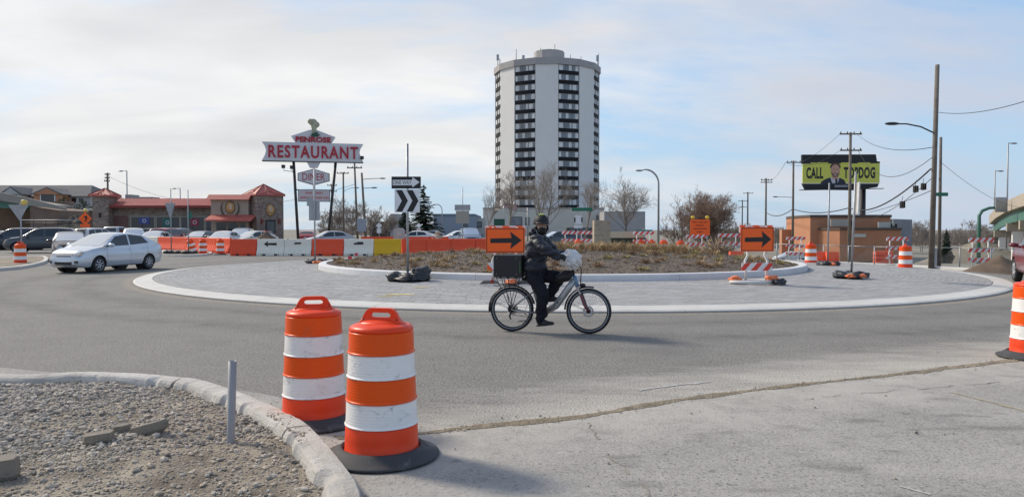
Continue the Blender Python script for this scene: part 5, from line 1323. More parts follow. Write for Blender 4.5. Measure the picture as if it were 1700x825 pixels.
# ------------------------------------------------------------------ round hotel tower
TY = 215.0; k = TY / FOC; p = on_ground(908, TY); RT = 86 * k
tw = thing('hotel_tower', 'tall round white tower with dark window strips and flat crown', 'building', (p.x, TY, 0))
zt = lambda v: ht(v, TY - RT)
M_TW = mat('tower_white_panel', (.72, .71, .69), .7, var=.04, scale=.15); M_SP = mat('spandrel_black', (.012, .012, .014), .6, spec=.2); M_TG = mat('tower_glass', (.16, .18, .20), .12, spec=.7, var=.35, scale=.5, rand=True); M_CUR = mat('curtain_pale', (.68, .69, .68), .7, var=.2, scale=.6, rand=True)
z_top, z_bot = zt(106), zt(346); NF = 15; fh = (z_top - z_bot) / NF
def ring_pt(deg, r=RT): a = rad(deg - 90); return Vector((r * math.cos(a), r * math.sin(a), 0))
g = MB(); n15 = 15; vs = [ring_pt(-39 + 24 * i, RT - .5) for i in range(n15)]
g.add([(v.x, v.y, 0) for v in vs] + [(v.x, v.y, z_top + 1) for v in vs], [(i, (i + 1) % n15, (i + 1) % n15 + n15, i + n15) for i in range(n15)] + [tuple(range(n15, 2 * n15))]); g.build('core', M_TW, tw)
win_mesh = None
for s in range(15):
    a0, a1 = -39 + 24 * s, -15 + 24 * s; A, B = ring_pt(a0), ring_pt(a1); mid = (A + B) / 2; d = (B - A); L = d.length; out = mid.normalized()
    M = Matrix.Translation(mid) @ Matrix.Rotation(math.atan2(d.y, d.x), 4, 'Z')
    isw = (s if s < 8 else s - 15) % 2 == 0
    if not isw:
        g = MB(); g.box((0, .3, (z_bot + z_top) / 2 - .2), (L * .985, .6, z_top - z_bot + .6)); o = g.build('white_panel', M_TW, tw); o.location = mid; o.rotation_euler.z = math.atan2(d.y, d.x)
        continue
    facing = out.y < .35
    if win_mesh is None:
        wl = L * .97; gh_ = fh * .60
        gA = MB(); gA.box((0, .25, gh_ / 2), (wl, .12, gh_)); mA = gA.mesh('window', M_TG)
        gB = MB(); 
        for i in range(4): gB.box((-wl / 2 + wl * i / 3, .15, gh_ / 2), (.16, .1, gh_))
        gB.box((0, .14, gh_ * .97), (wl, .1, .1)); mB = gB.mesh('mullion', mat('mullion_grey', (.22, .225, .23), .5))
        gD = MB(); n = 10; vs = []
        for i in range(n + 1):
            t_ = i / n * 2 - 1; y = .20 - .34 * (1 - t_ * t_) ** .8; vs += [(t_ * wl / 2, y, 0), (t_ * wl / 2, y, fh * .36)]
        vs += [(wl / 2, .4, 0), (wl / 2, .4, fh * .36), (-wl / 2, .4, 0), (-wl / 2, .4, fh * .36)]
        fs = [(2 * i, 2 * i + 2, 2 * i + 3, 2 * i + 1) for i in range(n)] + [tuple(range(0, 2 * n + 2, 2))[::-1] + (2 * n + 4, 2 * n + 2)[::1], tuple(range(1, 2 * n + 2, 2)) + (2 * n + 3, 2 * n + 5)]
        gD.add(vs, fs); mD = gD.mesh('spandrel', M_SP)
        cur = []
        for w_ in range(4):
            rg = random.Random(w_); cur.append([])
            for i in range(3):
                f = rg.uniform(.3, .72); x0 = -wl / 2 + wl * i / 3 + .12; x1 = x0 + (wl / 3 - .24) * f
                if rg.random() < .5: x0, x1 = -wl / 2 + wl * (i + 1) / 3 - .12 - (x1 - x0), -wl / 2 + wl * (i + 1) / 3 - .12
                gC = MB(); gC.box(((x0 + x1) / 2, .185, gh_ * .48), (x1 - x0, .012, gh_ * .9)); cur[-1].append(gC.mesh('curtain', M_CUR))
    for f in range(NF):
        z = z_bot + f * fh
        if not facing and out.y > .75: continue
        w_ = link('window', mA, tw, (mid.x, mid.y, z + fh * .38)); w_.rotation_euler.z = math.atan2(d.y, d.x)
        link('mullion', mB, w_)
        for c_ in cur[(s * 7 + f * 5) % 4]: link('curtain', c_, w_)
        q = link('spandrel', mD, tw, (mid.x, mid.y, z)); q.rotation_euler.z = math.atan2(d.y, d.x)
g = MB(); vs = [ring_pt(-39 + 24 * i, RT + .35) for i in range(15)]
pr = [(0, z_top - .1), (1, z_top + 1.9)]
g.add([(v.x, v.y, z_top - .05) for v in vs] + [(v.x, v.y, z_top + 1.7) for v in vs], [(i, (i + 1) % 15, (i + 1) % 15 + 15, i + 15) for i in range(15)] + [tuple(range(15, 30)), tuple(range(14, -1, -1))]); g.build('parapet', mat('parapet_grey', (.36, .345, .34), .7, var=.08, scale=.3), tw)
g = MB(); g.lathe([(4.4, z_top + 1.7), (4.4, ht(88, TY)), (0, ht(88, TY))], 12, smooth=False, M=Matrix.Translation((.6, 0, 0))); g.build('penthouse', mat('penthouse_grey', (.38, .36, .35), .7, var=.1, scale=.4), tw)
g = MB(); g.box((-3.0, -4.4, z_top + 2.8), (2.2, .8, 2.2)); g.box((1.8, -4.0, z_top + 3.0), (1.2, 1.2, 2.6)); g.build('roof_unit', MATS['penthouse_grey'], tw)
for i, (dx, dy, h) in enumerate(((-14.2, -3, 3.2), (-13.6, -3.4, 2.2), (-9, -8, 3.8), (-7, -9, 1.6), (6, -9, 2.2), (9, -8, 1.8), (14.2, -3, 3.0), (14.6, -2, 4.0), (2, -3, 6.4), (-2, -3, 5.4))):
    g = MB(); g.cyl((dx, dy, z_top + 1.6), (dx, dy, z_top + 1.7 + h), .12, n=5)
    if i in (0, 6, 3): g.box((dx, dy, z_top + 1.2 + h), (.7, .5, 1.6))
    g.build('antenna', M_ALU, tw)
# podium
def facade(u0, u1, v0, Yf, depth, m, name, label, wins=(), trim=None, base_v=None):
    kk = Yf / FOC; x0, x1 = (u0 - CX) * kk, (u1 - CX) * kk; zt_ = ht(v0, Yf); gb = gz((x0 + x1) / 2, Yf) - .3
    t = thing(name, label, 'building', ((x0 + x1) / 2, Yf, 0)); w = x1 - x0
    wbox(t, 'wall', m, -w / 2, w / 2, 0, depth, gb, zt_)
    if trim: wbox(t, 'cornice', trim, -w / 2 - .1, w / 2 + .1, -.15, depth + .1, zt_ + .003, zt_ + .35)
    for a, b, c, d in wins:
        W_ = wbox(t, 'window', M_TRIM, (a - CX) * kk - (x0 + x1) / 2, (b - CX) * kk - (x0 + x1) / 2, -.08, .02, ht(d, Yf), ht(c, Yf))
        wbox(W_, 'pane', M_TG, (a - CX) * kk - (x0 + x1) / 2 + .15, (b - CX) * kk - (x0 + x1) / 2 - .15, -.11, -.083, ht(d, Yf) + .15, ht(c, Yf) - .15)
    return t
M_CRW = mat('cream_wall', (.55, .53, .48), .8, var=.07, scale=.3); M_GRW = mat('grey_panel_wall', (.36, .35, .35), .8, var=.1, scale=.3)
facade(802, 1003, 347, 192, 20, M_CRW, 'hotel_podium', 'low cream podium building at the foot of the round tower', ((847, 867, 360, 375), (872, 879, 361, 374), (1010 - 20, 998, 358, 370)), MATS['parapet_grey'])
facade(1003, 1071, 351, 180, 22, M_GRW, 'low_building', 'plain grey windowless block beside the tower podium', (), None)
facade(940, 1003, 378, 172, 4, mat('dark_store', (.11, .10, .09), .6, var=.3, scale=.3), 'low_building', 'long dark shopfront strip below the podium', ((944, 956, 379, 388), (960, 975, 379, 388), (980, 996, 379, 388)))
facade(720, 788, 358, 150, 30, mat('blue_grey_cladding', (.23, .28, .35), .6, var=.06, scale=.3), 'warehouse', 'blue grey metal warehouse behind the spruce', ((768, 776, 372, 385),), mat('warehouse_trim', (.13, .19, .25), .6))
facade(648, 660, 355, 140, 8, M_GRW, 'low_building', 'narrow grey hut partly behind the spruce', ())
facade(614, 650, 368, 150, 8, mat('dark_fence_brown', (.085, .065, .055), .9, var=.2, scale=.5), 'low_building', 'long dark brown shed beyond the utility poles', ((622, 630, 372, 380),))
facade(776, 806, 362, 160, 12, M_CRW, 'low_building', 'pale low building between warehouse and tower', ((780, 786, 368, 376), (790, 800, 368, 378)))
# block pillar and long low wall behind the mound
p = Vector((on_ground(998.5, 39).x, 39, 0)); kk = 39 / FOC
t = thing('block_pillar', 'tan split block pillar rising behind the planted mound', 'pillar', p)
w = 27 * kk; hz = ht(366, 39); n = 8
M_BLOCK = mat('split_block_tan', (.36, .30, .22), .9, var=.18, scale=5, bump=.6, bscale=20)
for i in range(n):
    g = MB(); g.box((0, 0, hz * (i + .5) / n), (w, w, hz / n - .008)); g.build('block', M_BLOCK, t, bevel=.01)
p = Vector((on_ground(1043, 44).x, 44, 0)); kk = 44 / FOC; t = thing('garden_wall', 'low tan wall with cream cap running from the block pillar', 'wall', p)
wbox(t, 'wall_body', mat('dark_hedge_green', (.035, .05, .035), .9, var=.4, scale=2), -30 * kk, 30 * kk, 0, .35, 0, ht(395, 44)); wbox(t, 'cap', mat('cream_band', (.46, .40, .29), .8, var=.06, scale=2), -32 * kk, 26 * kk, -.08, .43, ht(395, 44) + .003, ht(384.5, 44))

# ------------------------------------------------------------------ brick building below the fence
BY = 100.0; kk = BY / FOC; bx = lambda u: (u - CX) * kk; bz = lambda v: ht(v, BY)
br = thing('brick_building', 'flat roofed orange brick building beyond the chain link fence', 'building', (bx(1345), BY, -2.6)); ox = bx(1345)
def bb(name, m, u0, u1, y0, y1, v0, v1, parent=br, rz=0): return wbox(parent, name, m, bx(u0) - ox, bx(u1) - ox, y0, y1, (bz(v1) if v1 < 440 else -2.6) + 2.6, bz(v0) + 2.6)
bd = lambda u, y: (u - CX) / FOC * (BY + y) - ox
# tall main block turned slightly so its sunlit end shows
def turned(name, m, pts, z0, z1, parent=br):
    g = MB(); g.prism(pts, z0, z1, 'xy'); return g.build(name, m, parent)
ztop = bz(361) + 2.6
turned('wall', M_BRICK, [(0, 0), (bx(1478) - ox, 0), (bx(1478) - ox, 16), (bd(1305, 16), 16), (bd(1314, 9), 9)], 0, ztop)
turned('roof_edge', mat('roof_edge_dark', (.10, .075, .06), .7), [(-.1, -.15), (bx(1478) - ox + .1, -.15), (bx(1478) - ox + .1, 16), (bd(1304.5, 16), 16), (bd(1313, 9), 9)], ztop + .003, ztop + .35)
turned('side_wall', mat('grey_block_wall', (.25, .25, .27), .9, var=.12, scale=.5), [(bx(1478) - ox + .01, .02), (bd(1514, 7), 7), (bd(1514, 7), 15.9), (bx(1478) - ox + .01, 15.9)], 0, ztop - .2)
zx = bz(382) + 2.6
turned('extension', M_BRICK, [(bx(1375) - ox, -3.5), (bx(1473) - ox, -3.5), (bx(1473) - ox, -.02), (bx(1358) - ox, -.02)], 0, zx)
turned('roof_edge', MATS['roof_edge_dark'], [(bx(1374.5) - ox, -3.65), (bx(1474) - ox, -3.65), (bx(1474) - ox, -.16), (bx(1357) - ox, -.16)], zx + .003, zx + .3)
turned('low_wing', M_BRICK, [(bd(1298, 9.2), 9.2), (bd(1314, 9.2), 9.2), (bd(1312, 15), 15), (bd(1294, 15), 15)], 0, bz(381) + 2.6)
for (u0, u1, v0, v1, m, nm, y) in ((1394, 1416, 388, 393.5, mat('notice_pale', (.52, .52, .46), .6), 'sign_panel', -3.6), (1372, 1400, 364, 376, mat('unit_beige', (.42, .39, .34), .7), 'roof_unit', -1.2), (1401, 1409, 366, 376, M_TRIM, 'roof_unit', -1.1), (1450, 1470, 369, 378, mat('unit_pale', (.48, .50, .47), .6), 'roof_unit', -1.2), (1472, 1474.5, 364, 376, M_ALU, 'vent_pipe', -1.5), (1477, 1488, 372, 378, M_BLK, 'vent_opening', -.08), (1361, 1367, 389, 413, mat('door_dark_brown', (.14, .09, .06), .7), 'door', -.06)):
    bb(nm, m, u0, u1, y - .12 if y > -3 else y - .05, y + .05, v0, v1)
# windows on the sunlit end
# ------------------------------------------------------------------ apartments and overpass at the other side
AY = 160.0; kk = AY / FOC; ax_ = lambda u: (u - CX) * kk; az = lambda v: ht(v, AY)
ap = thing('apartment_block', 'long apartment block with grey pitched roof and brick gable above overpass', 'building', (ax_(60), AY, 0)); ox = ax_(60)
M_GRF = mat('grey_shingles', (.115, .115, .12), .9, var=.15, scale=.6); M_SID = mat('pale_siding', (.42, .41, .40), .8, var=.05, scale=.4)
wbox(ap, 'wall', M_SID, ax_(-70) - ox, ax_(150) - ox, 0, 12, 0, az(325))
g = MB(); g.prism([(-1.0, az(326)), (6, az(305)), (13, az(326))], ax_(-74) - ox, ax_(128) - ox, 'yz'); 
r0, r1 = ax_(128) - ox, ax_(155) - ox
g.add([(r0, -1, az(326)), (r1, -1, az(326)), (r1, 13, az(326)), (r0, 13, az(326)), (r0, 6, az(305))], [(0, 1, 4), (1, 2, 4), (2, 3, 4)]); g.build('roof', M_GRF, ap)
for u0, u1, ua, va, m in ((72, 118, 87, 312, M_BRICK), (20, 52, 35, 311, M_SID), (-40, -8, -24, 312, M_BRICK)):
    xa, xb, xm = ax_(u0) - ox, ax_(u1) - ox, (ax_(u0) + ax_(u1)) / 2 - ox
    wbox(ap, 'gable_wall', m, xa, xb, -3, 0, 0, az(324)); g = MB(); g.prism([(xa - .5, az(324) + .003), (xm, az(va)), (xb + .5, az(324) + .003)], -3.4, 5, 'xz'); g.build('gable_roof', M_GRF, ap)
    g = MB(); g.prism([(xa + .2, az(324) + .02), (xm, az(va + 2)), (xb - .2, az(324) + .02)], -3.45, -3.3, 'xz'); g.build('gable_face', m, ap)
    W_ = wbox(ap, 'window', M_WSIGN, xm - 1.6, xm + 1.6, -3.1, -2.98, az(337), az(323)); wbox(W_, 'pane', M_DGL, xm - 1.4, xm + 1.4, -3.13, -3.103, az(336.5), az(324))
for u in (2, 10, 58, 124, 136): W_ = wbox(ap, 'window', M_WSIGN, ax_(u) - ox - .7, ax_(u) - ox + .7, -.08, .02, az(337), az(328)); wbox(W_, 'pane', M_DGL, ax_(u) - ox - .55, ax_(u) - ox + .55, -.11, -.083, az(336.5), az(328.6))
OY = 112.0; kk = OY / FOC; ov = thing('overpass', 'concrete road overpass with green girder sloping down to an earth bank', 'bridge', (0, OY, 0))
xo = lambda u: (u - CX) * kk
zo = lambda v: ht(v, OY)
g = MB(); g.prism([(xo(-140), zo(296)), (xo(0), zo(319)), (xo(50), zo(329)), (xo(112), zo(345)), (xo(112), zo(349)), (xo(50), zo(341)), (xo(0), zo(332)), (xo(-140), zo(312))], -.4, 0, 'xz'); g.build('parapet', concrete_material('overpass_concrete', (.26, .24, .205), (.33, .31, .27), dirt=(.17, .155, .13)), ov)
g = MB(); g.prism([(xo(-140), zo(309)), (xo(52), zo(338)), (xo(52), zo(342)), (xo(-140), zo(313))], .02, 11, 'xz'); g.build('deck', MATS['overpass_concrete'], ov)
M_GREEN = mat('girder_green', (.06, .17, .13), .5, var=.15, scale=1)
for y in (.3, 5, 10):
    g = MB(); g.prism([(xo(-140), zo(313.5)), (xo(52), zo(342.3)), (xo(38), zo(348)), (xo(0), zo(345)), (xo(-140), zo(326))], y, y + .4, 'xz'); g.build('girder', M_GREEN, ov)
M_ABUT = mat('abutment_brown', (.21, .145, .11), .9, var=.18, scale=.7)
g = MB(); g.prism([(xo(50), 0), (xo(50), zo(342.4)), (xo(96), zo(349)), (xo(96), 0)], .1, 11, 'xz'); g.build('abutment', M_ABUT, ov)
wbox(ov, 'added_back_wall', M_ABUT, xo(-140), xo(50), 10.6, 11.4, 0, zo(330))  # wall added to close the underpass so the space under the deck stays dark
heap('earth_bank', 'dark brown earth bank at the end of the overpass', Vector((xo(118), OY + 1, 0)), 5.2, 6.5, 3.7, mat('bank_soil', (.10, .085, .06), .95, var=.3, scale=.6, bump=.6, bscale=3), 4, 'bank')
# guard rail in front of the bank
gr = thing('guard_rail', 'low dark rail fence in front of the earth bank', 'fence', (0, 104, 0)); kk = 104 / FOC
for i, v in enumerate((365.5, 370)): g = MB(); g.cyl(((36 - CX) * kk, 0, ht(v, 104)), ((160 - CX) * kk, 0, ht(v, 104)), .07, n=6); g.build('rail', M_GALV if i == 0 else M_TRIM, gr)
for u in range(36, 161, 20): g = MB(); g.cyl(((u - CX) * kk, 0, -.05), ((u - CX) * kk, 0, ht(365, 104)), .06, n=6); g.build('fence_post', M_TRIM, gr)
# curved ramp on the other side of the scene
rp = thing('highway_ramp', 'curved concrete highway ramp with green girder on white piers', 'bridge', (0, 0, 0))
path = [at(1642, 358, 98), at(1652, 347, 90), at(1668, 335, 80), at(1685, 327, 72), at(1705, 318, 64), at(1735, 308, 56), at(1790, 292, 48), at(1870, 272, 42)]
pl3 = []
for i in range(len(path) - 1):
    for j in range(5): pl3.append(path[i].lerp(path[i + 1], j / 5))
pl3.append(path[-1])
def sweep(prof, name, m):
    g = MB(); K = len(prof); vs = []
    for i, q in enumerate(pl3):
        d = pl3[min(i + 1, len(pl3) - 1)] - pl3[max(0, i - 1)]; d.z = 0; d.normalize(); nrm = Vector((-d.y, d.x, 0))  # away from the road
        for a, b in prof: vs.append(q + nrm * a + Vector((0, 0, b)))
    fs = [(i * K + j, (i + 1) * K + j, (i + 1) * K + (j + 1) % K, i * K + (j + 1) % K) for i in range(len(pl3) - 1) for j in range(K)] + [tuple(range(K)), tuple(range(len(vs) - 1, len(vs) - K - 1, -1))]
    g.add(vs, fs); return g.build(name, m, rp)
M_RAMP = concrete_material('ramp_concrete', (.36, .315, .25), (.44, .39, .32), dirt=(.24, .21, .17))
sweep([(0, 0), (0, -1.15), (.35, -1.15), (.35, 0)], 'parapet', M_RAMP); sweep([(.36, -.8), (.36, -1.2), (9, -1.2), (9, -.8)], 'deck', M_RAMP); sweep([(.5, -1.21), (.5, -2.3), (.7, -2.3), (.7, -1.21)], 'girder', M_GREEN); sweep([(4.5, -1.21), (4.5, -2.3), (4.7, -2.3), (4.7, -1.21)], 'girder', M_GREEN)
M_PIER = mat('pier_white', (.78, .78, .77), .7, var=.06, scale=.5)
for i in (3, 10, 16, 22, 27):
    q = pl3[i]; d = pl3[i + 1] - pl3[i - 1]; d.z = 0; d.normalize(); nrm = Vector((-d.y, d.x, 0)); gb = gz(q.x, q.y) - .2
    cap = MB(); M = Matrix.Translation(q + nrm * 4.5 + Vector((0, 0, -2.75))) @ Matrix.Rotation(math.atan2(nrm.y, nrm.x), 4, 'Z'); cap.box((0, 0, 0), (8.6, 1.1, .85), M=M); cap.build('pier_cap', M_RAMP, rp)
    for a in (1.2, 4.5, 7.8):
        c = q + nrm * a; g = MB(); top = q.z - 3.18; g.box((c.x, c.y, (top + gb) / 2), (1.0, 1.0, top - gb), rz=math.atan2(nrm.y, nrm.x)); g.build('pier', M_PIER, rp, bevel=.04)

# ------------------------------------------------------------------ billboard
LY = 141.0; kk = LY / FOC; bbx = on_ground(1394, LY); bl = thing('billboard', 'yellow advertising billboard with black lettering and portrait on a single post', 'billboard', (bbx.x, LY, bbx.z)); gb = bbx.z
lx = lambda u: (u - 1394) * kk
lz = lambda v: ht(v, LY) - gb
M_YB = mat('billboard_yellow', (.62, .63, .10), .5)
def lpoly(name, pts, y0, y1, m): g = MB(); g.prism([(lx(u), lz(v)) for u, v in pts], y0, y1, 'xz'); return g.build(name, m, bl)
lpoly('panel', [(1331, 304.5), (1458.5, 304), (1458.5, 271.5), (1331, 272.5)], -.12, .12, M_YB)
lpoly('upper_frame', [(1330, 272), (1330, 257), (1452, 256.5), (1454, 268), (1459, 268.5), (1459, 271.2)], -.1, .5, mat('billboard_black', (.012, .012, .016), .6))
lpoly('lower_frame', [(1336, 315), (1418, 316), (1455, 311), (1458, 304.7), (1331, 305)], -.1, .5, MATS['billboard_black'])
lpoly('catwalk', [(1325, 315.5), (1462, 313), (1462, 314), (1325, 316.5)], -1.1, -.2, MATS['billboard_black'])
text_part('lettering', 'CALL', M_BLK, bl, (lx(1351), -.14, lz(287.5)), 28 * kk, 19 * kk, .01, bold=.04, space=1.1)
text_part('lettering', 'TOPDOG', M_BLK, bl, (lx(1425), -.14, lz(287)), 52 * kk, 19 * kk, .01, bold=.04, space=1.1)
for a, b in ((1344, 1373), (1394, 1408), (1422, 1442)): lpoly('light_strip', [(a, 270.3), (b, 270), (b, 271.8), (a, 272)], -.16, -.122, M_YB)
# flat printed portrait: suit, shirt, tie, neck, face, hair
def disc(cx_, cv, rx, rv, n=22): return [(cx_ + rx * math.cos(2 * math.pi * i / n), cv + rv * math.sin(2 * math.pi * i / n)) for i in range(n)]
lpoly('printed_suit', [(1360, 307), (1362, 302), (1368, 298), (1376, 295), (1392, 295), (1400, 299), (1404, 307)], -.135, -.122, mat('print_navy', (.02, .025, .045), .6))
lpoly('printed_shirt', [(1377, 295), (1392, 295), (1389, 304.5), (1380, 304.5)], -.145, -.137, mat('print_white', (.55, .56, .60), .6))
lpoly('printed_tie', [(1385, 297), (1388.5, 297), (1389, 304.5), (1385, 304.5)], -.152, -.147, MATS['print_navy'])
lpoly('printed_neck', [(1380, 288), (1390, 288), (1390, 297), (1385.5, 299), (1380, 297)], -.151, -.147, mat('print_skin', (.52, .30, .22), .6))
lpoly('printed_hair', disc(1385, 277, 8.8, 6.6), -.157, -.153, mat('print_hair', (.10, .055, .035), .6))
lpoly('printed_face', disc(1385, 283.5, 7.6, 10), -.163, -.159, MATS['print_skin'])
lpoly('printed_beard', [(1378, 286), (1381, 288.5), (1385, 287.2), (1389, 288.5), (1392, 286), (1391, 291), (1388, 294), (1385, 294.6), (1381.5, 294), (1379, 291)], -.168, -.165, mat('print_beard', (.22, .115, .075), .6))
lpoly('printed_mouth', [(1382.5, 289.6), (1387.5, 289.6), (1386.5, 291), (1383.5, 291)], -.172, -.169, MATS['print_white'])
for e in (1382, 1388): lpoly('printed_eye', disc(e, 281.3, 1.1, .7, 8), -.168, -.165, M_BLK)
lpoly('printed_caption', [(1384, 307.5), (1406, 307.5), (1406, 311), (1384, 311)], -.16, -.13, mat('print_grey', (.30, .30, .33), .6))
g = MB(); g.cyl((lx(1435.5), 1.0, -1), (lx(1435.5), 1.0, lz(308)), .55, n=14); g.build('post', MATS['billboard_black'], bl)
# ================================================================== trees, plants
M_BARK = mat('grey_bark', (.22, .19, .165), .95, var=.3, scale=3); M_TWIG = mat('twig_brown', (.34, .295, .255), .95, var=.25, scale=1); M_TWIGD = mat('twig_dense_brown', (.29, .20, .15), .95, var=.25, scale=1)
M_NEED = mat('spruce_needles', (.028, .045, .028), .9, var=.45, scale=2.5)
def bare_tree(label, p, h, spread, seed, trunks=1, dens=1.0, twig=M_TWIG, tr=.012, low=.28, group=None):
    rg = random.Random(seed); t = thing('bare_tree', label, 'tree', p, 0, group); trunk, crown = MB(), MB()
    def grow(a, d, L, r, lev):
        n = 4 if lev < 2 else 3; pts = [a]; q = a.copy(); dd = d.copy()
        for i in range(n):
            dd = (dd + Vector((rg.gauss(0, .13), rg.gauss(0, .13), rg.gauss(.04, .08)))).normalized(); q = q + dd * (L / n); pts.append(q.copy())
        rs = [r * (1 - .5 * i / n) for i in range(n + 1)]
        (trunk if lev < 2 else crown).tube(pts, rs, 6 if lev == 0 else (4 if lev < 3 else 3), caps=False)
        if lev >= 5 or L < h * .035: return
        kids = int((5 if lev else 8) * dens) if lev < 3 else int(3.4 * dens)
        for i in range(kids):
            f = rg.uniform(low if lev == 0 else .25, 1.0); k = min(n - 1, int(f * n)); s = pts[k].lerp(pts[k + 1], f * n - k)
            ang = rg.uniform(0, 6.28); x, y, _ = basis(dd); til = rg.uniform(.35, .85) * spread
            nd = (dd * math.cos(til) + (x * math.cos(ang) + y * math.sin(ang)) * math.sin(til)).normalized(); nd.z += .12
            grow(s, nd.normalized(), L * rg.uniform(.45, .68), max(tr * .62, r * .40), lev + 1)
    for i in range(trunks):
        d = Vector((rg.gauss(0, .1 + .1 * (trunks > 1)), rg.gauss(0, .1), 1)).normalized(); grow(Vector((rg.uniform(-.3, .3) * (trunks > 1), 0, -.1)), d, h * .55, h * .018 / (1 if trunks == 1 else 1.5), 0)
    trunk.build('trunk', M_BARK, t); crown.build('crown', twig, t); return t
def tree_at(u, Y, vtop, label, spread, seed, **k):
    p = on_ground(u, Y); return bare_tree(label, p, (ht(vtop, Y) - p.z) * (1.08 if spread < 1 else 1.0), spread, seed, **k)
GT = 'bare trees along the street'
tree_at(806, 110, 305, 'slender pale bare tree at the edge of the tower', .8, 1, tr=.016)
tree_at(838, 105, 300, 'bare tree before the cream podium wall', .8, 2, tr=.016)
tree_at(902, 100, 272, 'wide bare tree with slanting limbs before the tower panels', .95, 3, trunks=2, tr=.016)
tree_at(972, 108, 305, 'bare tree behind the green street name sign', .9, 4, tr=.016)
tree_at(1036, 95, 286, 'broad bare tree by the grey windowless block', 1.0, 5, trunks=2, tr=.015)
tree_at(1172, 88, 304, 'dense brown round tree behind the orange text board', 1.15, 6, trunks=3, dens=1.3, twig=M_TWIGD, tr=.020, low=.1)
tree_at(1128, 92, 335, 'smaller brown bare tree beside the dense round tree', 1.0, 7, trunks=2, dens=1.1, twig=M_TWIGD, tr=.018, low=.15)
for i, (u, Y, v, l) in enumerate(((560, 120, 330, 'bare tree behind the sign leg'), (585, 130, 335, 'bare tree between the utility poles'), (618, 140, 345, 'low bare tree behind the dark shed'), (640, 125, 350, 'thin bare tree beside the narrow hut'), (545, 150, 345, 'distant bare tree under the hexagon sign'),
                                  (1495, 130, 368, 'bare tree behind the grey end of brick building'), (1530, 140, 366, 'bare tree left standing behind the big wooden pole'.replace('left ', '')), (1640, 150, 370, 'bare tree at the white piers'), (1615, 145, 366, 'bare tree on the far bank'), (1655, 120, 378, 'scrubby bare tree under the ramp'), (1245, 170, 372, 'far bare tree between distant utility poles'), (1218, 150, 366, 'bare scrub tree beside the dense round tree'), (1290, 160, 374, 'far bare tree behind brick wing'))):
    tree_at(u, Y, v, l, 1.0, 20 + i, trunks=2, dens=1.05, tr=.025, low=.15)
def spruce(label, p, h, w, seed):
    rg = random.Random(seed); t = thing('spruce_tree', label, 'tree', p); g = MB(); g.tube([(0, 0, -.1), (0, 0, h)], [h * .022, .01], 7); g.build('trunk', M_BARK, t); c = MB()
    lev = 0; z = h * .08
    while z < h * .99:
        f = 1 - z / h; R_ = w * (f ** .8) * rg.uniform(.7, 1.15); nb = max(5, int(11 * f + 4))
        for i in range(nb):
            a = rg.uniform(0, 6.28); L = R_ * rg.uniform(.7, 1.1); d = Vector((math.cos(a), math.sin(a), 0)); n = Vector((-d.y, d.x, 0))
            m = 5
            for j in range(m):
                f0 = j / m; c0 = d * (L * f0) + Vector((0, 0, z - .18 * L * f0 + .1 * L * f0 * f0)); c1 = d * (L * (f0 + .3)) + Vector((0, 0, z - .18 * L * (f0 + .3)))
                for s in (-1, 1):
                    e = c0 + n * s * L * (.34 * (1 - f0 * .7)) * rg.uniform(.6, 1.2) + d * L * .16 + Vector((0, 0, -rg.uniform(.05, .22)))
                    c.add([c0, e, c1, (c0 + c1) / 2 + Vector((0, 0, -.1))], [(0, 1, 2), (0, 3, 1)])
        z += h * rg.uniform(.018, .034)
    c.build('crown', M_NEED, t); return t
p = on_ground(704, 84); spruce('dark spruce tree behind the chevron sign', p, ht(304, 84), 2.9, 3)
p = on_ground(1571, 70); spruce('small dark evergreen behind the big wooden pole', p, ht(378, 70) - p.z, .9, 5)
p = on_ground(672, 92); spruce('shorter olive spruce beside the dark spruce', p, ht(345, 92), 1.7, 8)
# far belts of leafless wood that read as one mass
def wood(name, u0, u1, Y, v0, n, seed):
    rg = random.Random(seed); g = MB()
    for i in range(n):
        u = rg.uniform(u0, u1); Yy = Y * rg.uniform(.9, 1.25); x = (u - CX) / FOC * Yy; base = gz(x, Yy) - .3
        env = .6 + .4 * noise.noise(Vector((u * .035, seed, 0))) + .25 * noise.noise(Vector((u * .13, seed, 3))); h = max(1.5, (ht(v0, Yy) - base) * env)
        top = base + h * rg.uniform(.25, 1.0); a = Vector((x + rg.uniform(-1, 1), Yy, base + (top - base) * rg.uniform(0, .6))); b = Vector((a.x + rg.gauss(0, .9), Yy + rg.gauss(0, .6), top)); g.tube([a, b], [.09, .03], 3, caps=False)
    o = g.build(name, mat('far_twigs', (.27, .22, .19), .95, var=.2, scale=.2), kind='stuff'); o['label'] = 'distant leafless brown wood along the horizon'; return o
wood('treeline', 1180, 1330, 230, 366, 2600, 1); wood('treeline', 1470, 1760, 210, 366, 5200, 2); wood('treeline', 535, 720, 230, 362, 2600, 3)
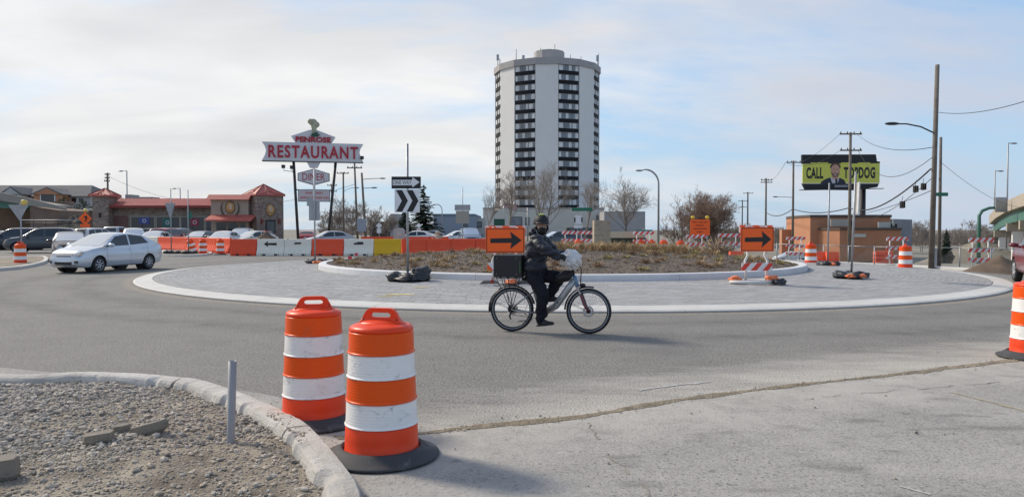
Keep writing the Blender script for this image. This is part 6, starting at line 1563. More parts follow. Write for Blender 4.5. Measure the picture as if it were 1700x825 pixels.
# dark shrubs on the bank
def shrub(label, p, r, h, seed, m, cat='shrub', n=700, group=None):
    rg = random.Random(seed); g = MB()
    for i in range(n):
        a, b = rg.uniform(0, 6.28), math.acos(rg.uniform(0, 1)); q = rg.random() ** .4; c = Vector((math.cos(a) * math.sin(b) * r * q, math.sin(a) * math.sin(b) * r * q, math.cos(b) * h * q))
        d = Vector((rg.gauss(0, 1), rg.gauss(0, 1), rg.gauss(0, 1))).normalized() * r * .13; e = Vector((rg.gauss(0, 1), rg.gauss(0, 1), rg.gauss(0, 1))).normalized() * r * .09
        g.add([c - d, c + e, c + d, c - e], [(0, 1, 2, 3)])
    return tag(g.build('shrub', m, None, p), label, cat, group)
M_SH = mat('shrub_olive', (.06, .07, .03), .9, var=.4, scale=2)
shrub('olive shrub before the brick apartment gable', Vector((at(106, 335, 150).x, 150, 3.2)), 2.4, 5.0, 1, M_SH); shrub('olive shrub at the apartment wall above bank', Vector((at(138, 335, 150).x, 150, 2.5)), 2.0, 5.2, 2, M_SH); shrub('low olive shrub on the slope by apartment corner', Vector((at(154, 335, 140).x, 140, 2)), 1.6, 4.4, 3, M_SH)
bundle = MB(); rg = random.Random(4)
for i in range(160):
    a = rg.uniform(-1.2, 1.2); L = rg.uniform(.6, 1.25); d = Vector((math.sin(a), rg.uniform(-.5, .5), math.cos(a) * .8)).normalized(); bundle.tube([(0, 0, 0), d * L * .5 + Vector((0, 0, .1)), d * L + Vector((rg.gauss(0, .1), 0, -.1))], [.02, .018, .03], 3)
tag(bundle.build('dead_bush', mat('dead_bush_tan', (.34, .245, .16), .95, var=.3, scale=4), None, on_ground(1190, 41) + Vector((0, 0, .02))), 'tan dead bush fanning out beside the orange text board', 'bush').scale = (1.0, 1.0, 1.1)

# ---- plants on the mound
def tuft_mesh(m, h, w, n, seed, droop):
    rg = random.Random(seed); g = MB()
    for i in range(n):
        a = rg.uniform(0, 6.28); L = h * rg.uniform(.6, 1.15); o = rg.uniform(0, w * .3); lean = rg.uniform(.05, droop); d = Vector((math.cos(a), math.sin(a), 0)); s = Vector((-d.y, d.x, 0)) * rg.uniform(.006, .013)
        b = d * o; m1 = b + d * L * lean * .35 + Vector((0, 0, L * .55)); e = b + d * L * lean + Vector((0, 0, L * (1 - .45 * lean)))
        g.add([b - s, b + s, m1 + s * .8, m1 - s * .8, e], [(0, 1, 2, 3), (3, 2, 4)])
    return g.mesh('grass_clump', m)
TAN = mat('dormant_grass_tan', (.42, .30, .165), .9, var=.25, scale=5, rand=True); YEL = mat('low_clump_yellow', (.36, .30, .13), .9, var=.3, scale=5, rand=True); RUS = mat('low_clump_rust', (.30, .19, .115), .9, var=.3, scale=5, rand=True); PUR = mat('low_stems_purple', (.17, .10, .085), .9, var=.3, scale=5)
tall = [tuft_mesh(TAN, .40, .5, 90, i, .9) for i in range(4)]
lowm = {'yellow': [tuft_mesh(YEL, .20, .5, 70, 10 + i, 1.5) for i in range(3)], 'tan': [tuft_mesh(TAN, .24, .5, 70, 20 + i, 1.5) for i in range(3)], 'rust brown': [tuft_mesh(RUS, .2, .5, 60, 30 + i, 1.5) for i in range(3)]}
rg = random.Random(12)
def plant(me, x, y, label, group, s):
    o = link('grass_clump', me, None, (ISL.x + x, ISL.y + y, mound(x, y) - .02)); o.rotation_euler.z = rg.uniform(0, 6.3); o.scale = (s * rg.uniform(.9, 1.2), s * rg.uniform(.9, 1.2), s * rg.uniform(.8, 1.15)); tag(o, label, 'plant', group)
placed = []
def free(x, y, d):
    if any((x - a) ** 2 + (y - b) ** 2 < d * d for a, b in placed): return False
    placed.append((x, y)); return True
c = 0
while c < 62:
    x, y = rg.uniform(-1.8, 5.2), rg.uniform(-1.4, 2.2)
    if x < 1.0 and rg.random() < .7: continue
    if free(x, y, .42): plant(rg.choice(tall), x, y, 'tan dormant ornamental grass clump on the crest of the mound', 'tall tan grass clumps on the mound', 1.05); c += 1
c = 0
while c < 125:
    a = rg.uniform(math.pi * .98, math.pi * 2.02); r = 8.5 * math.sqrt(rg.uniform(.05, 1)); x, y = r * math.cos(a), r * math.sin(a)
    if noise.noise(Vector((x * .35, y * .35, 4))) < -.28: continue
    if not free(x, y, .48): continue
    k = rg.choice(('yellow', 'yellow', 'tan', 'rust brown', 'rust brown')) if x > 0 else rg.choice(('tan', 'rust brown', 'rust brown', 'yellow'))
    plant(rg.choice(lowm[k]), x, y, 'low ' + k + ' winter clump on the mulch slope', 'low ' + k + ' clumps on the mulch', rg.uniform(.5, 1.3)); c += 1
# bare flags of red on the mulch edge
for i, (u, v) in enumerate(((578, 438), (589, 431))):
    p = gnd(u, v, .42); t = thing('marker_flag', 'small red marker flag on a wire at the mulch edge', 'flag', p, 0, 'red marker flags on the mulch'); g = MB(); g.cyl((0, 0, -.1), (0, 0, .25), .004, n=5); g.build('wire', M_GALV, t); g = MB(); g.box((.06, 0, .21), (.13, .006, .1)); g.build('pennant', mat('flag_red', (.75, .04, .06), .6), t)

# ================================================================== poles, lamps, wires
M_WOOD = mat('pole_wood', (.165, .14, .115), .9, var=.3, scale=2.2, bump=.4, bscale=14); M_STEEL = mat('lamp_steel', (.33, .34, .35), .45, metal=.4, var=.1, scale=3); M_CABLE = mat('cable_black', (.02, .02, .022), .6)
TOPS = {}
def utility(label, u, Y, vtop, arms=(), lamps=(), lean=0, r=.14, m=M_WOOD, key=None, extra=None, ub=None, group=None):
    p = on_ground(ub if ub else u, Y); H = ht(vtop, Y) - p.z; kk = Y / FOC; t = thing('utility_pole', label, 'pole', p, 0, group); dx = (u - (ub or u)) * kk
    g = MB(); g.tube([(0, 0, -.2), (dx, 0, H)], [r, r * .7], 10); g.build('shaft', m, t)
    for v, u0, u1 in arms:
        z = ht(v, Y) - p.z; g = MB(); g.box(((u0 + u1) / 2 * kk - (ub or u) * kk, -.1, z), ((u1 - u0) * kk, .11, .13)); a = g.build('crossarm', m, t)
        for f in (.06, .35, .65, .94):
            g = MB(); x = (u0 + (u1 - u0) * f) * kk - (ub or u) * kk; g.lathe([(.05, 0), (.065, .06), (.04, .1), (.06, .14), (0, .2)], 8, (x, -.1, z + .06)); g.build('insulator', M_TRIM, a)
    for v0, v1, u1 in lamps:
        z0, z1 = ht(v0, Y) - p.z, ht(v1, Y) - p.z; x0 = dx * z0 / H; x1 = (u1 - (ub or u)) * kk; g = MB(); g.tube([(x0, 0, z0), (x0 + (x1 - x0) * .35, 0, z0 + (z1 - z0) * .7), (x0 + (x1 - x0) * .7, 0, z1), (x1, 0, z1)], .035, 6); a = g.build('lamp_arm', M_TRIM, t)
        g = MB(); s = 1 if x1 > x0 else -1; g.ell((x1 + .1 * s, 0, z1 + .01), (.36, .14, .075), 12, 6); g.build('lamp_head', M_TRIM, a)
    if key: TOPS[key] = (p, H, dx)
    return t
utility('thick weathered wooden pole with street lamp arm by the fence', 1552, 35, 108, (), ((222, 206, 1482),), r=.135, ub=1546.5, key='big')
t = thing('sign_pole', 'slim steel pole with green street name blade beside the wooden pole', 'pole', on_ground(1559.5, 35.4)); zb_ = t.location.z
g = MB(); g.cyl((0, 0, 0), (0, 0, ht(228, 35.4) - zb_), .085, .06, n=10); g.build('shaft', M_WOOD, t)
g = MB(); g.box((-.05, -.12, ht(323, 35.4) - zb_), (.72, .02, .17)); g.build('name_blade', mat('street_sign_green', (.01, .16, .09), .5), t)
g = MB(); g.box((-.27, .0, .5), (.18, .3, 1.0)); g.build('meter_box', M_ALU, t, bevel=.01)
utility('wooden pole with two crossarms in front of the billboard', 1410, 72, 220, ((223, 1391, 1428), (250, 1392, 1428)), r=.17)
utility('wooden pole with crossarm between billboard and lamp post', 1316, 97, 267, ((270, 1304, 1328),), ((328, 327, 1288),), r=.17)
utility('distant pole with a double crossarm', 1271, 132, 296, ((299, 1262, 1281), (303, 1262, 1281)), r=.2)
utility('far pole with one crossarm beyond the brown tree', 1241, 185, 319, ((321, 1233, 1250),), r=.22); utility('far pole with paired crossarms beyond the brown tree', 1232, 200, 332, ((334, 1225, 1240), (344, 1226, 1239)), r=.2)
utility('wooden pole with high crossarm near the restaurant sign', 589, 92, 266, ((279, 577, 602),), (), r=.15, ub=594)
utility('wooden pole with two street lamp arms near restaurant sign', 601, 80, 287, (), ((298, 296.5, 634), (313, 312, 620)), r=.15, ub=608)
utility('pale wooden pole with crossarm behind the sign leg', 570.5, 110, 286, ((288, 560, 580),), ((318, 312, 592),), r=.17)
utility('dark pole with crossarms seen through the sign', 551, 130, 306, ((308, 544, 560), (318, 545, 560)), r=.16)
utility('pole with stacked arms above the red tower roof', 180, 120, 287, ((290, 176, 185), (296, 176, 184), (301, 175, 184)), r=.2)
def lamp(label, u, Y, vtop, side, w, group=None, r=.08, cobra=True):
    p = on_ground(u, Y); H = ht(vtop, Y) - p.z; kk = Y / FOC; t = thing('street_lamp', label, 'lamp post', p, 0, group); L = w * kk * side
    g = MB(); 
    if cobra: pts = [(0, 0, -.1), (0, 0, H * .82)] + [(L * .75 * (1 - math.cos(a)), 0, H * .82 + H * .175 * math.sin(a)) for a in [math.pi / 2 * i / 7 for i in range(1, 8)]] + [(L, 0, H * .985)]
    else: pts = [(0, 0, -.1), (0, 0, H), (L * .1, 0, H + .02), (L, 0, H)]
    g.tube(pts, [r] + [r * .75] * (len(pts) - 3) + [r * .5, r * .45], 8); g.build('mast', M_STEEL, t)
    g = MB(); g.ell((L * 1.08, 0, pts[-1][2] - .02), (.42, .17, .11), 12, 7); g.build('lamp_head', M_STEEL, t); return t
lamp('tall grey street lamp with curved arm beside the bare tree', 1093, 80, 281, -1, 30, r=.13)
lamp('faint street lamp beyond the spruce', 734, 130, 339, -1, 12, r=.1)
for u, Y, v, sd, l in ((212, 110, 284, -1, 'thin lamp post above the restaurant roof'), (300, 130, 313, -1, 'distant thin lamp post above the low roof'), (1671, 90, 238, 1, 'tall thin highway lamp over the ramp'), (1650, 100, 284, 1, 'shorter thin highway lamp by the ramp')): lamp(l, u, Y, v, sd, 9, None, .1, False)
# green mast arm by the ramp
p = on_ground(1625, 75); t = thing('sign_gantry', 'green curved overhead sign arm beside the ramp', 'gantry', p); kk = 75 / FOC
zz_ = lambda v: ht(v, 75) - p.z
g = MB(); g.tube([(0, 0, -.1), (0, 0, zz_(358)), (.3, 0, zz_(350)), (1.0, 0, zz_(345.5)), (2.4, 0, zz_(344))], [.2, .17, .16, .15, .12], 10); g.build('arm', M_GREEN, t)
g = MB(); g.box((2.1, -.2, zz_(340)), (1.2, .08, 1.5)); g.build('sign_back', M_ALU, t)
# slim posts and backs of signs in the middle distance
def midsign(label, u, Y, vtop, plates, r=.04, diam=None):
    p = on_ground(u, Y); kk = Y / FOC; t = thing('road_sign', label, 'sign', p); g = MB(); g.cyl((0, 0, -.1), (0, 0, ht(vtop, Y) - p.z), r, n=6); g.build('post', M_GALV, t)
    for (u0, u1, v0, v1, m) in plates: plate(t, 'sign_plate', (u0 - u) * kk, (u1 - u) * kk, ht(v1, Y) - p.z, ht(v0, Y) - p.z, m, -.06, th=.02)
    if diam: s = diam[1] * kk; zc = ht(diam[0], Y) - p.z; poly_plate(t, 'diamond_plate', [(-s, zc), (0, zc + s), (s, zc), (0, zc - s)], M_WSIGN, -.07, .02)
    return t
midsign('two tan blank sign backs on one post before the warehouse', 768, 60, 311, ((755, 781, 340, 349.5, M_ALU), (757, 779, 350, 371, mat('sign_back_tan', (.36, .33, .28), .6))))
midsign('plain grey square sign back by utility poles', 600, 70, 362, ((593, 608, 363, 384, mat('sign_blue_grey', (.30, .34, .40), .5)),))
midsign('white diamond sign with plate below near the poles', 629.5, 75, 372, ((626, 633, 379, 387, M_WSIGN),), diam=(374.5, 5))
midsign('white diamond sign with plate below by the spruce', 695.5, 75, 372, ((692, 699, 379, 388, mat('sign_pinkish', (.6, .5, .48), .5)),), diam=(374.5, 4.5))
midsign('white shield route sign below green street name blade', 959, 62, 344, ((954, 966, 358, 372, M_WSIGN), (949, 983, 345, 350.5, MATS['street_sign_green']), (953, 967, 374, 379, M_WSIGN)))
for (u0, u1) in ((953, 955.3), (964.7, 967)):
    midt = [o for o in bpy.data.objects if o.get('label', '').startswith('white shield')][0]; kk = 62 / FOC; plate(midt, 'shield_mark', (u0 - 959) * kk, (u1 - 959) * kk, ht(369, 62), ht(361, 62), M_BLK, -.075, th=.005)
midsign('green street name blade by the low tan wall', 1068, 50, 380, ((1054, 1083, 381.5, 386.5, mat('street_sign_teal', (.02, .22, .17), .5)),))
midsign('dark green square sign before the podium', 829, 70, 363, ((820, 838, 363.5, 375, mat('sign_dark_green', (.015, .08, .05), .5)),))
# flag on its pole
p = on_ground(849, 120); t = thing('flag_pole', 'small national flag flying on a slim pole before the podium', 'flag', p); kk = 120 / FOC
g = MB(); g.cyl((-1.2, 0, 0), (-1.2, 0, ht(333, 120)), .06, n=6); g.build('pole', M_STEEL, t); fl = MB()
for i in range(7):
    for j in range(6):
        x0 = -1.15 + i * .28; z0 = ht(335, 120) - j * .17 - .30 * i * .28; c_ = 2 if (i < 3 and j < 3) else j % 2; y0, y1 = .12 * math.sin(i * 1.1), .12 * math.sin((i + 1) * 1.1)
        fl.add([(x0, y0, z0), (x0 + .28, y1, z0 - .084), (x0 + .28, y1, z0 - .254), (x0, y0, z0 - .17)], [(0, 1, 2, 3)], c_)
fl.build('flag_cloth', [mat('flag_stripe_red', (.40, .05, .06), .8), mat('flag_stripe_white', (.55, .52, .52), .8), mat('flag_navy', (.03, .035, .10), .8)], t)
p = on_ground(876, 100); t = thing('mast_arm', 'slim horizontal mast arm on a thin post before the podium', 'pole', p); kk = 100 / FOC
g = MB(); g.cyl((0, 0, 0), (0, 0, ht(345, 100)), .1, n=8); g.build('post', M_STEEL, t); g = MB(); g.cyl((0, 0, ht(351, 100)), ((822 - 876) * kk, 0, ht(348, 100)), .08, .05, n=6); g.build('arm', M_STEEL, t)
# overhead wires
def wire(label, a, b, sag, r, n=16):
    pts = [a.lerp(b, i / n) - Vector((0, 0, sag * 4 * (i / n) * (1 - i / n))) for i in range(n + 1)]; g = MB(); g.tube(pts, r, 4); return tag(g.build('overhead_wire', M_CABLE, None), label, 'wire', 'overhead wires')
pw = on_ground(1546.5, 35)
wire('thick black cable sagging from wooden pole past the billboard', at(1545, 281, 35), at(1410, 345, 72), .9, .05); wire('thick black cable running on between the two wooden poles', at(1410, 345, 72), at(1316, 347, 97), .5, .05); wire('thick cable running from crossarm pole to the distant pole', at(1316, 347, 97), at(1271, 352, 132), .8, .06)
wire('thin wire from wooden pole to upper crossarm', at(1547, 245, 35), at(1425, 225, 72), .6, .018); wire('thin wire from wooden pole to lower crossarm', at(1547, 262, 35), at(1425, 251, 72), 1.6, .018); wire('thin wire dipping under the billboard', at(1547, 316, 35), at(1410, 356, 72), .3, .018)
wire('thin wire leaving the pole top toward the ramp', at(1553, 186, 35), at(1760, 148, 20), .3, .012); wire('thin wire from steel pole down to the ramp', at(1560, 268, 35), at(1700, 345, 60), .5, .012)
wire('thin wire between crossarm poles', at(1393, 224, 72), at(1327, 271, 97), .3, .02); wire('thin wire between lower crossarms', at(1393, 251, 72), at(1306, 271, 97), .8, .02); wire('far thin wire between distant crossarms', at(1304, 270, 97), at(1280, 299, 132), .4, .025)
wire('long thin wire above the restaurant roof', at(180, 293, 120), at(589, 306, 92), 3.6, .022)
# traffic signals hung on a span wire
wire('span wire carrying the traffic signals', at(1547, 296, 35), at(1408, 362, 72), .9, .02)
for u, v, l in ((1497, 340, 'single traffic signal head hanging low on span wire'), (1519, 314, 'upper traffic signal head on the span wire'), (1532, 310, 'traffic signal head beside wooden pole')):
    Y = 50; p = at(u, v, Y); t = thing('traffic_signal', l, 'traffic light', p, rad(25)); t.scale = (.6,) * 3; g = MB(); g.box((0, 0, 0), (.34, .3, .78)); g.build('housing', M_TRIM, t, bevel=.03)
    for i in range(3): g = MB(); g.lathe([(.11, 0), (.13, .0), (.13, .22), (.12, .22)], 12, M=Matrix.Translation((0, -.15, .24 - i * .24)) @ RX); g.build('visor', M_TRIM, t)
    g = MB(); g.cyl((0, 0, .38), (.25, .05, .95), .03, n=5); g.build('hanger', M_CABLE, t)
# ================================================================== cyclist
BK = Vector((0.0, 11.6, 0)); BRZ = math.atan2(-.28, 1.18)
M_FR = mat('bike_frame_silver', (.40, .41, .41), .35, metal=.55, var=.12, scale=5); M_BK = mat('bike_black', (.014, .014, .015), .45); M_CHR = mat('bike_steel', (.45, .45, .46), .3, metal=.8); M_BLUE = mat('bike_blue_accent', (.16, .26, .40), .35); M_GRN = mat('battery_olive', (.22, .235, .20), .5); M_FRK = mat('fork_maroon', (.17, .035, .045), .35)
M_BTY = mat('bike_tyre', (.017, .017, .018), .7)
bike = thing('bicycle', 'silver electric bicycle with black mudguards and rear carrier', 'bicycle', BK, BRZ)
WR = .35
def bike_wheel(x):
    w = bpy.data.objects.new('wheel', None); col.objects.link(w); w.parent = bike; w.location = (x, 0, WR)
    def ring(R_, r, n=48, flat=1.0): return [(R_ * math.cos(2 * math.pi * i / n), 0, R_ * math.sin(2 * math.pi * i / n)) for i in range(n)]
    g = MB(); g.tube(ring(WR - .026, 0), .026, 10, closed=True); g.build('tyre', M_BTY, w)
    g = MB(); M = Matrix.Rotation(math.pi / 2, 4, 'X'); g.lathe([(WR - .05, -.0135), (WR - .068, -.012), (WR - .072, 0), (WR - .068, .012), (WR - .05, .0135)], 48, M=M); g.lathe([(WR - .050, -.0275), (WR - .042, -.0285), (WR - .040, -.026)], 48, M=M, mi=1); g.lathe([(WR - .050, .0275), (WR - .042, .0285), (WR - .040, .026)], 48, M=M, mi=1); g.build('rim', [M_BK, mat('rim_reflect', (.40, .42, .46), .3)], w)
    for i in range(28):
        a = 2 * math.pi * i / 28; s = 1 if i % 2 else -1; b = a + (.35 if i % 4 < 2 else -.35); g = MB(); g.cyl((.028 * math.cos(b), s * .028, .028 * math.sin(b)), ((WR - .07) * math.cos(a), s * .004, (WR - .07) * math.sin(a)), .0014, n=4, caps=False); g.build('spoke', M_CHR, w)
    g = MB(); g.cyl((0, -.045, 0), (0, .045, 0), .032 if x > .5 else .055, n=16); g.cyl((0, -.07, 0), (0, .07, 0), .012, n=8); g.build('hub', M_BK, w)
    g = MB(); g.lathe([(.085, -.001), (.085, .001), (.06, .001), (.06, -.001), (.085, -.001)], 28, M=Matrix.Translation((0, -.05 if x > .5 else .05, 0)) @ M); 
    for i in range(6): a = i * math.pi / 3; g.box((.045 * math.cos(a), -.05 if x > .5 else .05, .045 * math.sin(a)), (.03, .002, .012))
    g.build('brake_disc', M_CHR, w)
    return w
bike_wheel(0); bike_wheel(1.21)
for x, a0, a1, nm in ((0, 15, 188, 'mudguard'), (1.21, 78, 178, 'mudguard')):
    g = MB(); n = 24; vs = []
    for i in range(n + 1):
        a = rad(a0 + (a1 - a0) * i / n)
        for y, dr in ((-.034, -.012), (-.026, .006), (0, .012), (.026, .006), (.034, -.012)): r = WR + .022 + dr; vs.append((x + r * math.cos(a), y, WR + r * math.sin(a)))
    g.add(vs, [(i * 5 + j, i * 5 + j + 1, (i + 1) * 5 + j + 1, (i + 1) * 5 + j) for i in range(n) for j in range(4)], 0, True)
    for s in (-1, 1): g.cyl((x, s * .06, WR), (x + (WR + .02) * math.cos(rad(160)), s * .036, WR + (WR + .02) * math.sin(rad(160))), .003, n=5)
    g.build(nm, M_BK, bike)
BB = Vector((.50, 0, .30)); HT0, HT1 = Vector((1.035, 0, .72)), Vector((.985, 0, .86)); ST = Vector((.335, 0, .70))
g = MB(); g.tube([HT1 + Vector((.0, 0, -.03)), Vector((.90, 0, .70)), Vector((.70, 0, .42)), BB + Vector((.03, 0, .02))], [.036, .042, .045, .042], 12, flat=1.25)
g.tube([BB, ST], .026, 10)
for s in (-1, 1):
    g.tube([BB + Vector((-.02, s * .03, .0)), Vector((.2, s * .055, .315)), Vector((0, s * .065, .35))], .011, 8); g.tube([ST + Vector((0, s * .02, -.08)), Vector((.15, s * .05, .49)), Vector((0, s * .065, .36))], .010, 8)
g.build('frame', M_FR, bike)
g = MB(); g.tube([(.79, -.052, .56), (.66, -.052, .385)], .004, 6); g.box((.735, -.047, .475), (.02, .002, .02)); g.build('frame_decal', M_BK, bike)
g = MB(); g.tube([Vector((.37, 0, .64)), Vector((.455, 0, .36))], .046, 10, flat=.8); g.build('battery', M_GRN, bike)
g = MB(); g.tube([HT0, HT1 + Vector((0, 0, .03))], .032, 12); g.build('head_tube', M_BLUE, bike)
g = MB(); g.tube([HT0 + Vector((0, 0, -.01)), HT0 + Vector((.012, 0, -.05))], .034, 10)
for s in (-1, 1): g.tube([HT0 + Vector((.015, s * .055, -.03)), Vector((1.10, s * .058, .58))], .017, 10)
g.box((1.048, 0, .695), (.05, .15, .04)); g.build('fork_crown', M_CHR, bike)
for s in (-1, 1): g = MB(); g.tube([Vector((1.095, s * .058, .60)), Vector((1.15, s * .058, .45)), Vector((1.21, s * .055, .35))], [.023, .022, .016], 10); g.build('fork_leg', M_FRK if s < 0 else M_BK, bike)
g = MB(); g.tube([HT1 + Vector((-.005, 0, .02)), HT1 + Vector((-.03, 0, .22)), HT1 + Vector((.02, 0, .26))], .017, 8); g.build('stem', M_BK, bike)
hb = HT1 + Vector((.02, 0, .26))
g = MB(); g.tube([hb + Vector((-.15, -.34, .04)), hb + Vector((-.07, -.24, .04)), hb + Vector((0, -.06, 0)), hb + Vector((0, .06, 0)), hb + Vector((-.07, .24, .04)), hb + Vector((-.15, .34, .04))], .012, 8); bar = g.build('handlebar', M_BK, bike)
for s in (-1, 1): g = MB(); g.tube([hb + Vector((-.15, s * .345, .04)), hb + Vector((-.08, s * .25, .04))], .018, 8); g.build('grip', M_BK, bar)
g = MB(); g.tube([ST, Vector((.305, 0, .80))], .015, 8); g.build('seat_post', M_CHR, bike)
g = MB(); g.ell((.29, 0, .82), (.14, .085, .035), 16, 8); g.ell((.41, 0, .82), (.10, .035, .028), 12, 8); g.build('saddle', M_BK, bike)
g = MB(); g.lathe([(.085, -.003), (.085, .003), (.055, .003), (.055, -.003), (.085, -.003)], 28, M=Matrix.Translation((BB.x, -.055, BB.z)) @ Matrix.Rotation(math.pi / 2, 4, 'X')); cr = g.build('chainring', M_BK, bike)
g = MB(); g.tube([BB + Vector((0, -.085, 0)), BB + Vector((.01, -.095, -.165))], .012, 8); g.tube([BB + Vector((0, .085, 0)), BB + Vector((-.01, .095, .165))], .012, 8); g.cyl(BB + Vector((0, -.09, 0)), BB + Vector((0, .09, 0)), .02, n=10); g.build('crank', M_BK, bike)
for s in (-1, 1): g = MB(); g.box(BB + Vector((.01 if s < 0 else -.01, s * .15, -.165 if s < 0 else .165)), (.10, .10, .022)); g.build('pedal', M_BK, bike, bevel=.005)
g = MB(); g.tube([(0, -.055, .39), (.25, -.055, .385), (.50, -.055, .385)], .004, 4); g.tube([(.02, -.055, .27), (.25, -.055, .24), (.50, -.055, .215)], .004, 4); g.build('chain', M_TRIM, bike)
g = MB(); g.lathe([(.03, -.02), (.055, -.01), (.045, .0), (.03, .015)], 20, M=Matrix.Translation((0, -.055, .35)) @ Matrix.Rotation(math.pi / 2, 4, 'X')); g.tube([(.01, -.075, .33), (-.02, -.08, .24), (.0, -.07, .2)], [.018, .014, .012], 8); g.build('derailleur', M_BK, bike)
g = MB(); g.tube([(.22, -.1, .30), (.36, -.11, .21), (.12, -.10, .17)], .008, 6); g.build('kickstand', M_BK, bike)
g = MB(); zr = .845
for y in (-.13, .13): g.tube([(-.30, y, zr), (.20, y, zr), (.24, y * .5, zr - .01)], .007, 6)
for x in (-.30, -.18, -.06, .06, .18): g.tube([(x, -.13, zr), (x, .13, zr)], .006, 6)
for s in (-1, 1):
    for x in (-.22, -.10, .10): g.tube([(x, s * .13, zr), (x * .55, s * .11, .62), (-.015, s * .085, .37)], .006, 6)
    g.tube([(-.29, s * .13, zr), (-.25, s * .13, zr - .12), (.16, s * .13, zr - .10), (.21, s * .13, zr)], .006, 6)
g.build('rear_carrier', M_BK, bike)
g = MB(); g.box((-.315, 0, .78), (.04, .12, .06)); g.build('rear_light', M_TAIL, bike, bevel=.01)
g = MB(); g.ell((1.115, -.0, .745), (.05, .035, .032), 12, 8); g.cyl((1.05, 0, .74), (1.11, 0, .745), .01, n=6); g.build('headlight', M_BK, bike)
g = MB(); g.tube([hb + Vector((.02, -.08, -.02)), hb + Vector((.1, -.07, -.12)), Vector((1.09, -.05, .80)), Vector((1.10, -.07, .70))], .010, 6); g.build('brake_cable', M_BK, bike)
# black top tube bag
g = MB(); g.ell((.83, .0, .875), (.16, .08, .085), 16, 10, jit=.25, seed=2, M=Matrix.Translation((.83, 0, .875)) @ Matrix.Rotation(rad(-22), 4, 'Y') @ Matrix.Translation((-.83, 0, -.875))); bg = g.build('frame_bag', mat('bag_nylon_black', (.014, .014, .016), .6, bump=.4, scale=5, bscale=14), bike)

# delivery box
box = thing('delivery_box', 'black cube delivery box strapped on the bicycle carrier', 'box', BK + Matrix.Rotation(BRZ, 3, 'Z') @ Vector((-.025, 0, .854)), BRZ)
M_DB = mat('delivery_black', (.014, .014, .017), .55, bump=.25, scale=3, bscale=8)
g = MB(); g.box((0, 0, .18), (.45, .42, .345)); g.build('shell', M_DB, box, bevel=.022, bseg=3)
for x in (-.17, .14):
    for z in (.06, .30): g = MB(); g.lathe([(.007, 0), (.005, .006), (0, .007)], 8, M=Matrix.Translation((x, -.21, z)) @ RX); g.build('stud', M_CHR, box)
scr = MB(); rg = random.Random(2)
for i in range(9): scr.box((.20, -.2125, .09 + i * .021), (.016, .002, .014))
scr.build('green_lettering', mat('print_green', (.06, .15, .04), .6), box)

# rider
per = thing('person', 'cyclist in dark padded jacket, helmet and black face mask riding with head turned', 'person', BK, BRZ)
M_SKIN = mat('skin', (.34, .20, .15), .55, var=.06, scale=8); M_JK = mat('jacket_navy', (.021, .024, .035), .5, spec=.35, var=.25, scale=7, bump=.5, bscale=22); M_TR = mat('trousers_black', (.010, .012, .018), .7, spec=.2, var=.2, scale=7, bump=.5, bscale=18); M_MASK = mat('mask_black', (.009, .009, .010), .8); M_SHOE = mat('shoe_black', (.016, .016, .018), .5); M_GLOVE = mat('glove_black', (.014, .014, .016), .7)
def cap(g, p0, r0, p1, r1, n=16):
    p0, p1 = Vector(p0), Vector(p1); g.tube([p0, p1], [r0, r1], n); g.ell(p0, r0, n, 10); g.ell(p1, r1, n, 10)
HEAD = Vector((.475, -.03, 1.645)); fd = Vector((.38, -.925, 0)).normalized(); side = Vector((-fd.y, fd.x, 0)); 
HM = Matrix.Translation(HEAD) @ Matrix(((side.x, -fd.x, 0, 0), (side.y, -fd.y, 0, 0), (0, 0, 1, 0), (0, 0, 0, 1)))   # local -y is the facing direction
HIPR, HIPL = Vector((.36, -.10, .90)), Vector((.36, .10, .90)); KNR, KNL = Vector((.535, -.20, .60)), Vector((.735, .13, .845)); ANR, ANL = Vector((.485, -.15, .215)), Vector((.56, .14, .56))
SHR, SHL = Vector((.42, -.19, 1.44)), Vector((.43, .19, 1.44)); ELR, ELL = Vector((.595, -.32, 1.28)), Vector((.62, .33, 1.24)); WRR, WRL = Vector((.80, -.31, 1.185)), Vector((.815, .31, 1.175))
g = MB(); cap(g, (.37, 0, .93), .13, (.41, 0, 1.36), .14); cap(g, SHR, .06, SHL, .06); cap(g, (.43, 0, 1.42), .06, HEAD + Vector((0, 0, -.06)), .055)
for a, b, c in ((HIPR, KNR, ANR), (HIPL, KNL, ANL)): cap(g, a, .085, b, .06); cap(g, b, .06, c, .045)
for a, b, c in ((SHR, ELR, WRR), (SHL, ELL, WRL)): cap(g, a, .05, b, .04); cap(g, b, .04, c, .03)
g.ell((0, 0, 0), (.078, .098, .118), 20, 14, M=HM); g.ell((0, -.03, -.07), (.058, .065, .06), 16, 10, M=HM); g.ell((0, -.105, -.012), (.014, .022, .026), 10, 8, M=HM)
for s in (-1, 1): g.ell((s * .033, -.085, .045), (.024, .02, .011), 10, 6, M=HM); g.ell((s * .05, -.075, -.015), (.026, .022, .022), 10, 6, M=HM)
link('body', bake(g, M_SKIN, .011, 2, None, 'body'), per)
for s in (-1, 1):
    g = MB(); g.ell((s * .033, -.092, .020), (.013, .008, .007), 10, 6, M=HM); e = g.build('eye', mat('eye_white', (.45, .42, .40), .3), per); g = MB(); g.ell((s * .033, -.099, .020), (.006, .004, .006), 8, 6, M=HM); g.build('iris', mat('iris_dark', (.02, .012, .01), .2), e)
    g = MB(); g.tube([HM @ Vector((s * .015, -.099, .043)), HM @ Vector((s * .034, -.101, .048)), HM @ Vector((s * .054, -.088, .042))], [.004, .006, .003], 6); g.build('eyebrow', M_BK, per)
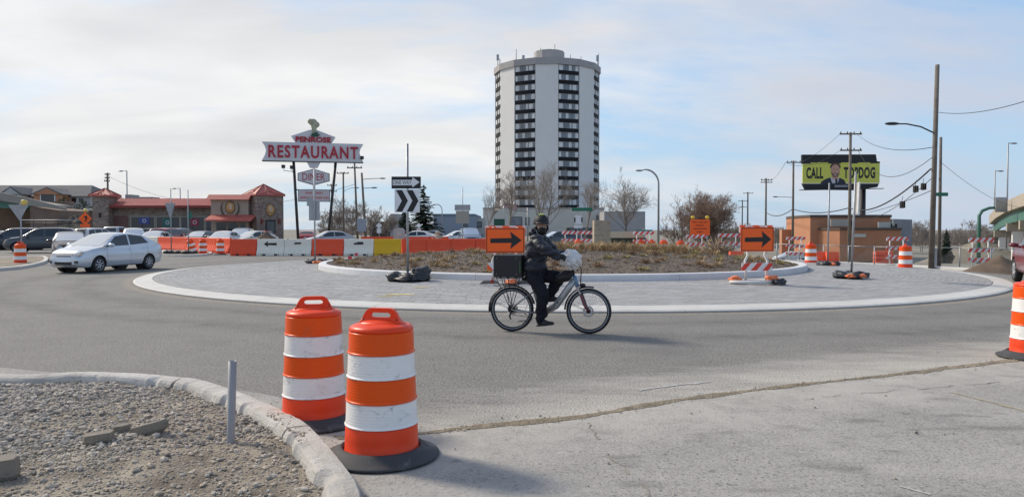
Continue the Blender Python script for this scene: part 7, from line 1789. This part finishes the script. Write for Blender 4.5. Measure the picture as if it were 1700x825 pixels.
# jacket: padded, quilted folds
g = MB(); cap(g, (.365, 0, .90), .155, (.375, 0, 1.12), .175, 20); cap(g, (.375, 0, 1.12), .180, (.415, 0, 1.36), .165, 20); cap(g, SHR, .098, SHL, .098); cap(g, (.43, 0, 1.43), .10, (.45, -.01, 1.525), .083)
g.ell((.37, 0, 1.02), (.19, .235, .18), 20, 12); g.ell((.40, 0, 1.30), (.185, .25, .2), 20, 12)
for a, b, c in ((SHR, ELR, WRR), (SHL, ELL, WRL)): cap(g, a, .100, a.lerp(b, .5), .098); cap(g, a.lerp(b, .5), .098, b, .084); cap(g, b, .084, c - (c - b).normalized() * .02, .060)
def quilt(co, n):
    f = .010 * math.sin(co.z * 52 + 3.5 * noise.noise(co * 4)) * (1 if co.z > .92 else .3) + .020 * noise.noise(co * 7) + .010 * noise.noise(co * 17); return f
link('jacket', bake(g, M_JK, .012, 3, quilt, 'jacket'), per)
g = MB(); g.tube([(.41 + .19 * math.cos(a), .235 * math.sin(a), 1.265 + .01 * math.cos(a)) for a in [2 * math.pi * i / 30 for i in range(14, 24)]], .004, 5); g.build('reflective_piping', mat('piping_grey', (.38, .39, .40), .4), per)
# trousers
g = MB(); cap(g, (.36, 0, .90), .145, (.36, 0, .86), .14)
for a, b, c in ((HIPR, KNR, ANR), (HIPL, KNL, ANL)): cap(g, a, .118, a.lerp(b, .5), .112); cap(g, a.lerp(b, .5), .112, b, .092); cap(g, b, .092, b.lerp(c, .55), .084); cap(g, b.lerp(c, .55), .084, c + Vector((0, 0, .02)), .074)
link('trousers', bake(g, M_TR, .012, 3, lambda co, n: .016 * noise.noise(co * 8) + .009 * noise.noise(co * 19) + .004 * math.sin(co.z * 40 + 7 * noise.noise(co * 5)), 'trousers'), per)
for an, nm in ((ANR, 'shoe'), (ANL, 'shoe')):
    g = MB(); a = an + Vector((.0, 0, -.045)); tilt = Matrix.Translation(a) @ Matrix.Rotation(rad(-6), 4, 'Y'); 
    g.ell((0, 0, .012), (.062, .045, .055), 16, 10, M=tilt); g.ell((.085, 0, -.018), (.115, .046, .034), 18, 10, M=tilt); g.ell((.155, 0, -.022), (.06, .044, .028), 14, 8, M=tilt); g.ell((.04, 0, .005), (.08, .042, .042), 14, 8, M=tilt)
    sh = link(nm, bake(g, M_SHOE, .007, 3, None, 'shoe'), per)
    g = MB(); g.prism([(-.062, -.052), (.06, -.054), (.20, -.048), (.215, -.036), (-.066, -.034)], -.043, .043, 'xz', M=tilt); g.build('sole', mat('sole_grey', (.05, .05, .052), .7), sh, bevel=.006)
# gloved hands closed on the grips
for s, wr in ((-1, WRR), (1, WRL)):
    grip = hb + Vector((-.115, s * .295, .04)); g = MB(); palm = wr.lerp(grip, .55) + Vector((0, 0, .022)); cap(g, wr, .036, palm, .040)
    for i, L in enumerate((.9, 1.0, .95, .8)):
        off = Vector((.02 * (i - 1.5) * .9, s * -.019 * (i - 1.5), 0)); b = palm + off + Vector((.012, 0, .012)); k1 = grip + off + Vector((.028 * L, 0, .022)); k2 = grip + off + Vector((.036 * L, 0, -.012)); k3 = grip + off + Vector((.008, 0, -.032)); cap(g, b, .0115, k1, .0105, 8); cap(g, k1, .0105, k2, .0095, 8); cap(g, k2, .0095, k3, .0085, 8)
    tb_ = palm + Vector((-.005, -s * .035, -.005)); cap(g, tb_, .013, grip + Vector((.012, -s * .06, -.018)), .010, 8); cap(g, grip + Vector((.012, -s * .06, -.018)), .010, grip + Vector((.034, -s * .05, -.026)), .009, 8)
    link('glove', bake(g, M_GLOVE, .005, 1, None, 'glove'), per)
# helmet with peak and chin strap
g = MB(); n = 24; m = 12
def hel(u_, v_):
    a = 2 * math.pi * u_; b = rad(98) * v_; x, y, z = math.cos(a) * math.sin(b) * .118, math.sin(a) * math.sin(b) * .142, math.cos(b) * .138
    cut = -.005 if y < 0 else -.06 * min(1, y / .1)
    return HM @ Vector((x, y + .012, max(z, cut) + .052))
g.grid(hel, 32, 14); he = g.build('helmet', mat('helmet_black', (.022, .022, .024), .6, spec=.25, var=.2, scale=6), per); md = he.modifiers.new('s', 'SOLIDIFY'); md.thickness = .008; md.offset = 0
def stripe(u_, v_): a = rad(-48 + 96 * u_); b = rad(16 + 14 * v_); return HM @ Vector((math.sin(a) * math.sin(b) * .130, -math.cos(a) * math.sin(b) * .152 + .012, math.cos(b) * .150 + .052))
g = MB(); g.grid(stripe, 10, 6); g.build('lime_panel', mat('helmet_lime', (.48, .58, .10), .4), he)
g = MB(); g.grid(lambda u_, v_: HM @ Vector((math.sin(rad(-62 + 124 * u_)) * (.112 + .012 * v_), -math.cos(rad(-62 + 124 * u_)) * (.130 + .055 * v_) + .012, .066 - .020 * v_)), 14, 3); pk = g.build('peak', M_BK, he); md = pk.modifiers.new('s', 'SOLIDIFY'); md.thickness = .008
for s in (-1, 1): g = MB(); g.tube([HM @ Vector((s * .105, -.02, .03)), HM @ Vector((s * .094, -.035, -.05)), HM @ Vector((s * .075, -.07, -.115)), HM @ Vector((0, -.088, -.150))], .006, 5); g.build('chin_strap', mat('strap_grey', (.30, .31, .32), .6), he)
for s in (-1, 1): g = MB(); g.ell((s * .095, .01, -.03), (.02, .055, .055), 12, 8, M=HM); g.build('ear_pad', M_MASK, he)
# face mask running into a neck gaiter
g = MB(); g.ell((0, -.022, -.068), (.082, .093, .062), 18, 10, M=HM); g.ell((0, -.075, -.045), (.052, .045, .045), 14, 8, M=HM); g.ell((0, -.112, -.028), (.018, .018, .024), 10, 6, M=HM); cap(g, HM @ Vector((0, .0, -.09)), .078, HM @ Vector((0, .03, -.165)), .078)
link('face_mask', bake(g, M_MASK, .008, 2, lambda co, n: .005 * noise.noise(co * 22), 'face_mask'), per)
# hood lying behind the neck
g = MB(); g.ell((.345, .03, 1.545), (.085, .13, .075), 18, 10, jit=.4, seed=4); link('hood', bake(g, M_JK, .012, 2, lambda co, n: .012 * noise.noise(co * 14), 'hood'), per)

# clear plastic bag wrapped over the handlebar
k = NT('clear_plastic_film', .25); k.b.inputs['Alpha'].default_value = .80; k.color(k.mix(k.map(k.noise(9, 5, .6), .4, .65), (.68, .68, .69), (.9, .9, .9)))
def crumple(seed, c, r, rot):
    g = MB(); M = Matrix.Translation(c) @ Matrix.Rotation(rot, 4, 'Y'); nu, nv = 26, 16
    g.ell((0, 0, 0), r, nu, nv, M=None)
    vs = []
    for v in g.v:
        v = Vector(v); q = v.normalized(); s_ = 1 + .34 * noise.noise(q * 2.1 + Vector((seed, 0, 0))) + .24 * abs(noise.noise(q * 5 + Vector((0, seed, 0)))) - .20 * abs(noise.noise(q * 8 + Vector((0, 0, seed)))) + .03 * noise.noise(q * 14); vs.append(tuple(M @ (v * s_)))
    g.v = vs; g.s = [False] * len(g.f); return g
pb = thing('plastic_bag', 'clear crumpled plastic bag wrapped over the bicycle handlebar', 'bag', BK, BRZ)
crumple(3.3, Vector((.945, -.13, 1.15)), (.165, .19, .14), rad(40)).build('film', k.m, pb)
g = MB(); g.ell((.97, -.1, 1.13), (.10, .15, .07), 12, 8, jit=.4, seed=5); g.build('wrapped_bundle', mat('bundle_grey', (.23, .25, .28), .6, var=.4, scale=9), pb)
g = MB(); g.ell((.90, -.27, 1.10), (.035, .03, .03), 8, 6); g.build('red_item', mat('bundle_red', (.42, .06, .09), .6), pb)
